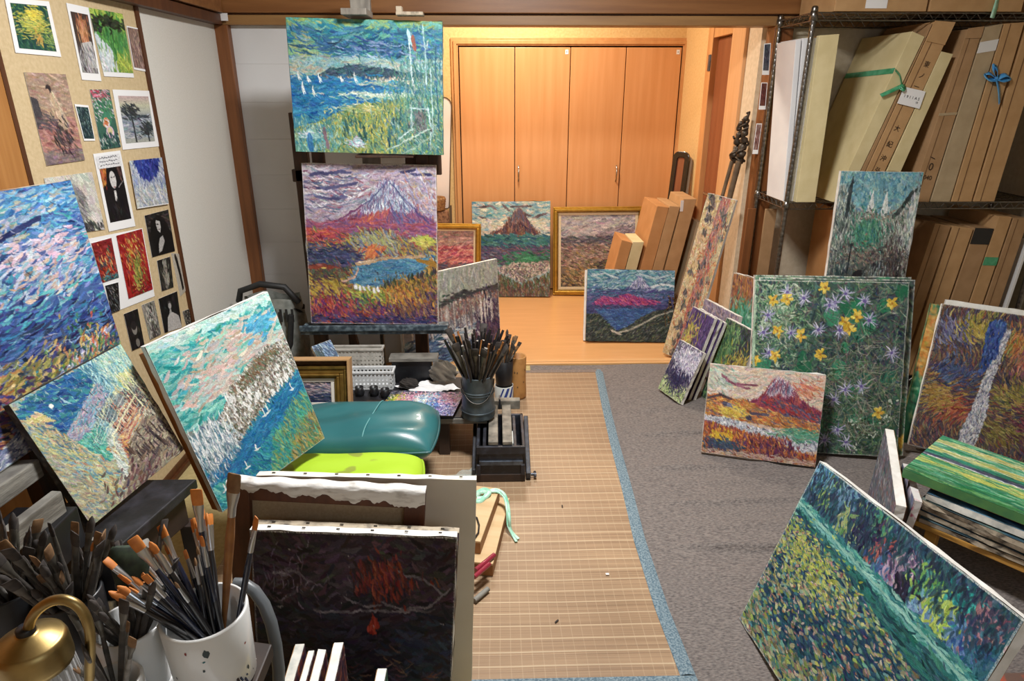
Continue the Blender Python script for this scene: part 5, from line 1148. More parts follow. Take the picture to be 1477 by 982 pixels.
def framed(pose, pic, label, profile, liner=None, lw=.02, t=.03, group=None, name='framed_painting', glaze=False):
    """profile: list of (width, height, material) steps from the outside in."""
    o, r, b, u, w, h = pose
    root = empty(name, frameM(o, r, b, u)); tag(root, label, 'framed painting', group)
    off = 0.0
    def ringbox(mb, a, wd, y0, y1):
        mb.box((a, y0, a), (w - a, y1, a + wd)); mb.box((a, y0, h - a - wd), (w - a, y1, h - a))
        mb.box((a, y0, a + wd), (a + wd, y1, h - a - wd)); mb.box((w - a - wd, y0, a + wd), (w - a, y1, h - a - wd))
    fr = None
    for i, (wd, hh, m) in enumerate(profile):
        mb = MB(); ringbox(mb, off, wd, -hh, t * .6)
        q = mb.build('frame' if i == 0 else 'frame_step', M_(m), fr or root, bevel=min(wd * .3, .004))
        if fr is None: fr = q
        off += wd
    if liner:
        mb = MB(); ringbox(mb, off, lw, .002, t * .6); mb.build('liner', M_(liner), root, bevel=.002); off += lw
    g = paint_mesh('painted_face', pic, w - 2 * off, h - 2 * off, parent=root); g.location = (off, .006, off)
    MB().box((.006, t * .6, .006), (w - .006, t * .62 + .004, h - .006)).build('backing_board', M_('card_edge'), root)
    return root

# ------------------------------------------------------------------ pinned prints
def prints(Q):
    x = XL - .0085; N = np.array((1., 0, 0)); R = np.random.default_rng(5)
    def pic(seed, base, ops, W=70, H=90):
        p = Pic(W, H, base, seed)
        for o in ops:
            getattr(p, o[0])(*o[1:])
        return p
    def pr(px, label, p, border=.0, btm=None, paper='paper_white', lift=.0, grp=None):
        Pt = [atX(a, b, x + lift) for a, b in px]
        TL, TR, BR, BL = Pt
        th = np.array((.0012, 0, 0))
        mb = MB(); mb.hexa([q - th * 0 for q in (BL, BR, TR, TL)], [q + th for q in (BL, BR, TR, TL)])
        root = mb.build('art_print', M_(paper)); tag(root, label, 'print', grp)
        b = border; bb = btm if btm is not None else b
        L = lambda u, v: (TL * (1 - u) + TR * u) * (1 - v) + (BL * (1 - u) + BR * u) * v
        paint_quad('printed_picture', p, L(b, b), L(1 - b, b), L(1 - b, 1 - bb), L(b, 1 - bb), N, .0012 + .0004, root)
        return root
    p = pic(1, '1f4a44', [('st', (0, 0, 1, 1), 260, .16, .03, 80, ['1f4a44', '2f6a4a', '18383c', '3f7a48']), ('st', (.15, .2, .9, .62), 200, .12, .04, 5, ['d8c840', 'a8b83c', 'e0d860', '8aa848', 'c8b048']), ('st', (.4, .1, .7, .3), 40, .12, .05, 20, ['e8d048', 'f0d840']), ('st', (.5, .62, .7, .85), 20, .1, .04, 90, ['d8a040', 'e0b048']), ('st', (.75, .6, 1, .9), 40, .1, .03, 30, ['a8b850', '7a9a48'])])
    pr([(6, -4), (70, 2), (88, 82), (22, 76)], 'white-bordered postcard of a dark green pond with yellow leaves, uppermost on the pin board', p, .09)
    p = pic(2, '4a3a34', [('fill', [(0, 0), (1, 0), (1, .45), (0, .45)], '4a3830'), ('fill', [(.3, .15), (.7, .1), (.8, .5), (.35, .6)], 'b8744a'), ('st', (.3, .1, .75, .5), 60, .2, .07, 80, ['c88050', 'a86038', 'd89868']), ('fill', [(.3, .5), (.9, .45), (1, .9), (.5, .9)], 'c8c4c0'), ('st', (0, .55, 1, 1), 80, .2, .06, 70, ['8a8a8c', 'b8b8b8', '6a6a70', 'd8d4d0'])])
    pr([(95, 4), (127, 11), (146, 117), (118, 115)], 'tall white-bordered print of an orange and grey figure beside the green print', p, .1)
    p = pic(3, '6a9a3a', [('st', (0, 0, 1, .3), 90, .2, .06, 20, ['c8d850', '9ac048', 'b0cc48']), ('st', (.1, .2, 1, .7), 200, .2, .07, 85, ['3a8a3a', '4a9a3a', '2f7a34', '5aa848']), ('st', (.0, .15, .25, .35), 20, .12, .08, 0, ['24301f']), ('st', (.35, .1, .95, .28), 40, .14, .08, 0, ['20301c', '2c3a24']), ('st', [(0, .4), (.4, .6), (.5, 1), (0, 1)], 60, .2, .08, 90, ['d8e0e4', 'c0d0dc', 'e8ecec']), ('st', (.5, .72, 1, 1), 60, .14, .05, 70, ['b8c83a', 'd0d850', '8aa838'])])
    pr([(127, 11), (176, 20), (193, 112), (150, 110)], 'unbordered bright green landscape print near the top of the pin board', p, .0, .07)
    p = pic(4, '8a6a60', [('st', (0, 0, 1, 1), 160, .2, .07, 80, ['8a6a60', 'a88878', '6a4a48', '9a7868']), ('st', (.3, .15, .7, .9), 60, .2, .06, 85, ['b89888', '5a4040'])])
    pr([(182, 37), (205, 42), (214, 104), (193, 100)], 'small brownish pink portrait print beside the green landscape print', p, .03, .05)
    p = pic(5, 'a88874', [('st', (0, 0, 1, .5), 160, .2, .07, 10, ['b09078', 'a4846c', 'bc9c84']), ('st', (0, .5, 1, .85), 160, .2, .07, 20, ['b87a70', 'a06a64', 'c08a7c']), ('st', (0, .85, 1, 1), 60, .2, .06, 0, ['7a6468', '8a7474']), ('fill', [(0, .25), (.15, .28), (.2, .5), (0, .6)], '4a4448'), ('fill', [(.46, .24), (.56, .23), (.66, .32), (.7, .46), (.8, .55), (.7, .62), (.52, .6), (.46, .48), (.48, .36)], 'c8a888'), ('st', [(.46, .24), (.56, .23), (.66, .32), (.7, .46), (.8, .55), (.7, .62), (.52, .6), (.46, .48)], 60, .14, .04, 75, ['d0b494', 'bc9a7c', 'd8c0a0']), ('disc', .47, .17, .07, '3a2c2c', .09), ('disc', .44, .2, .05, 'c0987c', .06), ('st', (.4, .6, .75, .85), 40, .16, .05, 60, ['3a3034', '4a3c40', '5a4848']), ('st', (.1, .45, .45, .6), 30, .14, .05, 20, ['6a5a5c', '584a50'])], 80, 140)
    pr([(34, 104), (94, 107), (122, 231), (67, 239)], 'large unframed print of a seated figure on a pinkish brown ground', p)
    p = pic(6, '24383c', [('st', (0, 0, 1, 1), 130, .25, .08, 80, ['1c2c34', '2f4a4c', '4a6a68', '16242c', '7a9490'])], 40, 90)
    pr([(107, 150), (127, 152), (137, 203), (121, 203)], 'small narrow dark teal print between the seated figure and the colourful still life', p, .06)
    p = pic(7, '3a6a58', [('st', (0, 0, 1, .2), 40, .2, .06, 20, ['c83a58', 'e0b8c4', 'd85a70']), ('st', (0, .15, 1, .5), 90, .16, .06, 40, ['3a8a5a', 'e0d0d8', '5aa068', 'c8c8d4', '2a6a4a']), ('disc', .55, .5, .24, '3f8a68'), ('disc', .5, .56, .17, 'e0dcd8'), ('st', (.42, .5, .6, .6), 10, .14, .07, 20, ['d8683a', 'e08048']), ('disc', .6, .72, .2, 'e0b8d0'), ('disc', .6, .7, .13, 'd8c890'), ('st', (0, .75, 1, 1), 70, .16, .06, 70, ['1f2c30', '2f5a58', 'c8d0c8', '24484c'])], 60, 110)
    pr([(129, 129), (157, 129), (174, 212), (146, 216)], 'narrow colourful still life print with pink, green and orange blotches', p)
    p = pic(8, 'b8b8b8', [('grad', [(0, 'c8a8a8'), (.2, 'c8c8a8'), (.5, '9aa4b0'), (1, 'a8aca0')]), ('st', (0, .4, 1, .9), 90, .2, .06, 5, ['8a98a8', 'b8c0c8', '6a7888']), ('line', [(.3, .3), (.34, .6), (.36, .98)], .05, '2a3034'), ('st', (.08, .22, .5, .46), 60, .16, .05, 40, ['2a3034', '3a4448']), ('line', [(.78, .62), (.8, .98)], .05, '2a3034'), ('st', (.62, .58, 1, .8), 50, .16, .05, 40, ['2a3034', '343c40']), ('st', (.6, .42, .9, .48), 10, .2, .04, 0, ['3a424c'])], 80, 110)
    pr([(162, 129), (217, 131), (229, 211), (177, 216)], 'white-bordered print of dark palm trees on a grey shore', p, .1)
    p = pic(9, '1a1818', [('st', (0, 0, .4, .4), 40, .2, .08, 80, ['c0402c', 'b86a2c', 'd08030']), ('st', (.6, 0, 1, .3), 30, .2, .07, 80, ['5a3a34', '6a4a3c']), ('fill', [(.3, .1), (.5, 0), (.75, .1), (.95, .6), (1, 1), (.1, 1), (.1, .6)], '141214'), ('disc', .5, .32, .15, 'd4d0cc', .22), ('line', [(.43, .28), (.48, .28)], .025, '3a3438'), ('line', [(.55, .28), (.6, .27)], .025, '3a3438'), ('line', [(.49, .44), (.54, .44)], .03, '8a4a4c'), ('line', [(.5, .5), (.48, .66)], .1, 'd8d4d0'), ('line', [(.7, .45), (.95, .36)], .02, '9a9494'), ('st', (.1, .6, 1, 1), 30, .2, .05, 80, ['1c1a1c', '221f22'])], 80, 120)
    root = pr([(134, 222), (173, 217), (195, 326), (157, 334)], 'white-bordered print of a pale-faced person in black with handwriting above', p, .1, .11)
    # the picture starts below the handwriting
    P9 = [atX(a, b, x + .0024) for a, b in ((138, 226), (172, 221), (176, 239), (142, 244))]
    q = Pic(90, 44, 'e6e6e8', 90); rr = q.rng
    for row in range(3):
        u = .12
        while u < .86: q.line([(u, .2 + row * .28 + rr.normal(0, .03)), (u + .03, .1 + row * .28 + .14 * rr.random()), (u + .06, .2 + row * .28)], .05, '3a3a44'); u += .085 + .03 * rr.random()
    paint_quad('handwriting', q, *P9, N, 0, root)
    p = pic(10, 'a8b4c4', [('st', (0, 0, 1, 1), 150, .25, .05, 80, ['a8b8d0', 'c8d0d8', '8a9ac0', 'd8dce0', '7080b0']), ('st', [(.1, 0), (.9, 0), (.75, .3), (.5, .45), (.25, .35)], 120, .25, .06, 85, ['24349a', '2c40a8', '1c2c80', '3a50b0']), ('st', (0, .6, 1, 1), 90, .2, .05, 70, ['c8ccc8', 'e0e4e4', '9aa8b8', 'b8b8a8'])], 80, 100)
    pr([(186, 232), (233, 227), (243, 294), (198, 301)], 'blue and white abstract print below the palm print', p, .0, .02, lift=.006)
    p = pic(11, 'cdcac0', [('st', (0, 0, 1, 1), 120, .3, .1, 60, ['cfccc2', 'c6c3b8', 'd6d3ca']), ('st', [(.4, .1), (.7, .3), (.75, .7), (.55, .8), (.5, .4)], 70, .2, .04, 60, ['8a8a88', '6a6a6a', 'a8a8a4']), ('st', (.35, .85, .95, 1), 50, .12, .05, 70, ['3a3c3a', '4a4c4a'])], 100, 110)
    pr([(63, 257), (132, 248), (151, 330), (126, 336)][:2] + [(151, 331), (80, 340)], 'pale ink drawing of a mountain half hidden behind the big blue painting', p)
    bw = lambda s, ops: pic(s, '1c1a1a', ops)
    p = bw(12, [('st', (0, 0, 1, .5), 40, .2, .08, 20, ['2a2626', '3a3432', '4a423a']), ('fill', [(.2, .15), (.75, .2), (1, .6), (1, 1), (.2, 1), (.1, .5)], '0f0e0f'), ('fill', [(.4, .16), (.55, .2), (.56, .36), (.5, .48), (.42, .42), (.38, .28)], 'c4c0bc'), ('line', [(.42, .27), (.47, .28)], .04, '3a3638'), ('line', [(.46, .4), (.5, .4)], .03, '4a3c40'), ('fill', [(.45, .6), (.58, .56), (.62, .7), (.45, .9), (.32, .94), (.36, .74)], 'b4b0ac'), ('fill', [(.3, .14), (.5, .06), (.66, .14), (.62, .24), (.4, .17)], '100f10')])
    pr([(208, 311), (242, 302), (252, 362), (219, 371)], 'black and white photograph of a person in a dark cap below the blue abstract', p)
    root = None
    # white sheet carrying the red prints
    S = [(118, 346), (205, 329), (223, 427), (160, 452)]
    Pt = [atX(a, b, x - .0002) for a, b in S]; mb = MB(); mb.hexa(Pt[::-1], [k + np.array((.001, 0, 0)) for k in Pt[::-1]])
    tag(mb.build('paper_sheet', M_('paper_white')), 'white paper sheet behind the two red flower prints', 'paper')
    p = pic(13, '8a1f20', [('st', (0, 0, 1, 1), 90, .25, .08, 20, ['9a2422', '7a1c20', 'a82c28']), ('st', (.2, .3, .9, .9), 60, .2, .08, 60, ['c85a34', 'e0a860', 'd0402c', '4a6a58', '2c4a48']), ('st', (.1, .85, 1, 1), 30, .2, .06, -15, ['3f8088', '2a5a60'])])
    pr([(131, 351), (160, 343), (171, 400), (147, 408)], 'small red fruit still life print on the white sheet', p, lift=.0015)
    p = pic(14, 'a81c1e', [('st', (0, 0, 1, 1), 120, .25, .08, 80, ['b01e20', '981a1c', 'bc2826']), ('st', (.2, .1, .85, .6), 130, .14, .05, 60, ['c83a24', 'd8682c', 'd8a838', 'b82c2c', 'e0c860', '7a3a2c']), ('st', (.35, .45, .7, .95), 70, .2, .05, 80, ['8a9a3a', '6a7a34', 'c8b048', '3a4a2c']), ('st', (.2, .85, .9, 1), 20, .2, .05, 0, ['7a1618'])], 80, 120)
    pr([(167, 340), (204, 330), (220, 417), (185, 431)], 'bright red print of a flower bouquet in a vase', p, lift=.0015)
    p = bw(15, [('st', (0, 0, 1, 1), 90, .2, .08, 80, ['3a3630', '4a463c', '2a2826']), ('st', (.35, .2, .65, .9), 40, .25, .08, 85, ['8a8478', 'a8a294'])])
    pr([(226, 376), (245, 370), (250, 414), (233, 420)], 'small grey photograph of a standing figure, between the red bouquet and the board edge', p)
    p = bw(16, [('fill', [(0, 0), (1, 0), (1, 1), (0, 1)], 'b8b0a0'), ('line', [(.4, .1), (.55, .5), (.6, .9)], .3, '1c1a1a'), ('disc', .38, .12, .14, '2a2624')])
    pr([(247, 365), (259, 366), (268, 419), (260, 427)], 'narrow photograph of a figure in a long black dress', p)
    p = bw(17, [('st', (0, 0, 1, 1), 50, .2, .08, 80, ['141214', '1c1a1c']), ('disc', .5, .28, .1, '4a4444', .15), ('disc', .5, .31, .085, 'b4b0ac', .12), ('fill', [(.46, .4), (.54, .4), (.56, .52), (.44, .52)], 'a8a4a0'), ('fill', [(.3, .6), (.45, .5), (.6, .5), (.9, .65), (1, 1), (.2, 1)], 'c0bcb8')])
    pr([(228, 431), (255, 420), (262, 472), (237, 480)], 'black and white photograph of a bare-shouldered person with dark surroundings', p)
    p = bw(18, [('st', (0, 0, 1, 1), 90, .2, .08, 80, ['7a766c', '3a3632', 'a8a498', '5a564e'])], ); pr([(263, 449), (273, 445), (278, 465), (268, 469)], 'tiny grey photograph at the lower edge of the pin board', p)
    p = bw(19, [('st', (0, 0, 1, 1), 60, .2, .08, 80, ['1c1a1a', '2c2826']), ('disc', .5, .45, .2, '8a847c', .24), ('disc', .5, .38, .2, '2a2626', .16), ('disc', .55, .85, .15, '7a746c')]); pr([(178, 453), (198, 445), (208, 498), (190, 506)], 'dark photograph of a face below the red bouquet print', p)
    p = bw(20, [('fill', [(0, 0), (1, 0), (1, 1), (0, 1)], '8a867c'), ('st', (0, 0, 1, 1), 60, .2, .08, 80, ['a8a498', '6a665e', 'c0bcb0']), ('st', (.3, .1, .7, .5), 30, .16, .08, 80, ['3a3632', 'c8c4b8']), ('st', (.3, .6, .9, 1), 30, .2, .08, 70, ['2c2a28', '4a4640'])]); pr([(204, 440), (222, 433), (232, 482), (216, 490)], 'grey photograph of a seated person beside the dark face photograph', p)
    p = bw(21, [('st', (0, 0, 1, 1), 60, .25, .08, 50, ['24262a', '3a3e44', '54585c', '1c1e22', '7a7a78'])]); pr([(151, 412), (170, 407), (173, 447), (160, 452)], 'small dark abstract photograph under the red fruit still life', p, lift=.0015)
    # cards on the right post of the opening
    xp = YS - .0512
    for (px, label, pal) in (([(1102, 63), (1112, 62), (1109, 108), (1099, 108)], 'dark blue-grey card pinned highest on the wooden post by the rack', ['4a5060', '343a48', '6a6a74']), ([(1098, 119), (1107, 119), (1104, 158), (1094, 158)], 'reddish brown card pinned in the middle of the post by the rack', ['6a3430', '54282c', '7a4a40']), ([(1091, 178), (1099, 178), (1093, 222), (1085, 222)], 'white-bordered red card pinned lowest on the wooden post by the rack', ['8a5a54', '9a7a70', '6a3a38', 'c0a8a0'])):
        Pt = [atY(a, b, xp) for a, b in px]; th = np.array((0, -.0015, 0))
        mb = MB(); mb.hexa(Pt[::-1], [k + th for k in Pt[::-1]]); root = mb.build('postcard', M_('paper_white')); tag(root, label, 'postcard')
        p = Pic(30, 70, pal[0], 33); p.st((0, 0, 1, 1), 60, .4, .15, 80, pal)
        L = lambda u, v: (Pt[0] * (1 - u) + Pt[1] * u) * (1 - v) + (Pt[3] * (1 - u) + Pt[2] * u) * v
        paint_quad('printed_picture', p, L(.1, .03), L(.9, .03), L(.9, .86), L(.1, .86), (0, -1, 0), .0019, root)

# ------------------------------------------------------------------ paintings, one by one
def paintings():
    I = dict
    A = fit((412, 25), (639, 31), (638, 223), (427, 219), Y0=3.17, lean=(2, 3), yaw=(0, 8), info='bay')
    canvas(A, pt_bay(), 'blue and green bay landscape with sailing boats, upper painting on the easel', edge='canvas_teal', t=.026)
    Bp = fit((435, 235), (629, 238), (632, 468), (449, 466), Y0=3.15, lean=(6, 3), yaw=(0, 8), info='fuji_lake')
    canvas(Bp, pt_fuji_lake(), 'autumn landscape of a snow-capped mountain above a blue lake, lower painting on the easel')
    C = fit((575, 405), (716, 373), (723, 497), (585, 544), z0=0.006, lean=(12, 6), yaw=(20, 30), info='harbour_rain')
    canvas(C, pt_harbour_rain(), 'rainy grey harbour painting standing behind the easel', edge='canvas_white')
    D = fit(None, (102, 260), (192, 552), None, z0=.73, lean=(9, 3), yaw=(80, 12), roll=(0, 2), aspect=.78, t=.0, info='blue_fuji', edges=(('top', (0, 276)), ('bottom', (0, 680)), ('right', (160, 450))), size=(.7, .55))
    canvas(D, pt_blue_fuji(), 'large blue painting of a snowy mountain on the easel by the pin board', edge='canvas_stained')
    E = fit((10, 585), (177, 495), (262, 650), (135, 757), z0=.545, lean=(18, 8), yaw=(55, 25), roll=(0, 3), t=.0, info='night_town')
    canvas(E, pt_night_town(), 'yellow and blue painting of a lit town at night, below the big blue painting', edge='canvas_dark')
    G = fit((210, 500), (385, 420), (469, 632), (320, 738), z0=.35, lean=(12, 8), yaw=(40, 30), roll=(0, 6), t=.0, info='teal_harbour')
    canvas(G, pt_teal_harbour(), 'turquoise harbour painting with white hillside houses, above the lime cushion', edge='canvas_white', t=.024, strainer=.034)
    # alcove
    H = fit((680, 290), (793, 291), (794, 428), (684, 427), z0=.002, lean=(8, 4), yaw=(0, 6), info='alcove_fuji')
    canvas(H, pt_alcove_fuji(), 'unframed painting of a brown volcano above a green valley, against the closet doors', edge='canvas_teal')
    prof = [(.012, .012, 'gold'), (.022, .02, 'gold'), (.01, .012, 'gold_dull')]
    J = fit((797, 298), (928, 298), (926, 426), (798, 424), z0=.002, lean=(6, 3), yaw=(0, 5), info='gold_r')
    framed(J, pt_valley(), 'gold-framed pale valley landscape beside the alcove cartons', prof, 'liner_linen', .022)
    K = fit((590, 322), (695, 322), (692, 437), (592, 437), z0=.002, lean=(6, 3), yaw=(0, 5), info='gold_l')
    framed(K, pt_red_sunset(), 'gold-framed painting of a red sunset behind the easel', prof, 'liner_linen', .014)
    Lp = fit((848, 388), (973, 390), (970, 494), (844, 491), z0=.003, lean=(14, 4), yaw=(0, 6), info='purple_fuji')
    canvas(Lp, pt_purple_fuji(), 'purple and teal painting of a white-capped mountain, standing before the alcove cartons', edge='canvas_stained')
    o, r, b, u, w, h = Lp
    canvas((o + b * .03 - r * .012 + u * .0, r, b, u, w * .99, h * .985), None, 'white canvas hidden behind the purple mountain painting', edge='canvas_white')
    Mp = fit((1022, 277), (1061, 290), (991, 524), (955, 508), z0=.003, lean=(14, 10), yaw=(-60, 20), roll=(0, 8), info='abstract')
    canvas(Mp, pt_abstract_tall(), 'tall beige abstract canvas with red drips leaning by the post', t=.02)
    # lower centre stack facing the camera
    P1 = top_pose((370, 686), (687, 693), 1.40, 4)
    canvas(P1, None, 'big blank white canvas standing rearmost in the front stack', edge='canvas_primed', staples=True)
    P2 = top_pose((327, 693), (614, 708), 1.335, 4)
    torn_canvas(P2)
    P3 = top_pose((368, 757), (662, 769), 1.285, 4)
    q = Pic(120, 90, '6a5a54', 40); q.st((0, 0, 1, 1), 300, .15, .04, 10, ['6a5a54', '8a7a60', '3a3a34', '94604a', '4a3a58'])
    canvas(P3, q, 'canvas with a dirty paint-stained top edge, directly behind the dark volcano painting', edge='canvas_dirty', staples=True)
    P4 = top_pose((361, 764), (659, 775), 1.25, 4)
    canvas(P4, pt_dark_fuji(), 'dark violet painting with a red glowing peak, frontmost of the stack', staples=True)
    # floor, right side
    Fl = fit((1088, 403), (1312, 408), (1293, 659), (1078, 648), z0=.012, lean=(14, 5), yaw=(-8, 14), info='flowers')
    canvas(Fl, pt_flowers(), 'large green painting of yellow and lilac flowers leaning at the rack', edge='canvas_white')
    o, r, b, u, w, h = Fl
    canvas((o + b * .03 + r * .03, r, b, u, w * 1.01, h * 1.015), pt_flowers(41, False, 120, 130), 'green leafy canvas directly behind the large flower painting', edge='canvas_white')
    canvas((o + b * .058 + r * .012, r, b, u, w * 1.03, h * 1.03), pt_flowers(42, False, 120, 130), 'second dark green canvas behind the large flower painting, next to the rack', edge='canvas_white')
    S = fit((1214.7, 248), (1332, 247), (1299, 436), (1186, 432), Y0=3.12, lean=(8, 3), yaw=(0, 10), roll=(0, 4), info='street')
    canvas(S, pt_street(), 'grey-green street scene with two white towers, standing above the flower painting', t=.026)
    O = fit((1025, 524.5), (1191.5, 541), (1176, 674), (1010.7, 651.5), z0=.012, lean=(14, 6), yaw=(-8, 14), info='orange')
    canvas(O, pt_orange_fuji(), 'orange and pink painting of a red mountain, leaning on the flower painting')
    W = fit((1360, 438), None, None, (1310, 641), z0=.012, lean=(16, 5), yaw=(-12, 8), roll=(0, 3), aspect=1.22, edges=(('top', (1477, 455)),), size=(.6, .7), info='ravine')
    canvas(W, pt_ravine(), 'dark autumn ravine painting with a white waterfall, by the lower cardboard boxes')
    o, r, b, u, w, h = W
    canvas((o + b * .032 - r * .035, r, b, u, w, h * .99), pt_small(43, '2f7a58', [((0, 0, 1, 1), ['2f8a60', '3a9a70', '1f6a50', '8ab080']), ((0, .1, .4, .4), ['d88a3a', 'c8a048'])]), 'green canvas with an orange flower showing behind the waterfall painting', edge='canvas_green')
    canvas((o + b * .062 + r * .03, r, b, u, w, h * 1.03), None, 'white-edged canvas standing behind the waterfall painting', edge='canvas_white')
    # small canvases
    s1 = fit((982, 491), (1016.5, 509), (981, 581.6), (946.6, 560), z0=.012, lean=(20, 1.2), yaw=(-68, 1.5), roll=(0, 2), info='s1')
    p = pt_small(50, '6a6a70', [((0, 0, 1, 1), ['5a5478', '6a6480', '4a4468', '7a7088']), ((0, .7, 1, 1), ['9ab070', 'b8c890', '7a9858', 'c8d0a0']), ((.15, .3, .85, .8), ['2a2a50', '34305a', '24244a', '3a3458']), ((.25, .1, .95, .42), ['c8c8dc', 'a8a8c0', '8a88a8', 'e0e0ec'])])
    canvas(s1, p, 'smallest canvas with a white-flowered bush, frontmost of the small leaning canvases', t=.018)
    s2 = fit((1001, 439), (1028.7, 462), (985, 575), (957.7, 552), z0=.012, lean=(18, 1.2), yaw=(-69, 1.5), roll=(0, 2), info='s2')
    def violet(s): return pt_small(s, '4a3a68', [((0, 0, 1, 1), ['4a3a70', '5a4a80', '3a2c58', '6a4a88']), ((0, .3, .5, 1), ['b8a840', '8a9a40', 'c8b050', 'a86a48'])])
    canvas(s2, violet(51), 'violet canvas with yellow flowers right behind the smallest canvas', t=.02)
    o, r, b, u, w, h = s2
    canvas((o + b * .03 + r * .012, r, b, u, w, h * 1.0), violet(52), 'middle one of three white-edged violet canvases in the small leaning row', t=.018)
    canvas((o + b * .056 + r * .02, r, b, u, w, h * .985), violet(53), 'rearmost of three white-edged violet canvases in the small leaning row', t=.018)
    s3 = fit((1037, 452), (1078, 483), (1040, 600), (1001, 571), z0=.012, lean=(16, 1.2), yaw=(-70, 1.5), roll=(0, 2), info='s3')
    p = pt_small(54, '2f4038', [((0, 0, 1, 1), ['2f4a40', '3a3a50', '24342f', '54604a', '44405a']), ((0, .1, .6, .9), ['5a8a50', '7aa058', '3a6a48']), ((.5, .4, 1, .8), ['c8b040', 'a89038', '3a3448'])])
    o, r, b, u, w, h = s3
    canvas((o + b * .055, r, b, u, w, h), p, 'dark green canvas with yellow dots behind the three violet canvases', t=.024)
    s4 = fit((1037, 428), (1083, 465), (1062, 560), (1012, 530), z0=.012, lean=(13, 1.2), yaw=(-71, 1.5), roll=(0, 2), info='s4')
    p = pt_small(55, '8a8098', [((0, 0, 1, 1), ['9a90a8', '7a7090', 'b8a8b0', '6a6480', 'a88a88'])])
    o, r, b, u, w, h = s4
    canvas((o - b * .075 - r * .03, r, b, u, w, h), p, 'lilac-grey canvas rising behind the dark green canvas', t=.022)
    s5 = fit((1060, 390.5), (1090, 405), (1078, 560), (1040, 540), z0=.012, lean=(9, 1.2), yaw=(-72, 1.5), roll=(0, 2), info='s5')
    p = pt_small(56, '8a6048', [((0, 0, 1, .6), ['a8643c', '8a5a48', 'c08a48', '6a4a58', 'b87a4a']), ((.2, .3, 1, .6), ['3a9a70', '5ab090', '8ac8b0', '2f8a68'])])
    canvas(s5, p, 'orange-brown canvas with a turquoise patch next to the flower painting', t=.02)
    o, r, b, u, w, h = s5
    canvas((o + b * .028 + r * .02, r, b, u, w, h * .99), None, 'dark-edged thin canvas behind the orange-brown canvas', edge='canvas_dirty', t=.018)
    # lily pond painting and the canvases round the flat stack
    Y = fit((1183.4, 664.5), (1476, 893), None, (1065.5, 891.7), z0=.012, lean=(30, 30), yaw=(-50, 60), roll=(0, 30), t=.0, edges=(('right', (1426.5, 982)), ('bottom', (1125, 982))), size=(.75, .6), info='lily')
    canvas(Y, pt_lily(), 'large dark blue lily pond painting tilted against the stack of canvases', t=.025)
    T = fit((1277, 618), (1292, 728), None, (1252, 712), z0=.012, lean=(10, 6), yaw=(-88, 6), roll=(0, 3), t=.0, info='t1')
    p = pt_small(57, '6a6a78', [((0, 0, 1, 1), ['6a6a80', '8a7a88', '4a5a68', 'a8a8b0', '5a7a80', '84605a'])], 100, 80)
    canvas(T, p, 'small grey-violet canvas with a broad white top edge, beside the flat stack', t=.03)
    return dict(bay=A, fuji=Bp, blue=D, night=E, teal=G, lily=Y, street=S, t1=T, flowers=Fl)

def torn_canvas(pose):
    """stretcher seen from behind: brown bars, bare linen, and a torn white canvas flap folded over the top bar"""
    o, r, b, u, w, h = pose
    root = empty('canvas_back_view', frameM(o, r, b, u)); tag(root, 'stretcher seen from behind with a torn white canvas flap over its top bar', 'canvas')
    s = .05; t = .022
    mb = MB(); mb.box((0, 0, 0), (s, t, h)); mb.box((w - s, 0, 0), (w, t, h)); mb.box((s, .001, h - s), (w - s, t, h)); mb.box((s, .001, 0), (w - s, t, s))
    mb.build('stretcher_frame', M_('brown_bar'), root, bevel=.002)
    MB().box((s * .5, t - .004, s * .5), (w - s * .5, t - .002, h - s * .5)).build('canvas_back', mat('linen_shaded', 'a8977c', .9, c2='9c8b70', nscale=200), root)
    rg = random.Random(3); n = 90
    def fn(i, j):
        x = w * (.0 + i)
        L = (.018 + .026 * i + .004 * math.sin(i * 23) + .004 * math.sin(i * 61)) + (rg.uniform(-.002, .003) if j > .99 else 0)
        if j < .35: k = j / .35; return (x, t - (t + .004) * k, h + .003 + .002 * math.sin(i * 31))
        k = (j - .35) / .65; return (x, -.004 - .003 * math.sin(k * PI) - .002 * math.sin(i * 40 + k * 3), h + .002 - L * k)
    MB().grid(fn, n, 8).build('torn_canvas_flap', M_('canvas_stained2'), root)
mat('canvas_primed', 'd9d5c9', .75, c2='d2cdbf', nscale=6)
mat('canvas_stained2', 'd9d8d4', .85, c2='8f8a82', nscale=26, stretch=(1, 1, 3), ramp=(.5, .8), bump=.4)
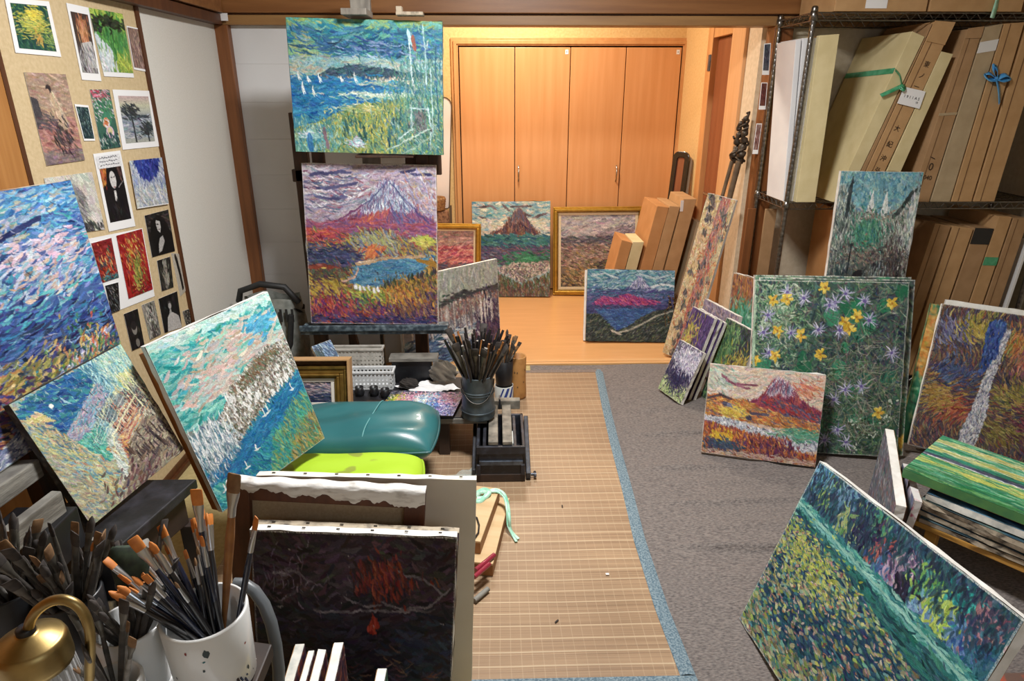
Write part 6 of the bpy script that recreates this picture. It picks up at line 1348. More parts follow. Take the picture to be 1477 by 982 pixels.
# ------------------------------------------------------------------ easels and studio furniture
def main_easel(Pz):
    o, r, b, u, w, h = Pz['fuji']; o2, r2, b2, u2, w2, h2 = Pz['bay']
    zt = float(o[2]) ; yt = 3.15
    root = empty('studio_easel', loc=(0, yt + .05, 0)); tag(root, 'dark wooden studio easel carrying the bay and the lake paintings', 'easel')
    Y0 = yt + .05
    L = lambda x, y, z: (x, y - Y0, z)
    xc = float(atY(519, 10, 3.3)[0]); yb = yt + .2
    xl, xr = float(atY(462, 490, yb)[0]), float(atY(608, 490, yb)[0])
    # lower tray
    x0, x1 = float(o[0]) - .05, float(o[0] + w) + .05
    MB().box(L(x0, yt - .035, zt - .05), L(x1, yt + .075, zt - .02)).box(L(x0, yt - .045, zt - .03), L(x1, yt - .03, zt + .0)).build('canvas_tray', M_('easel_stained'), root, bevel=.004)
    for x in (xl, xr):
        MB().box(L(x - .035, yb, .02), L(x + .035, yb + .045, 1.5)).build('upright', M_('easel_wood'), root, bevel=.004)
    x5 = float(atY(505, 490, yb)[0]); MB().box(L(x5 - .02, yb + .05, .03), L(x5 + .02, yb + .08, 1.0)).build('rear_strut', M_('easel_wood'), root, bevel=.003)
    MB().bar(L(x5 - .02, yb + .06, .5), L(x5 + .06, yb + .06, .04), .035, .03).build('rear_strut', M_('easel_wood'), root, bevel=.003)
    MB().box(L(xc - .045, yt + .155, zt + .1), L(xc + .045, yt + .19, 2.12)).build('mast', M_('easel_grey'), root, bevel=.004)
    MB().tube([L(xl + .33, yb + .02, .1), L(xl + .33, yb + .02, zt - .06)], .012, 12).build('winder_screw', M_('steel_dark'), root)
    MB().box(L(xl - .04, yb + .0, .0), L(xr + .04, yb + .05, .06)).build('base_bar', M_('easel_wood'), root, bevel=.004)
    for x in (xl, xr): MB().box(L(x - .035, yt - .05, .0), L(x + .035, yb + .12, .05)).build('foot', M_('easel_wood'), root, bevel=.006)
    zm = float(o2[2])
    MB().box(L(xl - .05, yb - .0, zm - .16), L(xr + .05, yb + .03, zm - .1)).build('crossbar', M_('easel_wood'), root, bevel=.004)
    x2, x3 = float(o2[0]) , float(o2[0] + w2)
    MB().box(L(xc - .05, yt + .025, zm - .03), L(xc + .22, yt + .16, zm - .018)).build('upper_ledge', M_('easel_wood'), root, bevel=.003)
    for x in (x2 + .07, x3 - .11, x3 - .05): MB().box(L(x - .03, yt + .13, zm - .12), L(x + .03, yt + .155, zm + .02)).build('ledge_bracket', M_('easel_wood'), root, bevel=.003)
    zt2 = zm + h2
    mb = MB(); mb.box(L(xc - .055, yt - .01, zt2 + .004), L(xc + .055, yt + .155, zt2 + .03)); mb.build('top_clamp', M_('easel_grey'), root, bevel=.003)
    xa, xb = float(atY(571, 26, yt)[0]), float(atY(610, 26, yt)[0])
    MB().box(L(xa, yt + .0, zt2 + .004), L(xb, yt + .07, zt2 + .018)).box(L(xa, yt + .01, zt2 + .018), L(xa + .025, yt + .06, zt2 + .04)).build('side_clamp', M_('canvas_dirty'), root, bevel=.002)

def wall_easel(Pz):
    o, r, b, u, w, h = Pz['blue']
    root = empty('wooden_easel', frameM(o, r, b, u)); tag(root, 'dark easel by the pin board holding the big blue mountain painting', 'easel')
    iu = lambda z: z
    MB().box((-.02, -.045, -.055), (w * .42, .05, -.006)).build('canvas_tray', M_('plank_grey'), root, bevel=.004)
    k = .56
    MB().box((w * k - .06, .03, -.5), (w * k, .075, h + .07)).build('mast', M_('easel_wood'), root, bevel=.004)
    MB().box((w * k - .09, -.004, h + .004), (w * k + .03, .08, h + .05)).build('top_clamp', M_('easel_wood'), root, bevel=.004)
    for s in (.05, .55): MB().bar((w * s, .06, -.02), (w * s, .062, -.70), .05, .03).build('leg', M_('easel_wood'), root, bevel=.004)

def left_table():
    zt = .53
    P = [atZ(px, py, zt) for px, py in ((-40, 790), (172, 788), (282, 692), (180, 640))]
    P[0] = np.array((-1.2, P[1][1], zt)); P[3] = np.array((-1.2, P[2][1] + .14, zt)); far = P[2] + (P[2] - P[1]) * .02
    P[3] = np.array((-1.2, far[1], zt))
    root = empty('side_table', loc=(0, 0, 0)); tag(root, 'paint-blackened side table along the pin board wall', 'table')
    Q = [P[0], P[1], far, P[3]]
    dn = np.array((0, 0, -.03))
    MB().hexa([q + dn for q in Q], Q).build('table_top', M_('table_dark'), root, bevel=.004)
    ins = lambda q, k: np.array((q[0] + (-.03 if q[0] > -1.15 else .03), q[1] + (.03 if k < 2 else -.03), q[2]))
    I = [ins(q, k) for k, q in enumerate(Q)]
    MB().hexa([q + np.array((0, 0, -.13)) for q in I], [q + dn * 1.02 for q in I]).build('apron', M_('table_edge'), root, bevel=.003)
    for q in I: MB().box((q[0] - .022, q[1] - .022, 0), (q[0] + .022, q[1] + .022, zt - .13)).build('leg', M_('table_edge'), root, bevel=.003)
    # a grey plank lying over the near corner
    a, b_ = np.array(atY(-20, 806, 1.17)), np.array(atY(84, 716, 1.38)); a[2] = b_[2] = .655
    tag(MB().box((-1.19, 1.27, .5305), (-1.04, 1.40, .641)).build('tin_box', M_('can_black'), None, bevel=.004), 'black box on the side table under the grey plank', 'box')
    MB().bar(a + np.array((0, 0, .014)), b_ + np.array((0, 0, .014)), .026, .06).build('plank', M_('plank_grey'), None, bevel=.003)
    tag(bpy.data.objects['plank'], 'weathered grey wooden plank lying on the black side table', 'plank')
    # white drawer box under the table
    root2 = empty('storage_box', loc=(-1.10, 1.47, 0)); tag(root2, 'pale box standing under the black side table', 'box')
    MB().box((-.04, -.08, .0), (.085, .08, .34)).build('body', M_('paper_grey'), root2, bevel=.006)
    MB().box((-.045, -.085, .34), (.09, .085, .355)).build('lid', M_('plastic_white'), root2, bevel=.004)

def low_table():
    zt = .22; root = empty('low_table', loc=(0, 0, 0)); tag(root, 'low paint-covered work table in front of the easel', 'table')
    x0, x1, y0, y1 = -1.08, -.05, 2.66, 3.11
    MB().box((x0, y0, zt - .022), (x1, y1, zt)).build('table_top', M_('table_dark'), root, bevel=.004)
    MB().box((x0 + .03, y0 - .006, zt - .03), (x1, y0, zt - .004)).build('edge_strip', M_('plank_grey'), root, bevel=.002)
    for x in (x0 + .05, x1 - .2):
        for y in (y0 + .05, y1 - .05): MB().box((x - .025, y - .025, .01), (x + .025, y + .025, zt - .022)).build('leg', M_('table_edge'), root, bevel=.003)

def basket(name, label, px0, px1, ybase, z, h, depth, m):
    """perforated plastic basket; its front face spans the two pixels at depth ybase"""
    x0, x1 = float(atY(px0, 530, ybase)[0]), float(atY(px1, 530, ybase)[0])
    w = x1 - x0; root = empty(name, loc=(x0, ybase, z)); tag(root, label, 'basket')
    def perf(w, h, M):
        mb = MB(); nx, nz = max(4, int(w / .018)), max(2, int(h / .018)); cx, cz = w / nx, h / nz; t = .003; k = .26
        for i in range(nx + 1):
            mb.box((max(0, i * cx - cx * k), -t / 2, 0), (min(w, i * cx + cx * k), t / 2, h))
        for j in range(nz + 1):
            mb.box((0, -t * .51, max(0, j * cz - cz * k)), (w, t * .51, min(h, j * cz + cz * k)))
        mb.v = [tuple(M @ Vector(p)) for p in mb.v]; return mb
    perf(w, h, Matrix.Identity(4)).build('front_panel', M_(m), root)
    perf(w, h, Matrix.Translation((0, depth, 0))).build('back_panel', M_(m), root)
    R = Matrix.Rotation(PI / 2, 4, 'Z')
    perf(depth, h, R).build('side_panel', M_(m), root); perf(depth, h, Matrix.Translation((w, 0, 0)) @ R).build('side_panel', M_(m), root)
    MB().box((0, 0, 0), (w, depth, .004)).build('base', M_(m), root)
    t = .008; mb = MB(); mb.box((-t, -t, h), (w + t, .002, h + .012)); mb.box((-t, depth - .002, h), (w + t, depth + t, h + .012)); mb.box((-t, .002, h), (.002, depth - .002, h + .012)); mb.box((w - .002, .002, h), (w + t, depth - .002, h + .012))
    mb.build('rim', M_(m), root, bevel=.002)
    return root, x0, x1

def crumple(name, c, rx, ry, rz, m, seed, amp=.25, flat=True, n=40):
    rg = random.Random(seed); K = [(rg.uniform(2, 9), rg.uniform(2, 9), rg.uniform(0, 6), rg.uniform(-1, 1)) for _ in range(9)]
    def fn(u, v):
        th, ph = 2 * PI * u, PI * v
        d = sum(a4 * abs(math.sin(a * math.cos(th) * math.sin(ph) + b * math.cos(ph) * 1.2 + cc + 2 * math.sin(th))) for a, b, cc, a4 in K) / 5
        k = 1 + amp * d
        z = math.cos(ph) * rz * k
        return (c[0] + rx * k * math.sin(ph) * math.cos(th), c[1] + ry * k * math.sin(ph) * math.sin(th), max(c[2] + z, c[2] - rz * .35) if flat else c[2] + z)
    return MB().grid(fn, n * 2, n, flip=True).build(name, m)

def table_things():
    z = .22
    basket('plastic_basket', 'pale perforated plastic basket, nearer of the two on the low table', 504, 565, 2.965, z + .001, .085, .065, 'plastic_white')
    tag(MB().box((-.98, 3.052, z), (-.60, 3.105, z + .085)).build('box', M_('table_dark'), None, bevel=.003), 'long black box under the grey basket at the rear of the low table', 'box'); bpy.data.objects['box'].name = 'long_box'
    basket('plastic_basket', 'grey perforated plastic basket at the rear edge of the low table', 470, 552, 3.056, z + .086, .085, .045, 'basket_grey')
    # wooden strip leaning behind
    a, b_ = atY(562, 509, 3.075), atY(626, 507, 3.075)
    tag(MB().box((a[0] + .01, 3.045, z), (b_[0] - .01, 3.10, z + .118)).build('black_tin', M_('can_black'), None, bevel=.004), 'black tin at the rear of the low table under a wooden strip', 'tin')
    MB().box((a[0] + .0, 3.03, z + .1185), (b_[0] + .02, 3.108, z + .138)).build('wooden_strip', M_('plank_grey'), None, bevel=.003); tag(bpy.data.objects['wooden_strip'], 'narrow stained wooden board lying on the black tin at the rear of the low table', 'board')
    # papers
    rg = random.Random(9)
    for k, (q, lab) in enumerate((([(570, 556), (640, 548), (664, 560), (606, 567)], 'crumpled white paper sheet on the low table under the grey rag'),)):
        P4 = [atZ(a, b, z + .012) for a, b in q]
        ph = rg.uniform(0, 6)
        def fn(u, v):
            p = (P4[3] * (1 - u) + P4[2] * u) * (1 - v) + (P4[0] * (1 - u) + P4[1] * u) * v
            return (p[0] + .006 * math.sin(v * 9 + ph), p[1], z + .006 + .012 * (math.sin(u * 8 + ph) * math.sin(v * 5 + ph)) ** 2 + .006 * abs(math.sin(u * 19 + v * 7)))
        tag(MB().grid(fn, 30, 14).build('paper_sheet', M_('paper_white')), lab, 'paper')
    c = atZ(640, 538, z + .05)
    tag(crumple('rag', (c[0], c[1] - .03, z + .062), .07, .045, .07, M_('rag'), 4, .5), 'crumpled brown-grey cloth on the low table beside the brush bucket', 'rag')
    c = atZ(590, 553, z + .03)
    tag(crumple('rag', (c[0], c[1], z + .03), .045, .03, .025, M_('rag_dark'), 8, .5), 'smaller black paint cloth on the low table, next to the brown-grey cloth', 'rag')
    # small black paint cups
    for k, (px, py, lab) in enumerate(((519, 570, 'crusted black oil cup nearest the gilt frame'), (540, 570, 'crusted black oil cup between the palette and the pale basket'), (556, 573, 'dark oil cup with a greenish rim close to the pale basket'))):
        c = atZ(px, py, z); root = empty('oil_cup', loc=tuple(c)); tag(root, lab, 'cup')
        MB().lathe([(0, .001), (.02, .001), (.026, .022), (.019, .030), (.021, .045), (.018, .045), (.016, .032), (.0, .028)], 20).build('cup', M_('can_black'), root)
        MB().lathe([(0, .034), (.012, .0335), (.0155, .033)], 20).build('dried_paint', M_('smear'), root)
    # palette
    q = [(566, 563), (670, 566), (653, 600), (545, 595)]
    zs = (.246, .246, .240, .240); Pq = [atZ(a, b, zz) for (a, b), zz in zip(q, zs)]
    dn = np.array((0, 0, -.008)); root = MB().hexa([p + dn for p in (Pq[3], Pq[2], Pq[1], Pq[0])], [Pq[3], Pq[2], Pq[1], Pq[0]]).build('palette', M_('table_dark')); tag(root, 'rectangular palette board covered in blue, pink and red paint', 'palette')
    o = paint_quad('mixed_paint', pt_palette(), *Pq, (0, 0, 1), .0012, root, attr_mat('oil_paint'))
    MB().box((-.62, 2.70, z), (-.22, 2.83, .229)).build('palette_riser', M_('table_edge')); tag(bpy.data.objects['palette_riser'], 'dark board lying under the paint palette', 'board')
    # stacked dark palettes
    root = MB().box((-.86, 2.68, z + .0005), (-.64, 2.83, z + .011)).build('old_palette', M_('table_dark'), None, bevel=.003); tag(root, 'old dark palette board between the gilt frame and the oil cups', 'palette')
    # gilt frame in an open box
    Pg = fit((396, 517), (506, 516), (508, 606), (400, 608), z0=z + .001, lean=(8, 4), yaw=(0, 6), roll=(0, 2), info='gilt')
    o, r, b, u, w, h = Pg
    root = empty('cardboard_case', frameM(o, r, b, u)); tag(root, 'shallow cardboard case holding the small gilt frame on the low table', 'case')
    t = .012; mb = MB(); mb.box((0, -.03, 0), (t * .5, .035, h)); mb.box((w - t, -.03, 0), (w, .035, h)); mb.box((t * .5, -.03, h - t * .6), (w - t, .035, h)); mb.box((t * .5, -.03, 0), (w - t, .035, t * .5)); mb.build('case_side', M_('cardboard'), root, bevel=.001)
    MB().box((t * .5, .03, t * .5), (w - t, .035, h - t * .6)).build('case_back', M_('card_edge'), root)
    k = .015; q = Pic(60, 60, '6a6a78', 66); q.st((0, 0, 1, 1), 220, .2, .06, 20, ['c8a8b0', '4a5a78', '8a8a98', '2f3a54', 'd8c0c0', '6a5a70']); q.st((0, .6, 1, 1), 90, .2, .06, 10, ['24304a', '3a4a70'])
    framed((o + r * (t * .5 + .002) + u * (t * .5 + .001) + b * .0, r, b, u, w - t * 1.5 - .004, h - t * 1.1 - .026), q, 'small gilt-framed flower picture standing in a cardboard case', [(.016, .014, 'gold_olive'), (.02, .008, 'gold_dull'), (.012, .014, 'gold_dull'), (.01, .006, 'gold_olive')], 'liner_white', .018, t=.026)
    # small study behind it
    Ps = fit((449, 499), (476, 491), (494, 522), (466, 532), Y0=2.80, lean=(30, 10), yaw=(10, 20), roll=(-10, 20), info='study')
    q = Pic(60, 60, '4a6a8a', 67); q.st((0, 0, 1, 1), 160, .2, .06, 60, ['3a5a88', '7a98b8', '24384f', 'a8b8c8', '2f4a70']); q.st((0, .2, .35, 1), 50, .2, .06, 80, ['1f3434', '2a4440'])
    canvas(Ps, q, 'tiny blue study with white borders lying behind the gilt frame', t=.02, name='small_study')
    # a black carrier bag beyond it
    bag()

def bag():
    zc = .0; c = np.array((-1.20, 3.40, 0)); root = empty('carrier_bag', loc=tuple(c)); tag(root, 'grey and black bag with black straps behind the easel', 'bag')
    def fn(u, v):
        th = 2 * PI * u; k = 1 + .06 * math.sin(3 * th) + .05 * math.sin(7 * th + v * 8)
        rr = k * (1 - .25 * max(0, v - .7)); n = 3.0
        cs, sn = math.cos(th), math.sin(th); s = (abs(cs) ** n + abs(sn) ** n) ** (-1 / n)
        return (.15 * rr * s * cs, .09 * rr * s * sn, .012 + .56 * v + .01 * math.sin(th * 4))
    MB().grid(fn, 60, 24).build('bag_body', M_('bag_grey'), root)
    MB().grid(lambda u, v: (.165 * v * math.cos(2 * PI * u), .085 * v * math.sin(2 * PI * u), .5 + .02 * math.sin(5 * u * 6)), 40, 6).build('bag_opening', M_('bag_black'), root)
    S = lambda pts, r: MB().tube(pts, r, 8).build('strap', M_('bag_black'), root)
    S([(-.16, -.05, .56), (-.14, -.06, .62), (-.03, -.07, .66), (.09, -.06, .64), (.15, -.04, .55)], .017)
    S([(-.08, -.09, .56), (-.04, -.11, .46), (.0, -.12, .34), (.06, -.115, .24), (.1, -.11, .34), (.12, -.1, .5)], .015)
    S([(-.1, -.08, .54), (-.13, -.105, .46), (-.12, -.115, .37), (-.06, -.12, .34), (-.03, -.12, .40)], .013)
    mb = MB()
    for k in range(5): mb.box((.0 + k * .03, -.1, .46), (.012 + k * .03, -.095, .53))
    mb.build('vent_slot', M_('bag_black'), root)

def pillow(name, c, sx, sy, sz, m, yaw=0.0, pitch=0.0, n=4, sag=0.0, crease=.004, seed=1):
    rg = random.Random(seed); ph = [rg.uniform(0, 6) for _ in range(6)]
    R = Matrix.Rotation(yaw, 3, 'Z') @ Matrix.Rotation(pitch, 3, 'X')
    def sq(u):  # cosine spaced for a smooth rim
        return -math.cos(PI * u)
    def surf(sgn):
        def fn(u, v):
            a, b = sq(u), sq(v)
            # superellipse plan
            X = a * math.sqrt(max(0, 1 - .12 * b * b)); Y = b * math.sqrt(max(0, 1 - .12 * a * a))
            e = max(0.0, (1 - abs(a) ** n)) * max(0.0, (1 - abs(b) ** n))
            z = sgn * sz * e ** .5
            if sgn > 0: z += -sag * math.exp(-(a * a + b * b) * 2) + crease * e * (math.sin(a * 6 + b * 3 + ph[0]) + math.sin(b * 8 - a * 4 + ph[1]))
            return tuple(Vector(c) + R @ Vector((X * sx, Y * sy, z)))
        return fn
    mb = MB(); mb.grid(surf(1), 60, 60); mb.grid(surf(-1), 60, 60, flip=True)
    o = mb.build(name, m)
    rim = []
    def rp(a, b): return Vector(c) + R @ Vector((a * math.sqrt(max(0, 1 - .12 * b * b)) * sx, b * math.sqrt(max(0, 1 - .12 * a * a)) * sy, 0))
    for k in range(40): rim.append(rp(-1 + 2 * k / 40, -1))
    for k in range(40): rim.append(rp(1, -1 + 2 * k / 40))
    for k in range(40): rim.append(rp(1 - 2 * k / 40, 1))
    for k in range(41): rim.append(rp(-1, 1 - 2 * k / 40))
    return o, rim, R

def cushions():
    root = empty('low_stool', loc=(-.56, 2.26, 0)); tag(root, 'low dark stool under the teal and lime cushions', 'stool')
    MB().box((-.2, -.34, .19), (.22, .3, .215)).build('seat', M_('table_edge'), root, bevel=.004)
    for x in (-.17, .19):
        for y in (-.3, .26): MB().box((x - .02, y - .02, .012), (x + .02, y + .02, .19)).build('leg', M_('table_edge'), root, bevel=.003)
    o, rim, R = pillow('floor_cushion', (-.555, 2.40, .295), .31, .185, .08, M_('vinyl_teal'), n=5, seed=3, crease=.004); tag(o, 'shiny teal vinyl cushion on the low stool', 'cushion')
    MB().tube(rim, .006, 6, cap=False).build('piping', M_('piping_teal'), o)
    mb = MB()
    for a in (.03, ):
        mb.tube([(-.555 + a * 1.0 + .04 * t, 2.40 + .176 * (t * 2 - 1), .295 + .0815 * max(0, (1 - abs(t * 2 - 1) ** 5)) ** .5 * (1 - abs(a / .31) ** 5) ** .5 + .003) for t in [k / 30 for k in range(31)]], .0025, 6)
    mb.build('seam', mat('seam_light', '5f9a9c', .5), o)
    o, rim, R = pillow('floor_cushion', (-.55, 2.06, .275), .275, .15, .058, M_('cushion_lime'), n=6, seed=5, crease=.003); tag(o, 'lime green cushion with a leaf pattern, in front of the teal cushion', 'cushion')
    MB().tube(rim, .006, 6, cap=False).build('piping', mat('piping_lime', '94b824', .6), o)

# ------------------------------------------------------------------ paint box, boards, bits on the mat
def paint_box():
    x0, x1 = -.095, .115; y0, y1, z1 = 2.45, 2.76, .185
    root = empty('sketch_box_easel', loc=(0, 2.45, .012)); tag(root, 'folded black sketch box easel with paint-crusted slats, on the bamboo mat', 'sketch box')
    L = lambda x, y, z: (x, y - 2.45, z - .012 + .002)
    t = .014
    MB().box(L(x0, y0, .013), L(x1, y0 + t, .05)).build('bottom_rail', M_('table_edge'), root, bevel=.003)
    MB().box(L(x0 + .012, y0 + .004, .05), L(x1 - .012, y0 + t, z1 - .035)).build('front_panel', M_('box_paint'), root, bevel=.002)
    MB().box(L(x0, y0, z1 - .036), L(x1, y0 + t, z1)).build('front_rail', M_('box_paint'), root, bevel=.003)
    MB().box(L(x0 + .012, y0 - .006, .098), L(x1 - .01, y0 + .006, .118)).build('metal_strap', M_('box_metal'), root, bevel=.002)
    for x in (x0, x1 - .02): MB().box(L(x, y0 - .008, .05), L(x + .018, y0 + .006, .1)).build('latch', M_('box_paint'), root, bevel=.003)
    for x in (x0, x1 - t): MB().box(L(x, y0 + t, .013), L(x + t, y1, z1)).build('side_panel', M_('box_paint'), root, bevel=.003)
    MB().box(L(x0, y1 - t, .013), L(x1, y1, z1)).build('back_panel', M_('box_paint'), root, bevel=.003)
    MB().box(L(x0 + t, y0 + t, .013), L(x1 - t, y1 - t, .03)).build('bottom', M_('box_paint'), root)
    for x in (x0 + .028, x1 - .05): MB().box(L(x, y0 + t, z1 - .03), L(x + .014, y1 - t, z1 - .004)).build('inner_rail', M_('box_paint'), root, bevel=.002)
    for a in (-.043, .018):
        MB().box(L(a, y0 + .012, z1 + .001), L(a + .042, y1 + .06, z1 + .018)).build('slat', M_('box_slat'), root, bevel=.003)
    MB().box(L(x0 + .045, y1 + .06, z1 - .01), L(x1 - .01, y1 + .1, z1 + .035)).build('canvas_clamp', M_('box_slat'), root, bevel=.003)
    MB().box(L(.004, y1 + .058, z1 + .0), L(.012, y1 + .102, z1 + .045)).build('clamp_bolt', M_('box_metal'), root)
    MB().bar(L(x1 + .014, y0 + .01, .03), L(x1 + .014, y1 + .0, z1 - .03), .05, .02, up=(1, 0, 0)).build('folded_leg', M_('box_paint'), root, bevel=.003)
    MB().bar(L(x0 - .012, y0 + .02, .05), L(x0 - .012, y1 - .02, z1 - .03), .03, .016, up=(1, 0, 0)).build('folded_leg', M_('box_paint'), root, bevel=.003)
    MB().tube([L(x1 + .026, y0 + .03, .03), L(x1 + .05, y0 + .03, .03)], .007, 10).tube([L(x1 + .044, y0 + .012, .03), L(x1 + .044, y0 + .05, .03)], .006, 8).build('wing_nut', M_('box_metal'), root)
    MB().box(L(.056, y0 + .05, z1 - .06), L(.078, y0 + .16, z1 - .01)).build('paint_tube', M_('cup_stripe'), root, bevel=.004)

def shallow_boxes():
    def tray(label, near, far, W, z0, z1, dx=0):
        near, far = np.array(near), np.array(far); d = (far - near); d[2] = 0; L = np.linalg.norm(d); d /= L; n = np.array((-d[1], d[0], 0))
        o = near.copy(); o[2] = z0
        root = empty('wooden_tray', frameM(o, d, n, (0, 0, 1))); tag(root, label, 'box')
        h = z1 - z0
        MB().box((0, 0, h - .008), (L, W, h)).build('lid', M_('pale_board'), root, bevel=.001)
        MB().box((.001, .001, 0), (L - .001, W - .001, h - .008)).build('side', M_('board_edge'), root, bevel=.001)
        return root
    z = .016
    tray('lower of two pale wooden boxes beside the blank white canvas', atZ(711, 813, .07), atZ(735, 718, .07), .26, z, .07)
    tray('upper pale wooden box with a mint ribbon, beside the blank white canvas', atZ(693, 781, .125), atZ(721, 704, .125), .24, .071, .125)
    # mint ribbon with bow and trailing tails
    P = lambda x, y, zz: atZ(x, y, zz)
    root = empty('mint_ribbon', loc=(0, 0, 0)); tag(root, 'loose mint green plastic ribbon trailing from the upper wooden box to the mat', 'ribbon')
    for pts in ([(686, 712, .128), (698, 706, .131), (706, 709, .14), (700, 717, .131), (688, 719, .128)], [(687, 716, .129), (694, 709, .143), (702, 712, .134), (694, 722, .13), (686, 723, .129)]):
        ribbon([P(*p) for p in pts], .017, 'ribbon_mint', root, 'bow_loop')
    for pts in ([(704, 708, .132), (716, 706, .135), (727, 712, .13), (733, 728, .10), (735, 748, .075), (737, 765, .03), (748, 777, .02)], [(704, 709, .134), (718, 709, .133), (728, 718, .12), (732, 738, .09), (733, 757, .05), (740, 772, .022), (745, 781, .02)]):
        ribbon([P(*p) for p in pts], .011, 'ribbon_mint', root, 'tail')
    for k, (a, b_, lab) in enumerate((((686, 822), (713, 800), 'upper of two dark red rods lying on the lower wooden box'), ((684, 832), (706, 813), 'lower of two dark red rods lying on the lower wooden box'))):
        MB().tube([atZ(*a, .08), atZ(*b_, .08)], .0085, 12).build('red_rod', M_('red_handle')); tag(bpy.data.objects['red_rod' if k == 0 else 'red_rod.001'], lab, 'rod')
    MB().tube([atZ(684, 866, .026), atZ(704, 849, .026)], .009, 10).build('wooden_stick', M_('plank_grey')); tag(bpy.data.objects['wooden_stick'], 'short grey stick lying on the bamboo mat by the white canvas', 'stick')
    MB().tube([atZ(*p, .13) for p in ((680, 742), (688, 747), (691, 757), (690, 768), (684, 777))], .0035, 8).build('cable_loop', M_('tape_black')); tag(bpy.data.objects['cable_loop'], 'black cable loop lying on the upper wooden box', 'cable')
    # clear film behind the white canvas
    q = [atZ(a, b, zz) for a, b, zz in ((640, 690, .03), (686, 672, .05), (690, 684, .04), (660, 694, .03))]
    m = mat('clear_film', 'c8d8d4', .15, spec=.8); m.node_tree.nodes['Principled BSDF'].inputs['Alpha'].default_value = .35
    def fn(u, v):
        p = (q[3] * (1 - u) + q[2] * u) * (1 - v) + (q[0] * (1 - u) + q[1] * u) * v; return (p[0], p[1], p[2] - .012 + .02 * abs(math.sin(u * 7 + v * 4)))
    tag(MB().grid(fn, 16, 8).build('plastic_film', m), 'scrap of clear plastic film behind the blank white canvas', 'film')

def ribbon(pts, w, m, parent=None, name='ribbon'):
    pts = [Vector(p) for p in pts]
    # Catmull-Rom
    out = []
    for i in range(len(pts) - 1):
        p0, p1, p2, p3 = pts[max(i - 1, 0)], pts[i], pts[i + 1], pts[min(i + 2, len(pts) - 1)]
        for k in range(6):
            t = k / 6; out.append(.5 * ((2 * p1) + (p2 - p0) * t + (2 * p0 - 5 * p1 + 4 * p2 - p3) * t * t + (3 * p1 - p0 - 3 * p2 + p3) * t ** 3))
    out.append(pts[-1]); vs = []
    for i, p in enumerate(out):
        t = (out[min(i + 1, len(out) - 1)] - out[max(i - 1, 0)]).normalized(); s = t.cross(Vector((0.3, -.6, .75)).normalized())
        s = s.normalized() if s.length > 1e-3 else t.orthogonal().normalized()
        nn = t.cross(s) * .0006
        vs += [p - s * w / 2 - nn, p + s * w / 2 - nn, p + s * w / 2 + nn, p - s * w / 2 + nn]
    n = len(out); fs = [(i * 4 + k, i * 4 + (k + 1) % 4, i * 4 + 4 + (k + 1) % 4, i * 4 + 4 + k) for i in range(n - 1) for k in range(4)]
    mb = MB(); mb.add(vs, fs, True); return mb.build(name, M_(m), parent)

# ------------------------------------------------------------------ brushes
PROTO = {}
def brush_proto(kind, hm, fm, bm, L=.26, bw=.010, bt=.005, bl=.024, hr=.0042, pointed=False, splay=1.0, stick=False):
    root = empty('paintbrush'); zf = L - bl - .035
    MB().tube([(0, 0, 0), (0, 0, .02), (0, 0, zf * .55), (0, 0, zf * .85), (0, 0, zf)], [.0016, .0024, hr, hr * 1.15, hr * .85], 10).build('handle', M_(hm), root)
    if not stick:
        def sec(mb, P):
            n = 12; vs = [(rx * math.cos(2 * PI * k / n), ry * math.sin(2 * PI * k / n), z) for z, rx, ry in P for k in range(n)]
            fs = [(i * n + k, i * n + (k + 1) % n, (i + 1) * n + (k + 1) % n, (i + 1) * n + k) for i in range(len(P) - 1) for k in range(n)]
            mb.add(vs, fs, True); mb.add(vs[-n:], [tuple(range(n))]); return mb
        sec(MB(), [(zf - .002, hr * .95, hr * .95), (zf + .012, hr * 1.0, hr * 1.0), (zf + .03, bw * .9, bt), (zf + .036, bw * .95, bt * .9)]).build('ferrule', M_(fm), root)
        z = zf + .034
        if pointed: P = [(z, bw * .9, bt), (z + bl * .5, bw * splay, bt * 1.1), (z + bl * .85, bw * .5, bt * .6), (z + bl, bw * .08, bt * .1)]
        else: P = [(z, bw * .9, bt * .9), (z + bl * .5, bw * splay, bt * .9), (z + bl * .93, bw * splay * .98, bt * .45), (z + bl, bw * splay * .85, bt * .2)]
        sec(MB(), P).build('bristles', M_(bm), root)
    PROTO[kind] = [root, L, 0]
    return root

def put_brush(kind, base, dirv, label, group=None, s=1.0, roll=0.0):
    root, L, used = PROTO[kind]
    o = root if not used else copy_tree(root); PROTO[kind][2] += 1
    d = Vector(dirv).normalized(); q = d.to_track_quat('Z', 'Y') @ Matrix.Rotation(roll, 3, 'Z').to_quaternion()
    o.rotation_mode = 'QUATERNION'; o.rotation_quaternion = q; o.location = base; o.scale = (s, s, s)
    tag(o, label, 'paintbrush', group)
    return o

def fill_pot(c, rim_r, rim_z, base_z, spec, seed, lean=(0, 0), spread=.75):
    """spec: (kind, count, label, group, (smin, smax)); brushes stand in the pot and lean on its rim"""
    rg = random.Random(seed)
    for kind, n, label, group, (s0, s1) in spec:
        for k in range(n):
            a = rg.uniform(0, 2 * PI); rr = rim_r * spread * math.sqrt(rg.random())
            top = Vector((c[0] + rr * math.cos(a) + lean[0] * .02, c[1] + rr * math.sin(a) + lean[1] * .02, rim_z))
            a2 = a + PI + rg.uniform(-.9, .9); r2 = rim_r * .55 * math.sqrt(rg.random())
            bot = Vector((c[0] + r2 * math.cos(a2) - lean[0] * .03, c[1] + r2 * math.sin(a2) - lean[1] * .03, base_z + rg.uniform(0, .01)))
            put_brush(kind, bot, top - bot, label, group, rg.uniform(s0, s1), rg.uniform(0, PI))

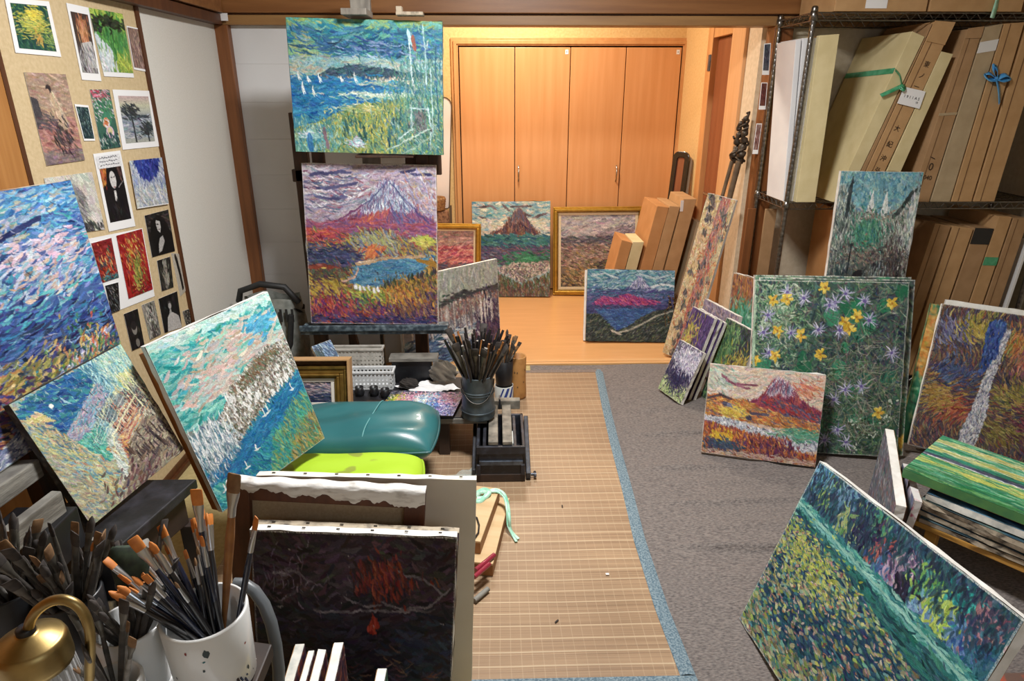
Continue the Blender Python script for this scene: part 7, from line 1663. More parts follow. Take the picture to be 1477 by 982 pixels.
def brush_protos():
    brush_proto('orange_flat', 'handle_navy', 'ferrule', 'bristle_orange', bw=.0062, bt=.003, bl=.02)
    brush_proto('orange_filbert', 'handle_black', 'ferrule', 'bristle_orange', L=.24, bw=.0055, bt=.003, bl=.02, pointed=True)
    brush_proto('orange_wide', 'handle_navy', 'ferrule', 'bristle_orange', L=.27, bw=.0078, bt=.0035, bl=.024)
    brush_proto('fine_black', 'handle_black', 'ferrule', 'bristle_brown', L=.24, bw=.003, bt=.0025, bl=.016, hr=.0035, pointed=True)
    brush_proto('red_fine', 'handle_red', 'ferrule', 'bristle_dark', L=.22, bw=.003, bt=.0025, bl=.016, hr=.0036, pointed=True)
    brush_proto('brown_wide', 'handle_wood', 'ferrule', 'bristle_brown', L=.30, bw=.011, bt=.006, bl=.03, hr=.006)
    brush_proto('dirty_flat', 'handle_dirty', 'ferrule_dull', 'bristle_dark', L=.27, bw=.010, bt=.004, bl=.03, hr=.005, splay=1.15)
    brush_proto('dirty_round', 'handle_dirty', 'ferrule_dull', 'bristle_dark', L=.26, bw=.007, bt=.006, bl=.03, hr=.005, pointed=True)
    brush_proto('grey_flat', 'handle_grey', 'ferrule_dull', 'bristle_brown', L=.27, bw=.010, bt=.004, bl=.028, hr=.005)
    brush_proto('big_round', 'handle_dirty', 'ferrule_dull', 'bristle_green', L=.2, bw=.026, bt=.024, bl=.06, hr=.009, splay=1.2)
    brush_proto('dark_stick', 'handle_black', 'ferrule', 'bristle_dark', L=.34, hr=.0045, stick=True)
    brush_proto('wood_stick', 'handle_wood', 'ferrule', 'bristle_dark', L=.34, hr=.0045, stick=True)
    brush_proto('grey_stick', 'handle_grey', 'ferrule', 'bristle_dark', L=.34, hr=.0045, stick=True)
    for k in ('dark_stick', 'wood_stick', 'grey_stick'):
        r = PROTO[k][0]; h = r.children[0]; h.data.transform(Matrix.Translation((0, 0, .0)))

def mug(name, label, c, r, h, m='ceramic', flare=1.04, marks=True, cat='pot'):
    root = empty(name, loc=c); tag(root, label, cat)
    MB().lathe([(0, 0), (r * .93, 0), (r * .97, .004), (r * flare, h - .003), (r * flare - .002, h), (r * flare - .005, h - .001), (r * .93, .012), (0, .010)], 48).build('pot_body', M_(m), root)
    if marks:
        rg = random.Random(len(label))
        for k in range(11):
            a = rg.uniform(PI, 2 * PI); z = rg.uniform(.012, h * .88); rr = r * (.97 + (flare - .97) * z / h) + .0006; s = rg.uniform(.0008, .003) * (2.4 if k == 0 else 1)
            n = 10; P = []; ex = rg.uniform(.6, 2.2)
            for i in range(n):
                t = 2 * PI * i / n; da = s * math.cos(t) / rr * rg.uniform(.7, 1.2); dz = s * math.sin(t) * ex * rg.uniform(.7, 1.2); P.append((rr * math.cos(a + da), rr * math.sin(a + da), z + dz))
            MB().add(P, [tuple(range(n))]).build('paint_spot', M_(['smear', 'smear', 'smear', 'smear_teal', 'smear_red'][k % 5]), root)
    return root

def left_desk():
    zt = .78
    root = empty('desk', loc=(0, 0, 0)); tag(root, 'dark desk at the near corner carrying the brush pots', 'desk')
    c = atZ(393, 928, zt); c2 = atZ(372, 985, zt)
    yb = float(c[1]); xr = float(c[0])
    MB().hexa([(-1.3, .3, zt - .025), (xr, .3, zt - .025), (xr, yb, zt - .025), (-1.3, yb + .18, zt - .025)], [(-1.3, .3, zt), (xr, .3, zt), (xr, yb, zt), (-1.3, yb + .18, zt)]).build('desk_top', M_('table_edge'), root, bevel=.003)
    for x in (-1.25, xr - .05):
        for y in (.35, yb - .05): MB().box((x - .025, y - .025, 0), (x + .025, y + .025, zt - .025)).build('leg', M_('table_edge'), root, bevel=.003)
    sheet = MB().box((-1.0, .36, zt), (xr - .015, yb - .03, zt + .0015)).build('white_sheet', M_('paper_white')); tag(sheet, 'white paper sheet covering the near desk under the brush pots', 'paper')
    zb = zt + .002
    # front white pot
    C = atZ(294, 880, zb + .125); C[2] = zb
    mug('brush_pot', 'white paint-flecked pot full of orange-tipped brushes', tuple(C), .057, .125, marks=True)
    G = 'new brushes in the white pot'
    fill_pot(C, .052, zb + .12, zb + .014, [
        ('orange_flat', 14, 'orange-tipped flat brush with a navy handle in the white paint-flecked pot', G + ', flat', (.8, .98)),
        ('orange_filbert', 12, 'orange-tipped pointed brush with a black handle in the white paint-flecked pot', G + ', pointed', (.8, 1.02)),
        ('orange_wide', 4, 'broad orange-tipped brush with a navy handle in the white paint-flecked pot', G + ', broad', (.85, 1.02)),
        ('fine_black', 8, 'fine brown-haired brush with a black handle in the white paint-flecked pot', G + ', fine', (.75, 1.0)),
        ('red_fine', 2, 'thin dark red brush in the white paint-flecked pot', G + ', red', (.7, .8))], 12, lean=(-1.2, .6))
    T = Vector(atY(349, 885, C[1])); put_brush('orange_flat', Vector((C[0] + .02, C[1], zb + .014)), Vector(atY(362, 792, C[1] + .02)) - Vector((C[0] + .02, C[1], zb + .014)), 'orange-tipped brush leaning furthest to the armrest side of the white pot', None, 1.0, .4)
    put_brush('orange_wide', Vector((C[0] + .0, C[1] + .01, zb + .014)), Vector(atY(290, 762, C[1] + .03)) - Vector((C[0], C[1] + .01, zb + .014)), 'tallest broad orange brush, standing upright in the white pot', None, 1.08, .2)
    put_brush('brown_wide', Vector((C[0] - .0, C[1] + .02, zb + .014)), Vector(atY(334, 742, C[1] + .06)) - Vector((C[0] - .0, C[1] + .02, zb + .014)), 'large brown wooden brush at the back of the white pot', None, 1.0, .5)
    # second white pot
    D = atZ(184, 898, zb + .105); D[2] = zb
    mug('brush_pot', 'plain white pot with dark dirty brushes, behind the paint-flecked pot', tuple(D), .045, .105, marks=False)
    put_brush('big_round', (D[0], D[1], zb + .03), (.0, .25, 1), 'thick round dark green brush head in the plain white pot', None, .9)
    fill_pot(D, .039, zb + .1, zb + .014, [('dirty_flat', 8, 'dirty flat brush in the plain white pot', 'dirty flat brushes in the plain white pot', (.6, .85)), ('dirty_round', 7, 'dirty pointed brush in the plain white pot', 'dirty pointed brushes in the plain white pot', (.6, .85))], 22)
    # third white bowl at the frame's edge
    E = atZ(168, 992, zb + .07); E[2] = zb
    mug('brush_pot', 'low white pot at the front edge beside the brass lamp', tuple(E), .033, .085, marks=False)
    fill_pot(E, .028, zb + .08, zb + .014, [('grey_flat', 5, 'greyed flat brush in the low white pot', 'greyed brushes in the low white pot', (.55, .75)), ('dirty_flat', 4, 'dark stained brush in the low white pot', 'dark brushes in the low white pot', (.55, .75))], 23)
    # dark can crowded with old brushes
    for k, (px, py, yy, zr, lab, seed) in enumerate(((114, 905, .80, .12, 'black can of old brushes behind the brass lamp', 31), (20, 890, .80, .13, 'black can of old brushes at the picture edge', 32))):
        F = atY(px, py, yy); F[2] = zb
        mug('brush_can', lab, tuple(F), .043, zr, 'can_black', marks=False, cat='can')
        w = 'behind the brass lamp' if k == 0 else 'at the picture edge'
        fill_pot(F, .039, zb + zr - .01, zb + .014, [('dirty_flat', 13, 'old dark flat brush in the black can ' + w, 'old flat brushes ' + w, (.62, .86)), ('dirty_round', 10, 'old dark round brush in the black can ' + w, 'old round brushes ' + w, (.62, .88)), ('grey_flat', 8, 'old greyish brush in the black can ' + w, 'old greyish brushes ' + w, (.62, .9)), ('orange_filbert', 1, 'small orange-tipped brush in the black can ' + w, None, (.8, .85))], seed, spread=.95)
    # palette knife / scraper with a dark blade
    a = atY(146, 850, .83); root = empty('scraper', loc=tuple(a)); tag(root, 'dark scraper with a pale crusted tip standing among the old brushes', 'scraper')
    root.rotation_euler = (-.1, .12, .2)
    MB().hexa([(-.026, -.002, -.02), (.026, -.002, -.02), (.026, .002, -.02), (-.026, .002, -.02)], [(-.02, -.0015, .05), (.018, -.0015, .05), (.018, .0015, .05), (-.02, .0015, .05)]).build('blade', M_('can_black'), root, bevel=.0008)
    MB().tube([(-.004, 0, .035), (-.005, 0, .055), (-.006, 0, .08), (-.006, 0, .088)], [.008, .0085, .0095, .005], 12).build('crusted_tip', M_('plank_grey'), root)
    MB().tube([(0, 0, -.02), (0, 0, -.12)], .007, 10).build('handle', M_('handle_wood'), root)
    # thick paint-stained wooden roller behind the pots
    a, b_ = np.array(atY(196, 784, 1.0)), np.array(atY(228, 850, .97)); d = b_ - a
    MB().tube([a, a + d * .02, a + d * .5, a + d * 2.2], [.019, .021, .021, .021], 20).build('wooden_club', M_('handle_grey')); tag(bpy.data.objects['wooden_club'], 'thick paint-stained wooden rod leaning behind the white pots', 'rod')
    # brass lamp with curved spout
    zc = zb + .06
    B = atY(44, 930, .62); B[2] = float(atY(44, 905, .62)[2]) - .112
    root = empty('brass_lamp', loc=tuple(B)); tag(root, 'glass jar with a brass cap and a curved brass pipe, at the near corner', 'lamp')
    prof = []
    zj = zb - B[2] + .001; MB().lathe([(0, zj), (.033, zj), (.040, zj + .012), (.042, .0), (.042, .03), (.040, .055), (.038, .06), (.0, .06)], 40).build('glass_jar', M_('glass_jar'), root)
    mb = MB()
    for k in range(30):
        t = 2 * PI * k / 30; mb.tube([(.0405 * math.cos(t), .0405 * math.sin(t), zj + .014), (.0425 * math.cos(t), .0425 * math.sin(t), .0), (.0425 * math.cos(t), .0425 * math.sin(t), .03), (.0402 * math.cos(t), .0402 * math.sin(t), .055)], .0018, 6)
    mb.build('glass_rib', M_('glass_jar'), root)
    MB().lathe([(.038, .055), (.043, .056), (.0435, .062), (.0425, .085), (.040, .092), (.037, .0935), (.034, .0945), (.026, .1), (.014, .1035), (.010, .105), (.010, .112), (0, .112)], 48).build('brass_cap', M_('brass'), root)
    MB().lathe([(.0112, .105), (.0112, .111), (.0095, .113), (.0, .113)], 24).build('seal', M_('tape_black'), root)
    # pipe: rises from the cap, arches to the right and comes down
    pp = [(.004, .0, .11), (.012, .0, .125), (.026, .0, .14), (.045, 0, .151), (.062, 0, .152), (.075, 0, .143), (.081, 0, .125), (.080, 0, .10), (.074, 0, .075), (.067, 0, .05), (.062, 0, .03)]
    sm = []
    V = [Vector(p) for p in pp]
    for i in range(len(V) - 1):
        p0, p1, p2, p3 = V[max(i - 1, 0)], V[i], V[i + 1], V[min(i + 2, len(V) - 1)]
        for k in range(5):
            t = k / 5; sm.append(.5 * ((2 * p1) + (p2 - p0) * t + (2 * p0 - 5 * p1 + 4 * p2 - p3) * t * t + (3 * p1 - p0 - 3 * p2 + p3) * t ** 3))
    sm.append(V[-1]); MB().tube(sm, .0062, 16).build('pipe', M_('brass'), root)
    root.scale = (.92, .92, 1.0)
    # grey curved armrest beside the pot
    pts = [atY(p[0], p[1], p[2]) for p in ((338, 842, .93), (352, 842, .93), (367, 852, .925), (381, 872, .915), (391, 898, .905), (398, 930, .895), (402, 965, .885), (402, 1010, .87), (400, 1080, .85))]
    MB().tube(pts + [np.array((xr - .03, yb - .03, .46)), np.array((xr - .05, yb - .05, .42))], .0105, 16).build('curved_tube', M_('rubber_grey')); tag(bpy.data.objects['curved_tube'], 'grey curved tube arching behind the white brush pot', 'tube')

def side_canvases():
    b_, u = np.array((-1., 0, 0)), np.array((0, 0, 1.))
    r = np.array((0, 1., 0))
    zs = .47
    for k, (px, py, t, edge, lab, hh) in enumerate(((503, 926, .022, 'canvas_white', 'narrow canvas with a dark red face, outermost of the small upright row', .0), (478, 937, .019, 'canvas_white', 'second small upright canvas, between the red-faced one and the wood-edged one', -.015), (461, 938, .014, 'canvas_white', 'thin upright canvas with a pale green stain, third of the small row', -.016), (447, 929, .022, 'canvas_stained', 'paint-stained upright canvas of the small row, next to the grey tube', -.005))):
        z = zs + hh; p = atZ(px, py, z)
        q = pt_small(80 + k, '4a2a38', [((0, 0, 1, 1), ['5a2a38', '3a2438', '7a3a34', '4a3040', 'a0502c'])], 60, 80)
        ang = .04; rr = np.array((math.sin(ang) * -1, math.cos(ang), 0)); bb = np.array((-math.cos(ang), -math.sin(ang), 0))
        canvas((np.array((p[0], p[1] - .28, .002)), rr, bb, u, .28, z - .002), q, lab, edge=edge, t=t * .9)
    p = atZ(558, 964, .40)
    q = pt_small(90, '2f5a48', [((0, 0, 1, 1), ['2f6a50', '3a4a40', '5a8a60', '24384a'])], 50, 60)
    canvas((np.array((p[0], p[1] - .2, .012)), r, b_, u, .2, p[2] - .012), q, 'little canvas with a green-smeared face, alone before the dark volcano painting', t=.02)

def mid_pots():
    z = .22
    c = atZ(690, 598, z); c[2] = z + .001
    root = empty('brush_bucket', loc=tuple(c)); tag(root, 'grey zinc bucket crammed with long brushes on the low table', 'bucket')
    r, h = .076, .2
    MB().lathe([(0, 0), (r * .98, 0), (r, .006), (r * .97, .05), (r * .9, h - .004), (r * .92, h), (r * .9, h + .003), (r * .86, h - .002), (r * .92, .012), (0, .010)], 40).build('bucket_body', M_('bucket_zinc'), root)
    mb = MB()
    for zz in (.03, .115, .125): mb.lathe([(r * (1.0 - .1 * zz / h), zz), (r * (1.0 - .1 * zz / h) + .004, zz + .004), (r * (1.0 - .1 * zz / h), zz + .008)], 40)
    mb.build('rib', M_('bucket_zinc'), root)
    MB().tube([(r * .9 * math.cos(t) * 1.06, -abs(r * .9 * math.sin(t)) * 1.1 - .002, h - .02 - .09 * math.sin(t)) for t in [PI * k / 24 for k in range(25)]], .0028, 8).build('bail_handle', M_('steel_dark'), root)
    g = 'brushes in the zinc bucket'
    fill_pot(c, .066, z + h, z + .014, [('dark_stick', 44, 'dark brush handle sticking up out of the zinc bucket', g + ', dark handles', (1.1, 1.42)), ('wood_stick', 14, 'brown wooden brush handle sticking up out of the zinc bucket', g + ', wooden handles', (1.1, 1.42)), ('grey_stick', 14, 'grey brush handle sticking up out of the zinc bucket', g + ', grey handles', (1.05, 1.4)), ('dirty_flat', 9, 'dark brush head in the zinc bucket', g + ', heads up', (1.3, 1.55))], 41, spread=1.08)
    put_brush('grey_stick', (c[0] + .0, c[1], z + .02), Vector(atY(681, 463, c[1] - .05)) - Vector((c[0], c[1], z + .02)), 'pale grey stick standing highest in the zinc bucket', None, 1.35)
    # log vase and black cup on the mat
    v = atZ(744, 577, .016); v[2] = .0165
    root = empty('log_vase', loc=(v[0] + .012, v[1] + .05, v[2])); tag(root, 'hollow log vase of knotty wood behind the black cup', 'vase')
    MB().lathe([(0, 0), (.046, 0), (.047, .01), (.044, .12), (.046, .235), (.044, .242), (.037, .24), (.036, .03), (0, .025)], 32).build('vase_body', M_('log_vase'), root)
    mb = MB(); rg = random.Random(6)
    for k in range(7):
        a = rg.uniform(PI, 2 * PI); zz = rg.uniform(.03, .2); n = 10; mb.add([(.0468 * math.cos(a + .09 * math.cos(2 * PI * i / n)), .0468 * math.sin(a + .09 * math.cos(2 * PI * i / n)), zz + .005 * math.sin(2 * PI * i / n)) for i in range(n)], [tuple(range(n))])
    mb.build('knot', M_('card_edge'), root)
    s = atZ(727, 580, .016); sx, sy = s[0], s[1] + .0
    root = empty('striped_can', loc=(sx, sy, .0165)); tag(root, 'white can with dark blue slanting stripes below the black brush cup', 'can')
    MB().lathe([(0, 0), (.05, 0), (.0505, .005), (.05, .105), (.0485, .107), (.047, .1), (.0465, .01), (0, .008)], 40).build('can_body', M_('cup_stripe'), root)
    mb = MB()
    for k, (a0, wd) in enumerate(((3.9, .16), (4.35, .3), (4.95, .3), (5.6, .16))):
        mb.grid(lambda u, v: (.0512 * math.cos(a0 + wd * u + .7 * v), .0512 * math.sin(a0 + wd * u + .7 * v), .004 + .098 * v), 8, 12)
    mb.build('blue_stripe', M_('stripe_blue'), root)
    MB().lathe([(0, .102), (.047, .102)], 24).build('lid', M_('can_black'), root)
    root = empty('brush_cup', loc=(sx, sy, .125)); tag(root, 'black tapering cup of short brushes standing on the striped can', 'cup')
    MB().lathe([(0, 0), (.042, 0), (.044, .006), (.05, .14), (.048, .141), (.046, .138), (.041, .01), (0, .008)], 36).build('cup_body', M_('can_black'), root)
    fill_pot((sx, sy), .043, .125 + .135, .136, [('dirty_flat', 13, 'stubby dark brush in the black cup on the striped can', 'stubby brushes in the black cup, dark', (.75, 1.0)), ('grey_flat', 10, 'stubby grey brush in the black cup on the striped can', 'stubby brushes in the black cup, grey', (.75, 1.05)), ('brown_wide', 3, 'broad wooden brush in the black cup on the striped can', 'broad brushes in the black cup', (.7, .95))], 51, spread=.9)
    put_brush('dirty_round', (sx, sy, .14), Vector(atY(733, 455, sy)) - Vector((sx, sy, .14)), 'tallest dark brush in the black cup on the striped can', None, 1.15)
# ------------------------------------------------------------------ wire rack and its cartons
RX0, RX1, RYF, RYB = 1.475, 2.83, 3.345, 3.735
ZMID, ZTOP, ZLOW = 1.065, 1.935, .10

def rack():
    root = empty('wire_rack', loc=(RX0, RYF, 0)); tag(root, 'chrome wire rack holding the cardboard cartons', 'rack')
    L = lambda x, y, z: (x - RX0, y - RYF, z)
    for x in (RX0, RX1):
        for y in (RYF, RYB):
            pf = [(0, 0), (.0125, 0)]
            for k in range(72): z = .05 + k * .0262; pf += [(.0125, z - .003), (.0121, z - .001), (.0121, z + .001), (.0125, z + .003)]
            p = MB().lathe(pf + [(.0125, ZTOP + .02)], 16, L(x, y, 0)).build('pole', M_('rack_steel'), root)
            MB().lathe([(.0145, -.02), (.0155, .0), (.0145, .012), (.010, .018), (0, .018)], 16, L(x, y, ZTOP + .01)).build('cap', M_('rack_steel'), p)
    for z in (ZLOW, ZMID, ZTOP):
        mb = MB(); d = .032
        for y in (RYF, RYB):
            for zz in (z, z - d): mb.tube([L(RX0, y, zz), L(RX1, y, zz)], .0035, 8)
            n = 46; mb.tube([L(RX0 + .03 + (RX1 - RX0 - .06) * k / n, y, z - (d if k % 2 else 0)) for k in range(n + 1)], .0022, 6, smooth=False)
        for x in (RX0, RX1):
            for zz in (z, z - d): mb.tube([L(x, RYF, zz), L(x, RYB, zz)], .0035, 8)
            n = 12; mb.tube([L(x, RYF + .02 + (RYB - RYF - .04) * k / n, z - (d if k % 2 else 0)) for k in range(n + 1)], .0022, 6, smooth=False)
        for k in range(48):
            x = RX0 + (RX1 - RX0) * (k + .5) / 48; mb.tube([L(x, RYF, z - .002), L(x, RYB, z - .002)], .0018, 5)
        for f in (.33, .66): mb.tube([L(RX0, RYF + (RYB - RYF) * f, z - .005), L(RX1, RYF + (RYB - RYF) * f, z - .005)], .003, 6)
        sh = mb.build('wire_shelf', M_('rack_steel'), root)
        for x in (RX0, RX1):
            for y in (RYF, RYB): MB().lathe([(.0128, -.035), (.019, -.033), (.0165, .006), (.0128, .008)], 16, L(x, y, z)).build('collar', M_('rack_steel'), sh)

def carton(TL, TR, BR, BL, Y, zb, depth, m, label, group=None, seam=True, flap=None, tape=None, name='carton', side=None):
    """flat carton shelved like a book: its narrow front face is given by its corners on the plane y = Y"""
    A, B, C, D = atY(*BL, Y), atY(*BR, Y), atY(*TR, Y), atY(*TL, Y)
    # the foot rests on the shelf
    def drop(t, b):
        k = (zb - t[2]) / (b[2] - t[2]); return t + (b - t) * k
    A, B = drop(D, A), drop(C, B); 
    bk = np.array((0, depth, 0))
    root = empty(name, loc=tuple(A)); tag(root, label, 'carton', group)
    l = lambda p: np.asarray(p) - A
    mb = MB(); mb.hexa([l(A), l(B), l(B + bk), l(A + bk)], [l(D), l(C), l(C + bk), l(D + bk)])
    mb.build('carton_body', M_(m), root, bevel=.002)
    f = np.array((0, -.0012, 0))
    def on(u, v, k=1): return l((A * (1 - u) + B * u) * (1 - v) + (D * (1 - u) + C * u) * v) + f * k
    if seam:
        mb = MB()
        for u0, u1 in ((.30, .34),):
            mb.hexa([on(u0, .004, 0), on(u1, .004, 0), on(u1, .004), on(u0, .004)], [on(u0, .996, 0), on(u1, .996, 0), on(u1, .996), on(u0, .996)])
        mb.build('seam', M_('card_edge'), root)
    if flap:
        # folded top flap hanging over the front
        mb = MB(); mb.hexa([on(.02, 1 - flap, .5), on(1.0, 1 - flap * 1.15, .5), on(1.0, 1 - flap * 1.15, 3.4), on(.02, 1 - flap, 3.4)], [on(.0, 1.004, .2), on(1.02, 1.004, .2), on(1.02, 1.004, 2.0), on(0, 1.004, 2.0)])
        mb.build('flap', M_(m), root)
    if tape:
        tm, v0, v1 = tape
        mb = MB(); mb.hexa([on(-.01, v0, -.2), on(1.01, v0, -.2), on(1.01, v0, 1.4), on(-.01, v0, 1.4)], [on(-.01, v1, -.2), on(1.01, v1, -.2), on(1.01, v1, 1.4), on(-.01, v1, 1.4)]); mb.build('tape', M_(tm), root)
    return root, A, B, C, D

def text_on(s, P0, r, u, size, m, parent, name='lettering', font=None):
    cu = bpy.data.curves.new(name, 'FONT'); cu.body = s; cu.size = size; cu.align_x = 'CENTER'; cu.align_y = 'CENTER'; cu.extrude = .0002
    o = bpy.data.objects.new(name, cu); COL.objects.link(o); o.data.materials.append(M_(m))
    r = np.asarray(r) / np.linalg.norm(r); u = np.asarray(u); u = u - r * (u @ r); u = u / np.linalg.norm(u); n = np.cross(r, u)
    o.matrix_world = Matrix(((r[0], u[0], n[0], P0[0]), (r[1], u[1], n[1], P0[1]), (r[2], u[2], n[2], P0[2]), (0, 0, 0, 1)))
    if parent is not None:
        bpy.context.view_layer.update(); o.parent = parent; o.matrix_parent_inverse = parent.matrix_world.inverted()
    bpy.context.view_layer.update(); me = bpy.data.meshes.new_from_object(o.evaluated_get(bpy.context.evaluated_depsgraph_get())); q = bpy.data.objects.new(name, me); COL.objects.link(q); q.parent = o.parent; q.matrix_parent_inverse = o.matrix_parent_inverse; q.matrix_basis = o.matrix_basis
    bpy.data.objects.remove(o); bpy.data.curves.remove(cu)
    return q

def cartons():
    Y = RYF - .01; z = ZMID + .004; D = .4
    # standing on the middle shelf, from the pole to the wall
    carton((1148, 58), (1156, 57), (1137, 283), (1130, 283), Y + .03, z, .22, 'cardboard_white', 'glossy white carton outermost on the middle shelf, nearest the corner pole', seam=False)
    carton((1158, 55), (1178, 54), (1145, 283), (1138, 283), Y + .03, z, .26, 'cardboard_white', 'second glossy white carton, between the outermost one and the cream corrugated carton', seam=False)
    a = carton((1182, 51), (1211, 49), (1177, 283), (1149, 283), Y, z, .36, 'cardboard_cream', 'cream corrugated carton right behind the front rack pole', seam=False)
    r2, A, B, C, E = carton((1316, 45), (1334, 53), (1223, 284), (1205, 284), Y, z, D + .05, 'cardboard_cream', 'wide cream carton tied with a green ribbon on the middle shelf', seam=False)
    # green ribbon round it
    bk = np.array((0, D + .05, 0)); P = lambda v, e=0: E * v + A * (1 - v)
    Q = lambda v: C * v + B * (1 - v)
    v = .78; v2 = .80
    mb = MB(); o = np.array((-.0022, 0, 0)); w = .026
    p0, p1 = P(v) + bk, P(v2); lw = .026 / np.linalg.norm(E - A); q0, q1 = P(v - lw) + bk, P(v2 - lw)
    mb.hexa([q0 + o, q1 + o, q1, q0], [p0 + o, p1 + o, p1, p0])
    root = mb.build('green_ribbon', M_('ribbon_green')); tag(root, 'green plastic ribbon tied round the wide cream carton', 'ribbon')
    fr = lambda u, vv, d=.007: (P(vv) * (1 - u) + Q(vv) * u) + np.array((0, -d, 0))
    ribbon([fr(0, v2 - .01), fr(.5, v2 - .03), fr(1.0, v2 - .075, .004)], .03, 'ribbon_green', root, 'front_band')
    ribbon([fr(1.0, v2 - .07, .005), fr(1.1, v2 - .085, .014), fr(1.05, v2 - .1, .012), fr(1.0, v2 - .08, .005)], .028, 'ribbon_green', root, 'knot')
    ribbon([fr(1.0, v2 - .08, .006), fr(.4, v2 - .12, .012), fr(-.2, v2 - .16, .01)], .02, 'ribbon_green', root, 'loose_end')
    a = carton((1336, 52), (1345, 34), (1231, 284), (1224, 284), Y, z, D, 'cardboard_dark', 'thin brown carton squeezed between the cream and the lettered carton', seam=False)
    r3, A, B, C, E = carton((1348, 31), (1377, 33), (1259, 284), (1232, 284), Y, z, D, 'cardboard', 'brown carton with handwritten characters and a white label', flap=.1)
    on = lambda u, vv, d=.0022: ((A * (1 - u) + B * u) * (1 - vv) + (E * (1 - u) + C * u) * vv) + np.array((0, -d, 0))
    ax = (E - A) / np.linalg.norm(E - A); rx = np.cross((0, -1, 0), ax) * -1
    rr = np.array((ax[2], 0, -ax[0]))
    for ch, vv, sz in (('東', .78, .030), ('ノ', .72, .03), ('一', .66, .03), ('大', .43, .030), ('紀', .34, .032), ('沖', .26, .032), ('弘', .19, .030), ('沢', .12, .032)):
        text_on(ch, on(.58, vv), rr, ax, sz, 'ink_brown', r3, 'handwritten_character')
    # label
    Lb = [atY(px, py, Y - .006) for px, py in ((1304, 125), (1335, 132), (1326, 157), (1294, 149))]
    mb = MB(); mb.hexa(Lb[::-1], [k + np.array((0, -.0012, 0)) for k in Lb[::-1]]); lb = mb.build('label', M_('paper_white'), None)
    bpy.context.view_layer.update(); lb.parent = r3; lb.matrix_parent_inverse = r3.matrix_world.inverted()
    cc = sum(Lb) / 4 + np.array((0, -.0018, 0)); rx_ = Lb[1] - Lb[0]; uy = Lb[0] - Lb[3]
    t1 = text_on('1 9 1 1 A 5', cc, rx_, uy, .018, 'ink', r3, 'label_writing'); text_on('10', cc + rx_ * .3 - uy * .22, rx_, uy, .013, 'ink', r3, 'label_writing')
    a = carton((1358, 74), (1375, 78), (1283, 284), (1262, 284), Y - .0, z, D, 'cardboard_cream', 'narrow cream carton beside the lettered carton', seam=False)
    r4, A, B, C, E = carton((1396, 42), (1419, 39), (1341, 288), (1313, 288), Y, z, D, 'cardboard_dark', 'brown carton with a handwritten number ten low on its edge', flap=.05, tape=('cardboard_grey', .52, .535))
    ax = (E - A) / np.linalg.norm(E - A); rr = np.array((ax[2], 0, -ax[0]))
    on = lambda u, vv, d=.0022: ((A * (1 - u) + B * u) * (1 - vv) + (E * (1 - u) + C * u) * vv) + np.array((0, -d, 0))
    text_on('1', on(.45, .27), np.array(rr) * .3 + ax, ax - rr, .04, 'ink_brown', r4, 'handwritten_number'); text_on('0', on(.5, .215), rr, ax, .05, 'ink_brown', r4, 'handwritten_number')
    text_on('040', on(.5, .15), rr, ax, .03, 'ink_brown', r4, 'handwritten_number')
    a = carton((1421, 39), (1447, 34), (1371, 288), (1343, 288), Y, z, D, 'cardboard_grey', 'greyish carton between the numbered carton and the blue-ribboned carton', seam=False, tape=('tape_white', .86, .92))
    r5, A, B, C, E = carton((1449, 34), (1478, 32), (1402, 288), (1373, 288), Y, z, D, 'cardboard', 'brown carton tied with a blue ribbon bow')
    on = lambda px, py, d: atY(px, py, Y - d)
    root = empty('blue_ribbon', loc=(0, 0, 0)); tag(root, 'bright blue ribbon bow on the brown carton', 'ribbon')
    K = on(1437, 113, .012)
    for pts in ([(1437, 113), (1428, 106), (1421, 108), (1427, 115), (1437, 114)], [(1437, 113), (1434, 103), (1435, 94), (1439, 102), (1438, 112)], [(1437, 113), (1446, 116), (1456, 112), (1450, 108), (1438, 113)]):
        ribbon([on(a_, b_, .008 + .01 * (i % 2)) for i, (a_, b_) in enumerate(pts)], .026, 'ribbon_blue', root, 'loop')
    ribbon([on(1438, 114, .012), on(1441, 130, .014), on(1442, 149, .010)], .042, 'ribbon_blue', root, 'tail')
    MB().lathe([(0, -.008), (.008, -.005), (.009, 0), (.008, .005), (0, .008)], 14, tuple(K)).build('knot', M_('ribbon_blue'), root)
    a = carton((1481, 38), (1512, 40), (1435, 288), (1405, 288), Y, z, D, 'cardboard', 'last brown carton of the middle shelf, touching the blue-ribboned one')
    # lying on the top shelf
    zt = ZTOP + .005
    def flat(px0, px1, yb, dep, h, m, lab, y=RYF - .01):
        x0, x1 = float(atY(px0, 5, y)[0]), float(atY(px1, 5, y)[0])
        root = empty('flat_carton', loc=(x0, y, zt)); tag(root, lab, 'carton')
        MB().box((0, 0, 0), (x1 - x0, dep, h)).build('carton_body', M_(m), root, bevel=.002)
        MB().box((.002, -.001, h * .48), (x1 - x0 - .002, .0, h * .52)).build('seam', M_('card_edge'), root)
        return root, x0
    r6, x0 = flat(1205, 1338, 8, .38, .16, 'cardboard', 'flat carton with a white label lying on the top shelf near the corner pole')
    xl = float(atY(1249, 3, RYF - .01)[0]); MB().box((xl - x0, -.0018, .012), (xl - x0 + .1, -.0006, .075)).build('label', M_('paper_white'), r6)
    flat(1342, 1476, 8, .38, .15, 'cardboard', 'flat carton lying on the top shelf towards the wall')
    p = [atY(a_, b_, RYF - .02) for a_, b_ in ((1440, -10), (1437, 6), (1431, 26))]
    ribbon(p, .03, 'ribbon_mint', None, 'hanging_strap'); tag(bpy.data.objects['hanging_strap'], 'pale green strap hanging over the edge of the top shelf', 'strap')
    # on the low shelf, leaning like books
    z = ZLOW + .004; Yl = RYF - .005
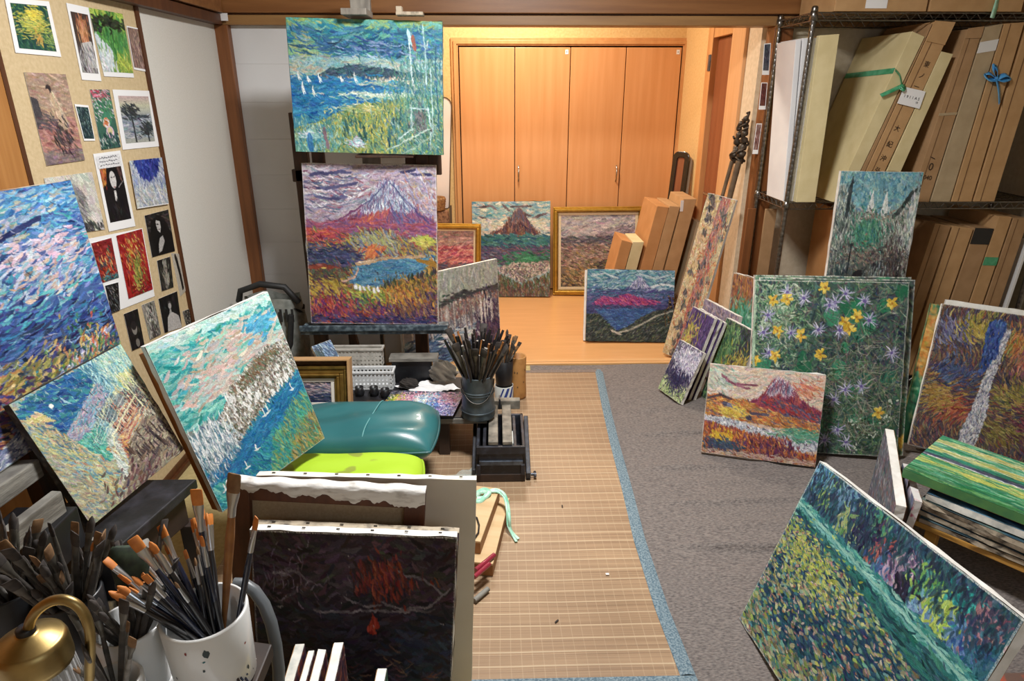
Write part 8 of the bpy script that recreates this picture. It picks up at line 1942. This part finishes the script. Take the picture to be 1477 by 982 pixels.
    def low(tl, tr, m, lab, y=Yl, dep=.38, sl=-.34, **k):
        dy = 560 - tl[1]
        carton(tl, tr, (tr[0] + sl * dy, 560), (tl[0] + sl * dy, 560), y, z, dep, m, lab, **k)
    low((1226, 308), (1256, 311), 'cardboard_warm', 'broad warm-brown carton low on the rack behind the corner poles', seam=False, sl=-.17)
    low((1349, 322), (1372, 326), 'cardboard_dark', 'low-shelf carton nearest the street painting')
    low((1375, 326), (1404, 330), 'cardboard', 'second low-shelf carton from the street painting', seam=True)
    low((1407, 329), (1433, 330), 'cardboard_dark', 'low-shelf carton with black tape on its upper corner', seam=False, tape=('tape_black', .9, 1.002))
    low((1441, 312), (1460, 313), 'cardboard', 'tall low-shelf carton with a strip of green tape', seam=False, tape=('ribbon_green', .71, .76))
    low((1462, 315), (1484, 315), 'cardboard_dark', 'tall low-shelf carton at the wall end of the row')
    low((1483, 347), (1487, 347), 'tape_white', 'thin white board at the wall end of the low shelf', seam=False, name='thin_board')
    # planks standing between the post and the rack
    for k, (px, m, lab) in enumerate(((1091, 'post_wood', 'narrow wooden board standing between the post and the rack, next to the post'), (1108, 'cardboard_dark', 'brown flat panel standing upright beside the rack poles'))):
        x = float(atY(px, 300, 3.72)[0]); root = MB().box((x - .06 + .025 * k, 3.685 - .02 * k, .005 + .1 * k), (x - .012 + .042 * k, 3.70 - .02 * k, .98)).build('wooden_board', M_(m), None, bevel=.003); tag(root, lab, 'board')

# ------------------------------------------------------------------ things in the alcove
def alcove_things():
    def book(tl, tr, m, lab, Y, slope, dep, zb=.004, cap=None, ybot=470):
        dy = ybot - tl[1]; r, *_ = carton(tl, tr, (tr[0] + slope * dy, ybot), (tl[0] + slope * dy, ybot), Y, zb, dep, m, lab, seam=False)
        return r
    Y = 4.52
    book((897, 346), (912, 350), 'cardboard_warm', 'short tan carton at the outer end of the alcove row', Y, -.27, .30)
    book((913, 349), (929, 349), 'cardboard_cream', 'short pale carton, second in the alcove row', Y, -.27, .30)
    book((948, 297), (965, 299), 'cardboard_warm', 'tall broad carton, third in the alcove row', Y, -.27, .42)
    book((966, 297), (981, 298), 'cardboard', 'tall carton in the middle of the alcove row', Y, -.27, .38)
    r = book((986, 287), (1005, 287), 'cardboard', 'tallest carton with a torn white corner in the alcove row', Y, -.27, .36)
    A = atY(983, 289, Y - .004); MB().box((A[0] - .004, Y - .006, A[2] - .075), (A[0] + .016, Y - .003, A[2] + .0)).build('white_corner', M_('tape_white'), None)
    w = bpy.data.objects['white_corner']; bpy.context.view_layer.update(); w.parent = r; w.matrix_parent_inverse = r.matrix_world.inverted()
    book((1006, 320), (1015, 322), 'cardboard_grey', 'thin grey-brown carton last in the alcove row', Y, -.27, .3)
    # oval topped dark frames leaning by the doorway
    for k, (px, py, lab, m) in enumerate((((978, 296), (1001, 216), 'black round-topped wooden frame leaning in the alcove corner', 'black_lacquer'), ((989, 300), (1011, 222), 'brown-edged second frame close behind the black round-topped one', 'tan_edge'))):
        yy = 4.98 + .03 * k
        p0, p1 = atY(px[0], 292, yy), atY(py[0], py[1], yy + .1)
        w = .13; h = float(p1[2]) ; o = np.array((1.23 + .035 * k, 4.93 + .03 * k, .003))
        yaw = -.75; r = np.array((math.cos(yaw), math.sin(yaw), 0)); n = np.array((math.sin(yaw), -math.cos(yaw), 0))
        l = math.radians(6); u = np.array((0, 0, 1)) * math.cos(l) - n * math.sin(l); b = np.cross(u, r)
        root = empty('oval_frame', frameM(o, r, b, u)); tag(root, lab, 'frame')
        def outline(w0, h0, z0, rr):
            P = [(w0, z0), (w0 + (w - 2 * w0), z0)]
            P = [(w - w0, z0), ]; 
            for t in range(0, 13): a = PI / 2 * t / 12; P.append((w - w0 - rr + rr * math.cos(a), h0 - rr + rr * math.sin(a)))
            for t in range(0, 13): a = PI / 2 + PI / 2 * t / 12; P.append((w0 + rr + rr * math.cos(a), h0 - rr + rr * math.sin(a)))
            P.append((w0, z0)); return P
        O, Ii = outline(0, h, 0, .045), outline(.035, h - .04, .05, .02); nO = len(O)
        mb = MB(); t = .022
        vs = [(x, 0, z) for x, z in O] + [(x, 0, z) for x, z in Ii] + [(x, t, z) for x, z in O] + [(x, t, z) for x, z in Ii]
        fs = []
        for i in range(nO):
            j = (i + 1) % nO
            fs += [(i, j, nO + j, nO + i), (2 * nO + j, 2 * nO + i, 3 * nO + i, 3 * nO + j), (j, i, 2 * nO + i, 2 * nO + j), (nO + i, nO + j, 3 * nO + j, 3 * nO + i)]
        mb.add(vs, fs).build('frame', M_(m), root, bevel=.003)
        MB().box((.03, t * .6, .04), (w - .03, t * .8, h - .03)).build('backing_board', M_('door_brown'), root)
    # two bronze gnarled staffs against the side wall
    rg = random.Random(2)
    for k, (bx, tx, lab) in enumerate((((1046, 268), [(1056, 232), (1063, 214), (1066, 190), (1070, 172)], 'thinner dark carved staff, nearer the doorway'), ((1053, 282), [(1066, 232), (1072, 210), (1075, 186), (1077, 162)], 'thicker dark carved staff with a twisted head, by the pinned cards'))):
        Yk = 3.90 - .075 * k
        foot = np.array(atY(bx[0] - 22, bx[1] + 120, Yk)); a = np.array(atY(bx[0], bx[1], Yk)); foot = a + (a - np.array(atY(*tx[0], Yk))) * (a[2] / (atY(*tx[0], Yk)[2] - a[2])); foot[2] = .003
        T = [np.array(atY(px, py, Yk)) for px, py in tx]
        root = empty('carved_staff', loc=tuple(foot)); tag(root, lab, 'staff')
        l = lambda p: np.asarray(p) - foot
        MB().tube([l(foot), l(a), l(T[0])], [.011 + .005 * k, .011 + .005 * k, .012 + .005 * k], 10).build('shaft', M_('staff_wood'), root)
        pts = []; rs = []; N = 46
        for i in range(N):
            t = i / (N - 1); s = t * (len(T) - 1); j = min(int(s), len(T) - 2); p = T[j] * (1 - (s - j)) + T[j + 1] * (s - j)
            pts.append(l(p) + np.array((.009 * math.sin(t * 21), .009 * math.cos(t * 17), 0))); rs.append((.019 - .012 * t) * (1 + .45 * math.sin(t * 44 + k)) + .003)
        hd = MB().tube(pts, rs, 10).build('carved_head', M_('bronze'), root)
        mb = MB()
        for q in range(6 if k else 4):
            t = .08 + q * .14; i = int(t * (N - 1)); c = Vector(pts[i]); a2 = q * 1.9
            mb.tube([c + Vector((.022 * math.cos(a2 + w), .022 * math.sin(a2 + w), -.02 + .012 * w)) for w in (0, .7, 1.4, 2.1, 2.8, 3.5)], .0065, 6)
        mb.build('twist', M_('bronze'), hd)
    # mirror, basket, patterned cloth behind the easel
    xm0, xm1 = float(atY(612, 200, 5.36)[0]), float(atY(652, 200, 5.36)[0]); z0, z1 = float(atY(640, 300, 5.36)[2]), float(atY(640, 141, 5.36)[2])
    root = empty('standing_mirror', loc=(xm0, 5.36, 0)); tag(root, 'tall round-cornered mirror with a thin dark rim beside the closet', 'mirror')
    def rr(w0, grow):
        P = []; w = xm1 - xm0; R = .06
        for cx, cz, a0 in ((w - R, z1 - R, 0), (R, z1 - R, PI / 2), (R, z0 + R * .3, PI), (w - R, z0 + R * .3, 3 * PI / 2)):
            r_ = R if cz > 1 else R * .3
            for t in range(9): a = a0 + PI / 2 * t / 8; P.append((cx + (r_ + grow) * math.cos(a), cz + (r_ + grow) * math.sin(a)))
        return P
    A, B = rr(0, 0), rr(0, .008); n = len(A)
    MB().add([(x, 0, z) for x, z in A], [tuple(range(n))[::-1]]).build('mirror_glass', mat('mirror_face', 'f2ece6', .25, metal=.35), root)
    mb = MB(); mb.add([(x, -.004, z) for x, z in A] + [(x, -.004, z) for x, z in B] + [(x, .02, z) for x, z in B], [(i, (i + 1) % n, n + (i + 1) % n, n + i) for i in range(n)] + [(n + i, n + (i + 1) % n, 2 * n + (i + 1) % n, 2 * n + i) for i in range(n)]); mb.add([(x, .02, z) for x, z in B], [tuple(range(n))]); mb.build('rim', M_('mirror_rim'), root)
    mb = MB()
    for x in (.03, xm1 - xm0 - .03): mb.bar((x, .01, z0 + .02), (x, -.06, 0), .02, .02)
    mb.build('leg', M_('mirror_rim'), root)
    # low stand with patterned cloth and basket
    c = atY(629, 310, 5.2); xc = float(c[0]); zt = float(atY(640, 304, 5.2)[2])
    def cl(u, v):
        th = 2 * PI * u; r = .1 + .05 * v + .012 * math.sin(7 * th) * v; return (xc + r * math.cos(th), 5.2 + r * .6 * math.sin(th), zt - (zt - .01) * v)
    o = MB().grid(cl, 70, 20, flip=True).add([(xc + .1 * math.cos(2 * PI * k / 24), 5.2 + .06 * math.sin(2 * PI * k / 24), zt) for k in range(24)], [tuple(range(24))]).build('patterned_cloth', M_('cloth_pattern')); tag(o, 'brown patterned cloth draped over a stand beside the mirror', 'cloth')
    root = empty('wicker_basket', loc=(xc, 5.2, zt + .002)); tag(root, 'small wicker basket on the patterned cloth', 'basket')
    prof = [(0, 0)] + [(.07 + .004 * (k % 2) + .001 * k, .005 + k * .009) for k in range(11)] + [(.075, .105), (.07, .1), (.064, .01), (0, .008)]
    MB().lathe(prof, 40).build('basket_body', M_('wicker'), root)
    # dried plants tied at the abstract canvas's foot
    c = atZ(966, 488, .0); root = empty('dried_plant', loc=(c[0] - .02, c[1] - .02, .004)); tag(root, 'bundle of dried brown stems in front of the tall abstract canvas', 'plant')
    mb = MB(); mb2 = MB()
    for k in range(34):
        a = rg.uniform(0, 6.28); q = Vector((.035 * math.cos(a), .025 * math.sin(a), 0)); top = Vector((rg.uniform(-.05, .07), rg.uniform(-.05, .03), rg.uniform(.16, .32)))
        m_ = (q + top) / 2 + Vector((rg.uniform(-.02, .02), rg.uniform(-.02, .02), 0)); mb.tube([q, m_, top], [.003, .0025, .0015], 5)
        for s in range(4):
            p = top * (1 - s * .12); d = Vector((rg.uniform(-.025, .025), rg.uniform(-.025, .025), rg.uniform(-.01, .03))); e = d.orthogonal().normalized() * .007
            mb2.add([p, p + d * .5 + e, p + d, p + d * .5 - e], [(0, 1, 2, 3)])
    mb.build('stem', M_('dried_plant'), root); mb2.build('dry_leaf', M_('dried_plant'), root)

# ------------------------------------------------------------------ the flat stack at the right
def flat_stack():
    # yellow-wood low stand
    zs = .165
    c = np.array(atZ(1345, 800, zs)); far = np.array(atZ(1375, 672, .40))
    d1 = np.array(atZ(1477, 722, .40) - atZ(1302, 657, .40)); d1[2] = 0; d1 /= np.linalg.norm(d1)
    d2 = np.array((-d1[1], d1[0], 0))
    C0 = np.array(atZ(1302, 657, .40)); dep = float(np.linalg.norm((np.array(atZ(1377, 617, .40)) - C0)))
    M0 = lambda o: frameM(o, d1, d2, (0, 0, 1))
    o = C0 + d1 * .07 + d2 * .02; o[2] = 0
    root = empty('low_stand', M0(o)); tag(root, 'low yellow wooden stand under the flat stack of canvases', 'stand')
    W_, D_ = .62, .36
    MB().box((0, 0, zs - .022), (W_, D_, zs)).build('stand_top', mat('yellow_wood', 'c8974a', .45, c2='ba883c', nscale=4, stretch=(1, 10, 10)), root, bevel=.003)
    for x in (.04, W_ - .08):
        for y in (.03, D_ - .07): MB().box((x, y, .012), (x + .04, y + .04, zs - .022)).build('leg', M_('yellow_wood'), root, bevel=.003)
    rg = random.Random(77); z = zs + .001
    ims = []
    spec = [(.024, 'canvas_dirty', .085, 'bottom canvas of the flat stack, on the yellow stand'), (.022, 'canvas_dirty', .07, 'second canvas from the bottom of the flat stack'), (.026, 'canvas_dirty', .075, 'paint-spotted canvas in the middle of the flat stack'), (.024, 'canvas_dirty', .06, 'third canvas from the top of the flat stack, with torn corner'), (.030, 'canvas_stained', .075, 'blue-splashed canvas right under the gap of the flat stack')]
    for k, (t, m, off, lab) in enumerate(spec):
        a = rg.uniform(-.05, .05); r = d1 * math.cos(a) + d2 * math.sin(a); b2 = -d1 * math.sin(a) + d2 * math.cos(a)
        o = C0 + d1 * (off + .014 + rg.uniform(-.012, .012)) + d2 * rg.uniform(.0, .035)
        w, h = .60 + rg.uniform(-.02, .03), dep * .92
        # lying face up: local x = r, local z(up of picture) = b2, back = down
        pose = (np.array((o[0], o[1], z + t)), r, np.array((0, 0, -1.)), b2, w, h)
        q = Pic(60, 50, '3a5a68', 100 + k); q.st((0, 0, 1, 1), 120, .2, .06, 20, ['3a5a68', '2f4a58', '6a7a70', '8a8878'] if k < 4 else ['2f6a98', '3a7ab0', '1f4a68', '5a98b8'])
        cr = canvas(pose, q, lab, edge=m, t=t - .007, back=False, wob=.0035)
        MB().box((.02, t - .0068, .02), (w - .02, t - .0005, h - .02)).build('stretcher_frame', M_('table_edge'), cr)
        z += t + .0005
    # spacer blocks leave the dark gap under the top canvas
    o = C0 + d1 * .12 + d2 * .06
    MB().box((0, 0, 0), (.45, dep * .6, .022)).build('dark_panel', M_('table_dark'), None, M=M0((o[0], o[1], z + .001))); tag(bpy.data.objects['dark_panel'], 'dark panel lying just beneath the green striped canvas', 'panel')
    z += .024
    t = .034; w = .62
    zz = max(z + t, .40)
    pose = (np.array((C0[0] + d1[0] * .012, C0[1] + d1[1] * .012, z + t)), d1, np.array((0, 0, -1.)), d2, w, dep)
    canvas(pose, pt_field(), 'green and yellow striped field painting lying on top of the flat stack', edge='canvas_green_side', t=t - .002, wob=.001)

mat('canvas_green_side', '3f7048', .6, c2='5a8a4a', nscale=14, stretch=(1, 1, 1), ramp=(.35, .7))

def loose_right(Pz):
    # second small canvas with pink blotches, right of the white-edged one
    zt = .29; a, b_ = atZ(1302, 668, zt), atZ(1319, 722, zt - .0)
    d = b_ - a; d[2] = 0; L = float(np.linalg.norm(d)); d /= L
    n = np.array((d[1], -d[0], 0))     # towards -x
    if n[0] > 0: n = -n
    r = d; l = math.radians(5); u = np.array((0, 0, 1)) * math.cos(l) - n * math.sin(l); b = np.cross(u, r)
    if b @ n > 0: b = -b
    o = a - u * ((zt - .012) / u[2])
    q = Pic(50, 50, '8a8a98', 120); q.st((0, 0, 1, 1), 120, .2, .06, 60, ['c8a8b8', '8a90b0', 'd8d0d8', '6a7a98'])
    canvas((o, r, b, u, L, (zt - .012) / u[2]), q, 'small canvas with pink blotches on its white edge, close to the flat stack', edge='canvas_pink', t=.024)
    # paint-splashed canvas lying at the near corner under the lily pond
    c = atZ(1452, 965, .12)
    tag(MB().box((c[0], c[1] - .35, .012), (c[0] + .4, c[1] + .05, .05)).build('splashed_board', M_('canvas_splash')), 'paint-splashed board lying on the carpet under the corner of the lily pond painting', 'board')
mat('canvas_pink', 'e0dcd8', .7, c2='b83a68', nscale=22, ramp=(.58, .66))
mat('canvas_splash', '6a5248', .6, c2='b0503a', nscale=16, ramp=(.45, .6), bump=.3)

# ------------------------------------------------------------------ light
def area(name, loc, target, size, power, color, shape='RECTANGLE', sy=None, spread=180):
    ld = bpy.data.lights.new(name, 'AREA'); ld.energy = power; ld.color = color; ld.shape = shape; ld.size = size; ld.size_y = sy or size; ld.spread = math.radians(spread)
    o = bpy.data.objects.new(name, ld); COL.objects.link(o); o.location = loc
    d = Vector(target) - Vector(loc); o.rotation_euler = d.to_track_quat('-Z', 'Y').to_euler(); return o

def lights():
    # round ceiling lamp of the studio, with its fitting
    root = empty('ceiling_lamp', loc=(.15, 1.95, CEIL)); tag(root, 'round white ceiling lamp over the middle of the studio', 'lamp')
    MB().lathe([(0, -.004), (.26, -.004), (.26, -.05), (.24, -.06), (.24, -.052), (0, -.05)], 48).build('housing', M_('plastic_white'), root)
    l = area('studio_lamp', (.15, 1.95, CEIL - .075), (.15, 1.95, 0), .46, LAMP_W, (1.0, .985, .975), 'DISK')
    root = empty('alcove_lamp', loc=(.1, 4.65, CEIL)); tag(root, 'small round warm ceiling lamp in the alcove', 'lamp')
    MB().lathe([(0, -.004), (.16, -.004), (.16, -.04), (.15, -.045), (.15, -.04), (0, -.038)], 40).build('housing', M_('plastic_white'), root)
    area('alcove_light', (.1, 4.65, CEIL - .06), (.1, 4.65, 0), .28, ALCOVE_W, (1.0, .90, .76), 'DISK')
    # cool fill light added behind the camera, with a made-up window around it
    wz = empty('fill_window_1', loc=(1.0, YF + .005, 1.0)); wz['kind'] = 'structure'
    mb = MB(); mb.box((-.6, 0, 0), (.6, .03, .04)); mb.box((-.6, 0, 1.06), (.6, .03, 1.1)); mb.box((-.6, 0, .04), (-.56, .03, 1.06)); mb.box((.56, 0, .04), (.6, .03, 1.06)); mb.box((-.02, 0, .04), (.02, .03, 1.06))
    mb.build('fill_window_frame', M_('frame_wood'), wz); MB().box((-.56, .001, .04), (.56, .006, 1.06)).build('fill_window_pane', mat('fill_pane', 'c8d8e8', .08, spec=.8), wz)
    area('fill_light', (1.0, YF + .05, 1.55), (.9, 2.5, .8), 1.1, FILL_W, (.80, .90, 1.0), 'RECTANGLE', 1.0)
    w = bpy.data.worlds.new('world'); SC.world = w; w.use_nodes = True
    w.node_tree.nodes['Background'].inputs['Color'].default_value = (.5, .5, .52, 1); w.node_tree.nodes['Background'].inputs['Strength'].default_value = .1
LAMP_W, ALCOVE_W, FILL_W = 88.0, 51.0, 9.0

def floor_bits():
    for k, (px, py, m, lab) in enumerate(((876, 828, 'canvas_pink', 'tiny pinkish paper scrap on the bamboo mat'), (803, 896, 'can_black', 'tiny dark chip on the bamboo mat nearest the white canvas'), (811, 730, 'can_black', 'tiny dark chip in the middle of the bamboo mat'))):
        c = atZ(px, py, .0165); a = .8 * k
        tag(MB().obox((c[0], c[1], .0175), (.016 if k else .012, .005 if k else .01, .002), Matrix.Rotation(a, 3, 'Z')).build('paint_chip', M_(m), None, bevel=.0006), lab, 'chip')

def main():
    make_camera(); Q = room(); closet(Q); alcove_door(); floor_coverings(); prints(Q)
    Pz = paintings(); main_easel(Pz); wall_easel(Pz); left_table(); low_table(); table_things(); cushions(); paint_box(); shallow_boxes()
    brush_protos(); left_desk(); side_canvases(); mid_pots(); rack(); cartons(); alcove_things(); flat_stack(); loose_right(Pz); floor_bits(); lights()
    for k, (r, L, used) in PROTO.items():
        if not used:
            for c in list(r.children): bpy.data.objects.remove(c)
            bpy.data.objects.remove(r)
    vs = SC.view_settings; vs.view_transform = 'Standard'; vs.look = 'None'; vs.gamma = 1.0; vs.use_curve_mapping = False; vs.exposure = EXPOSURE
    SC.cycles.use_denoising = True; SC.cycles.max_bounces = 8; SC.cycles.diffuse_bounces = 5
EXPOSURE = 0.0
main()
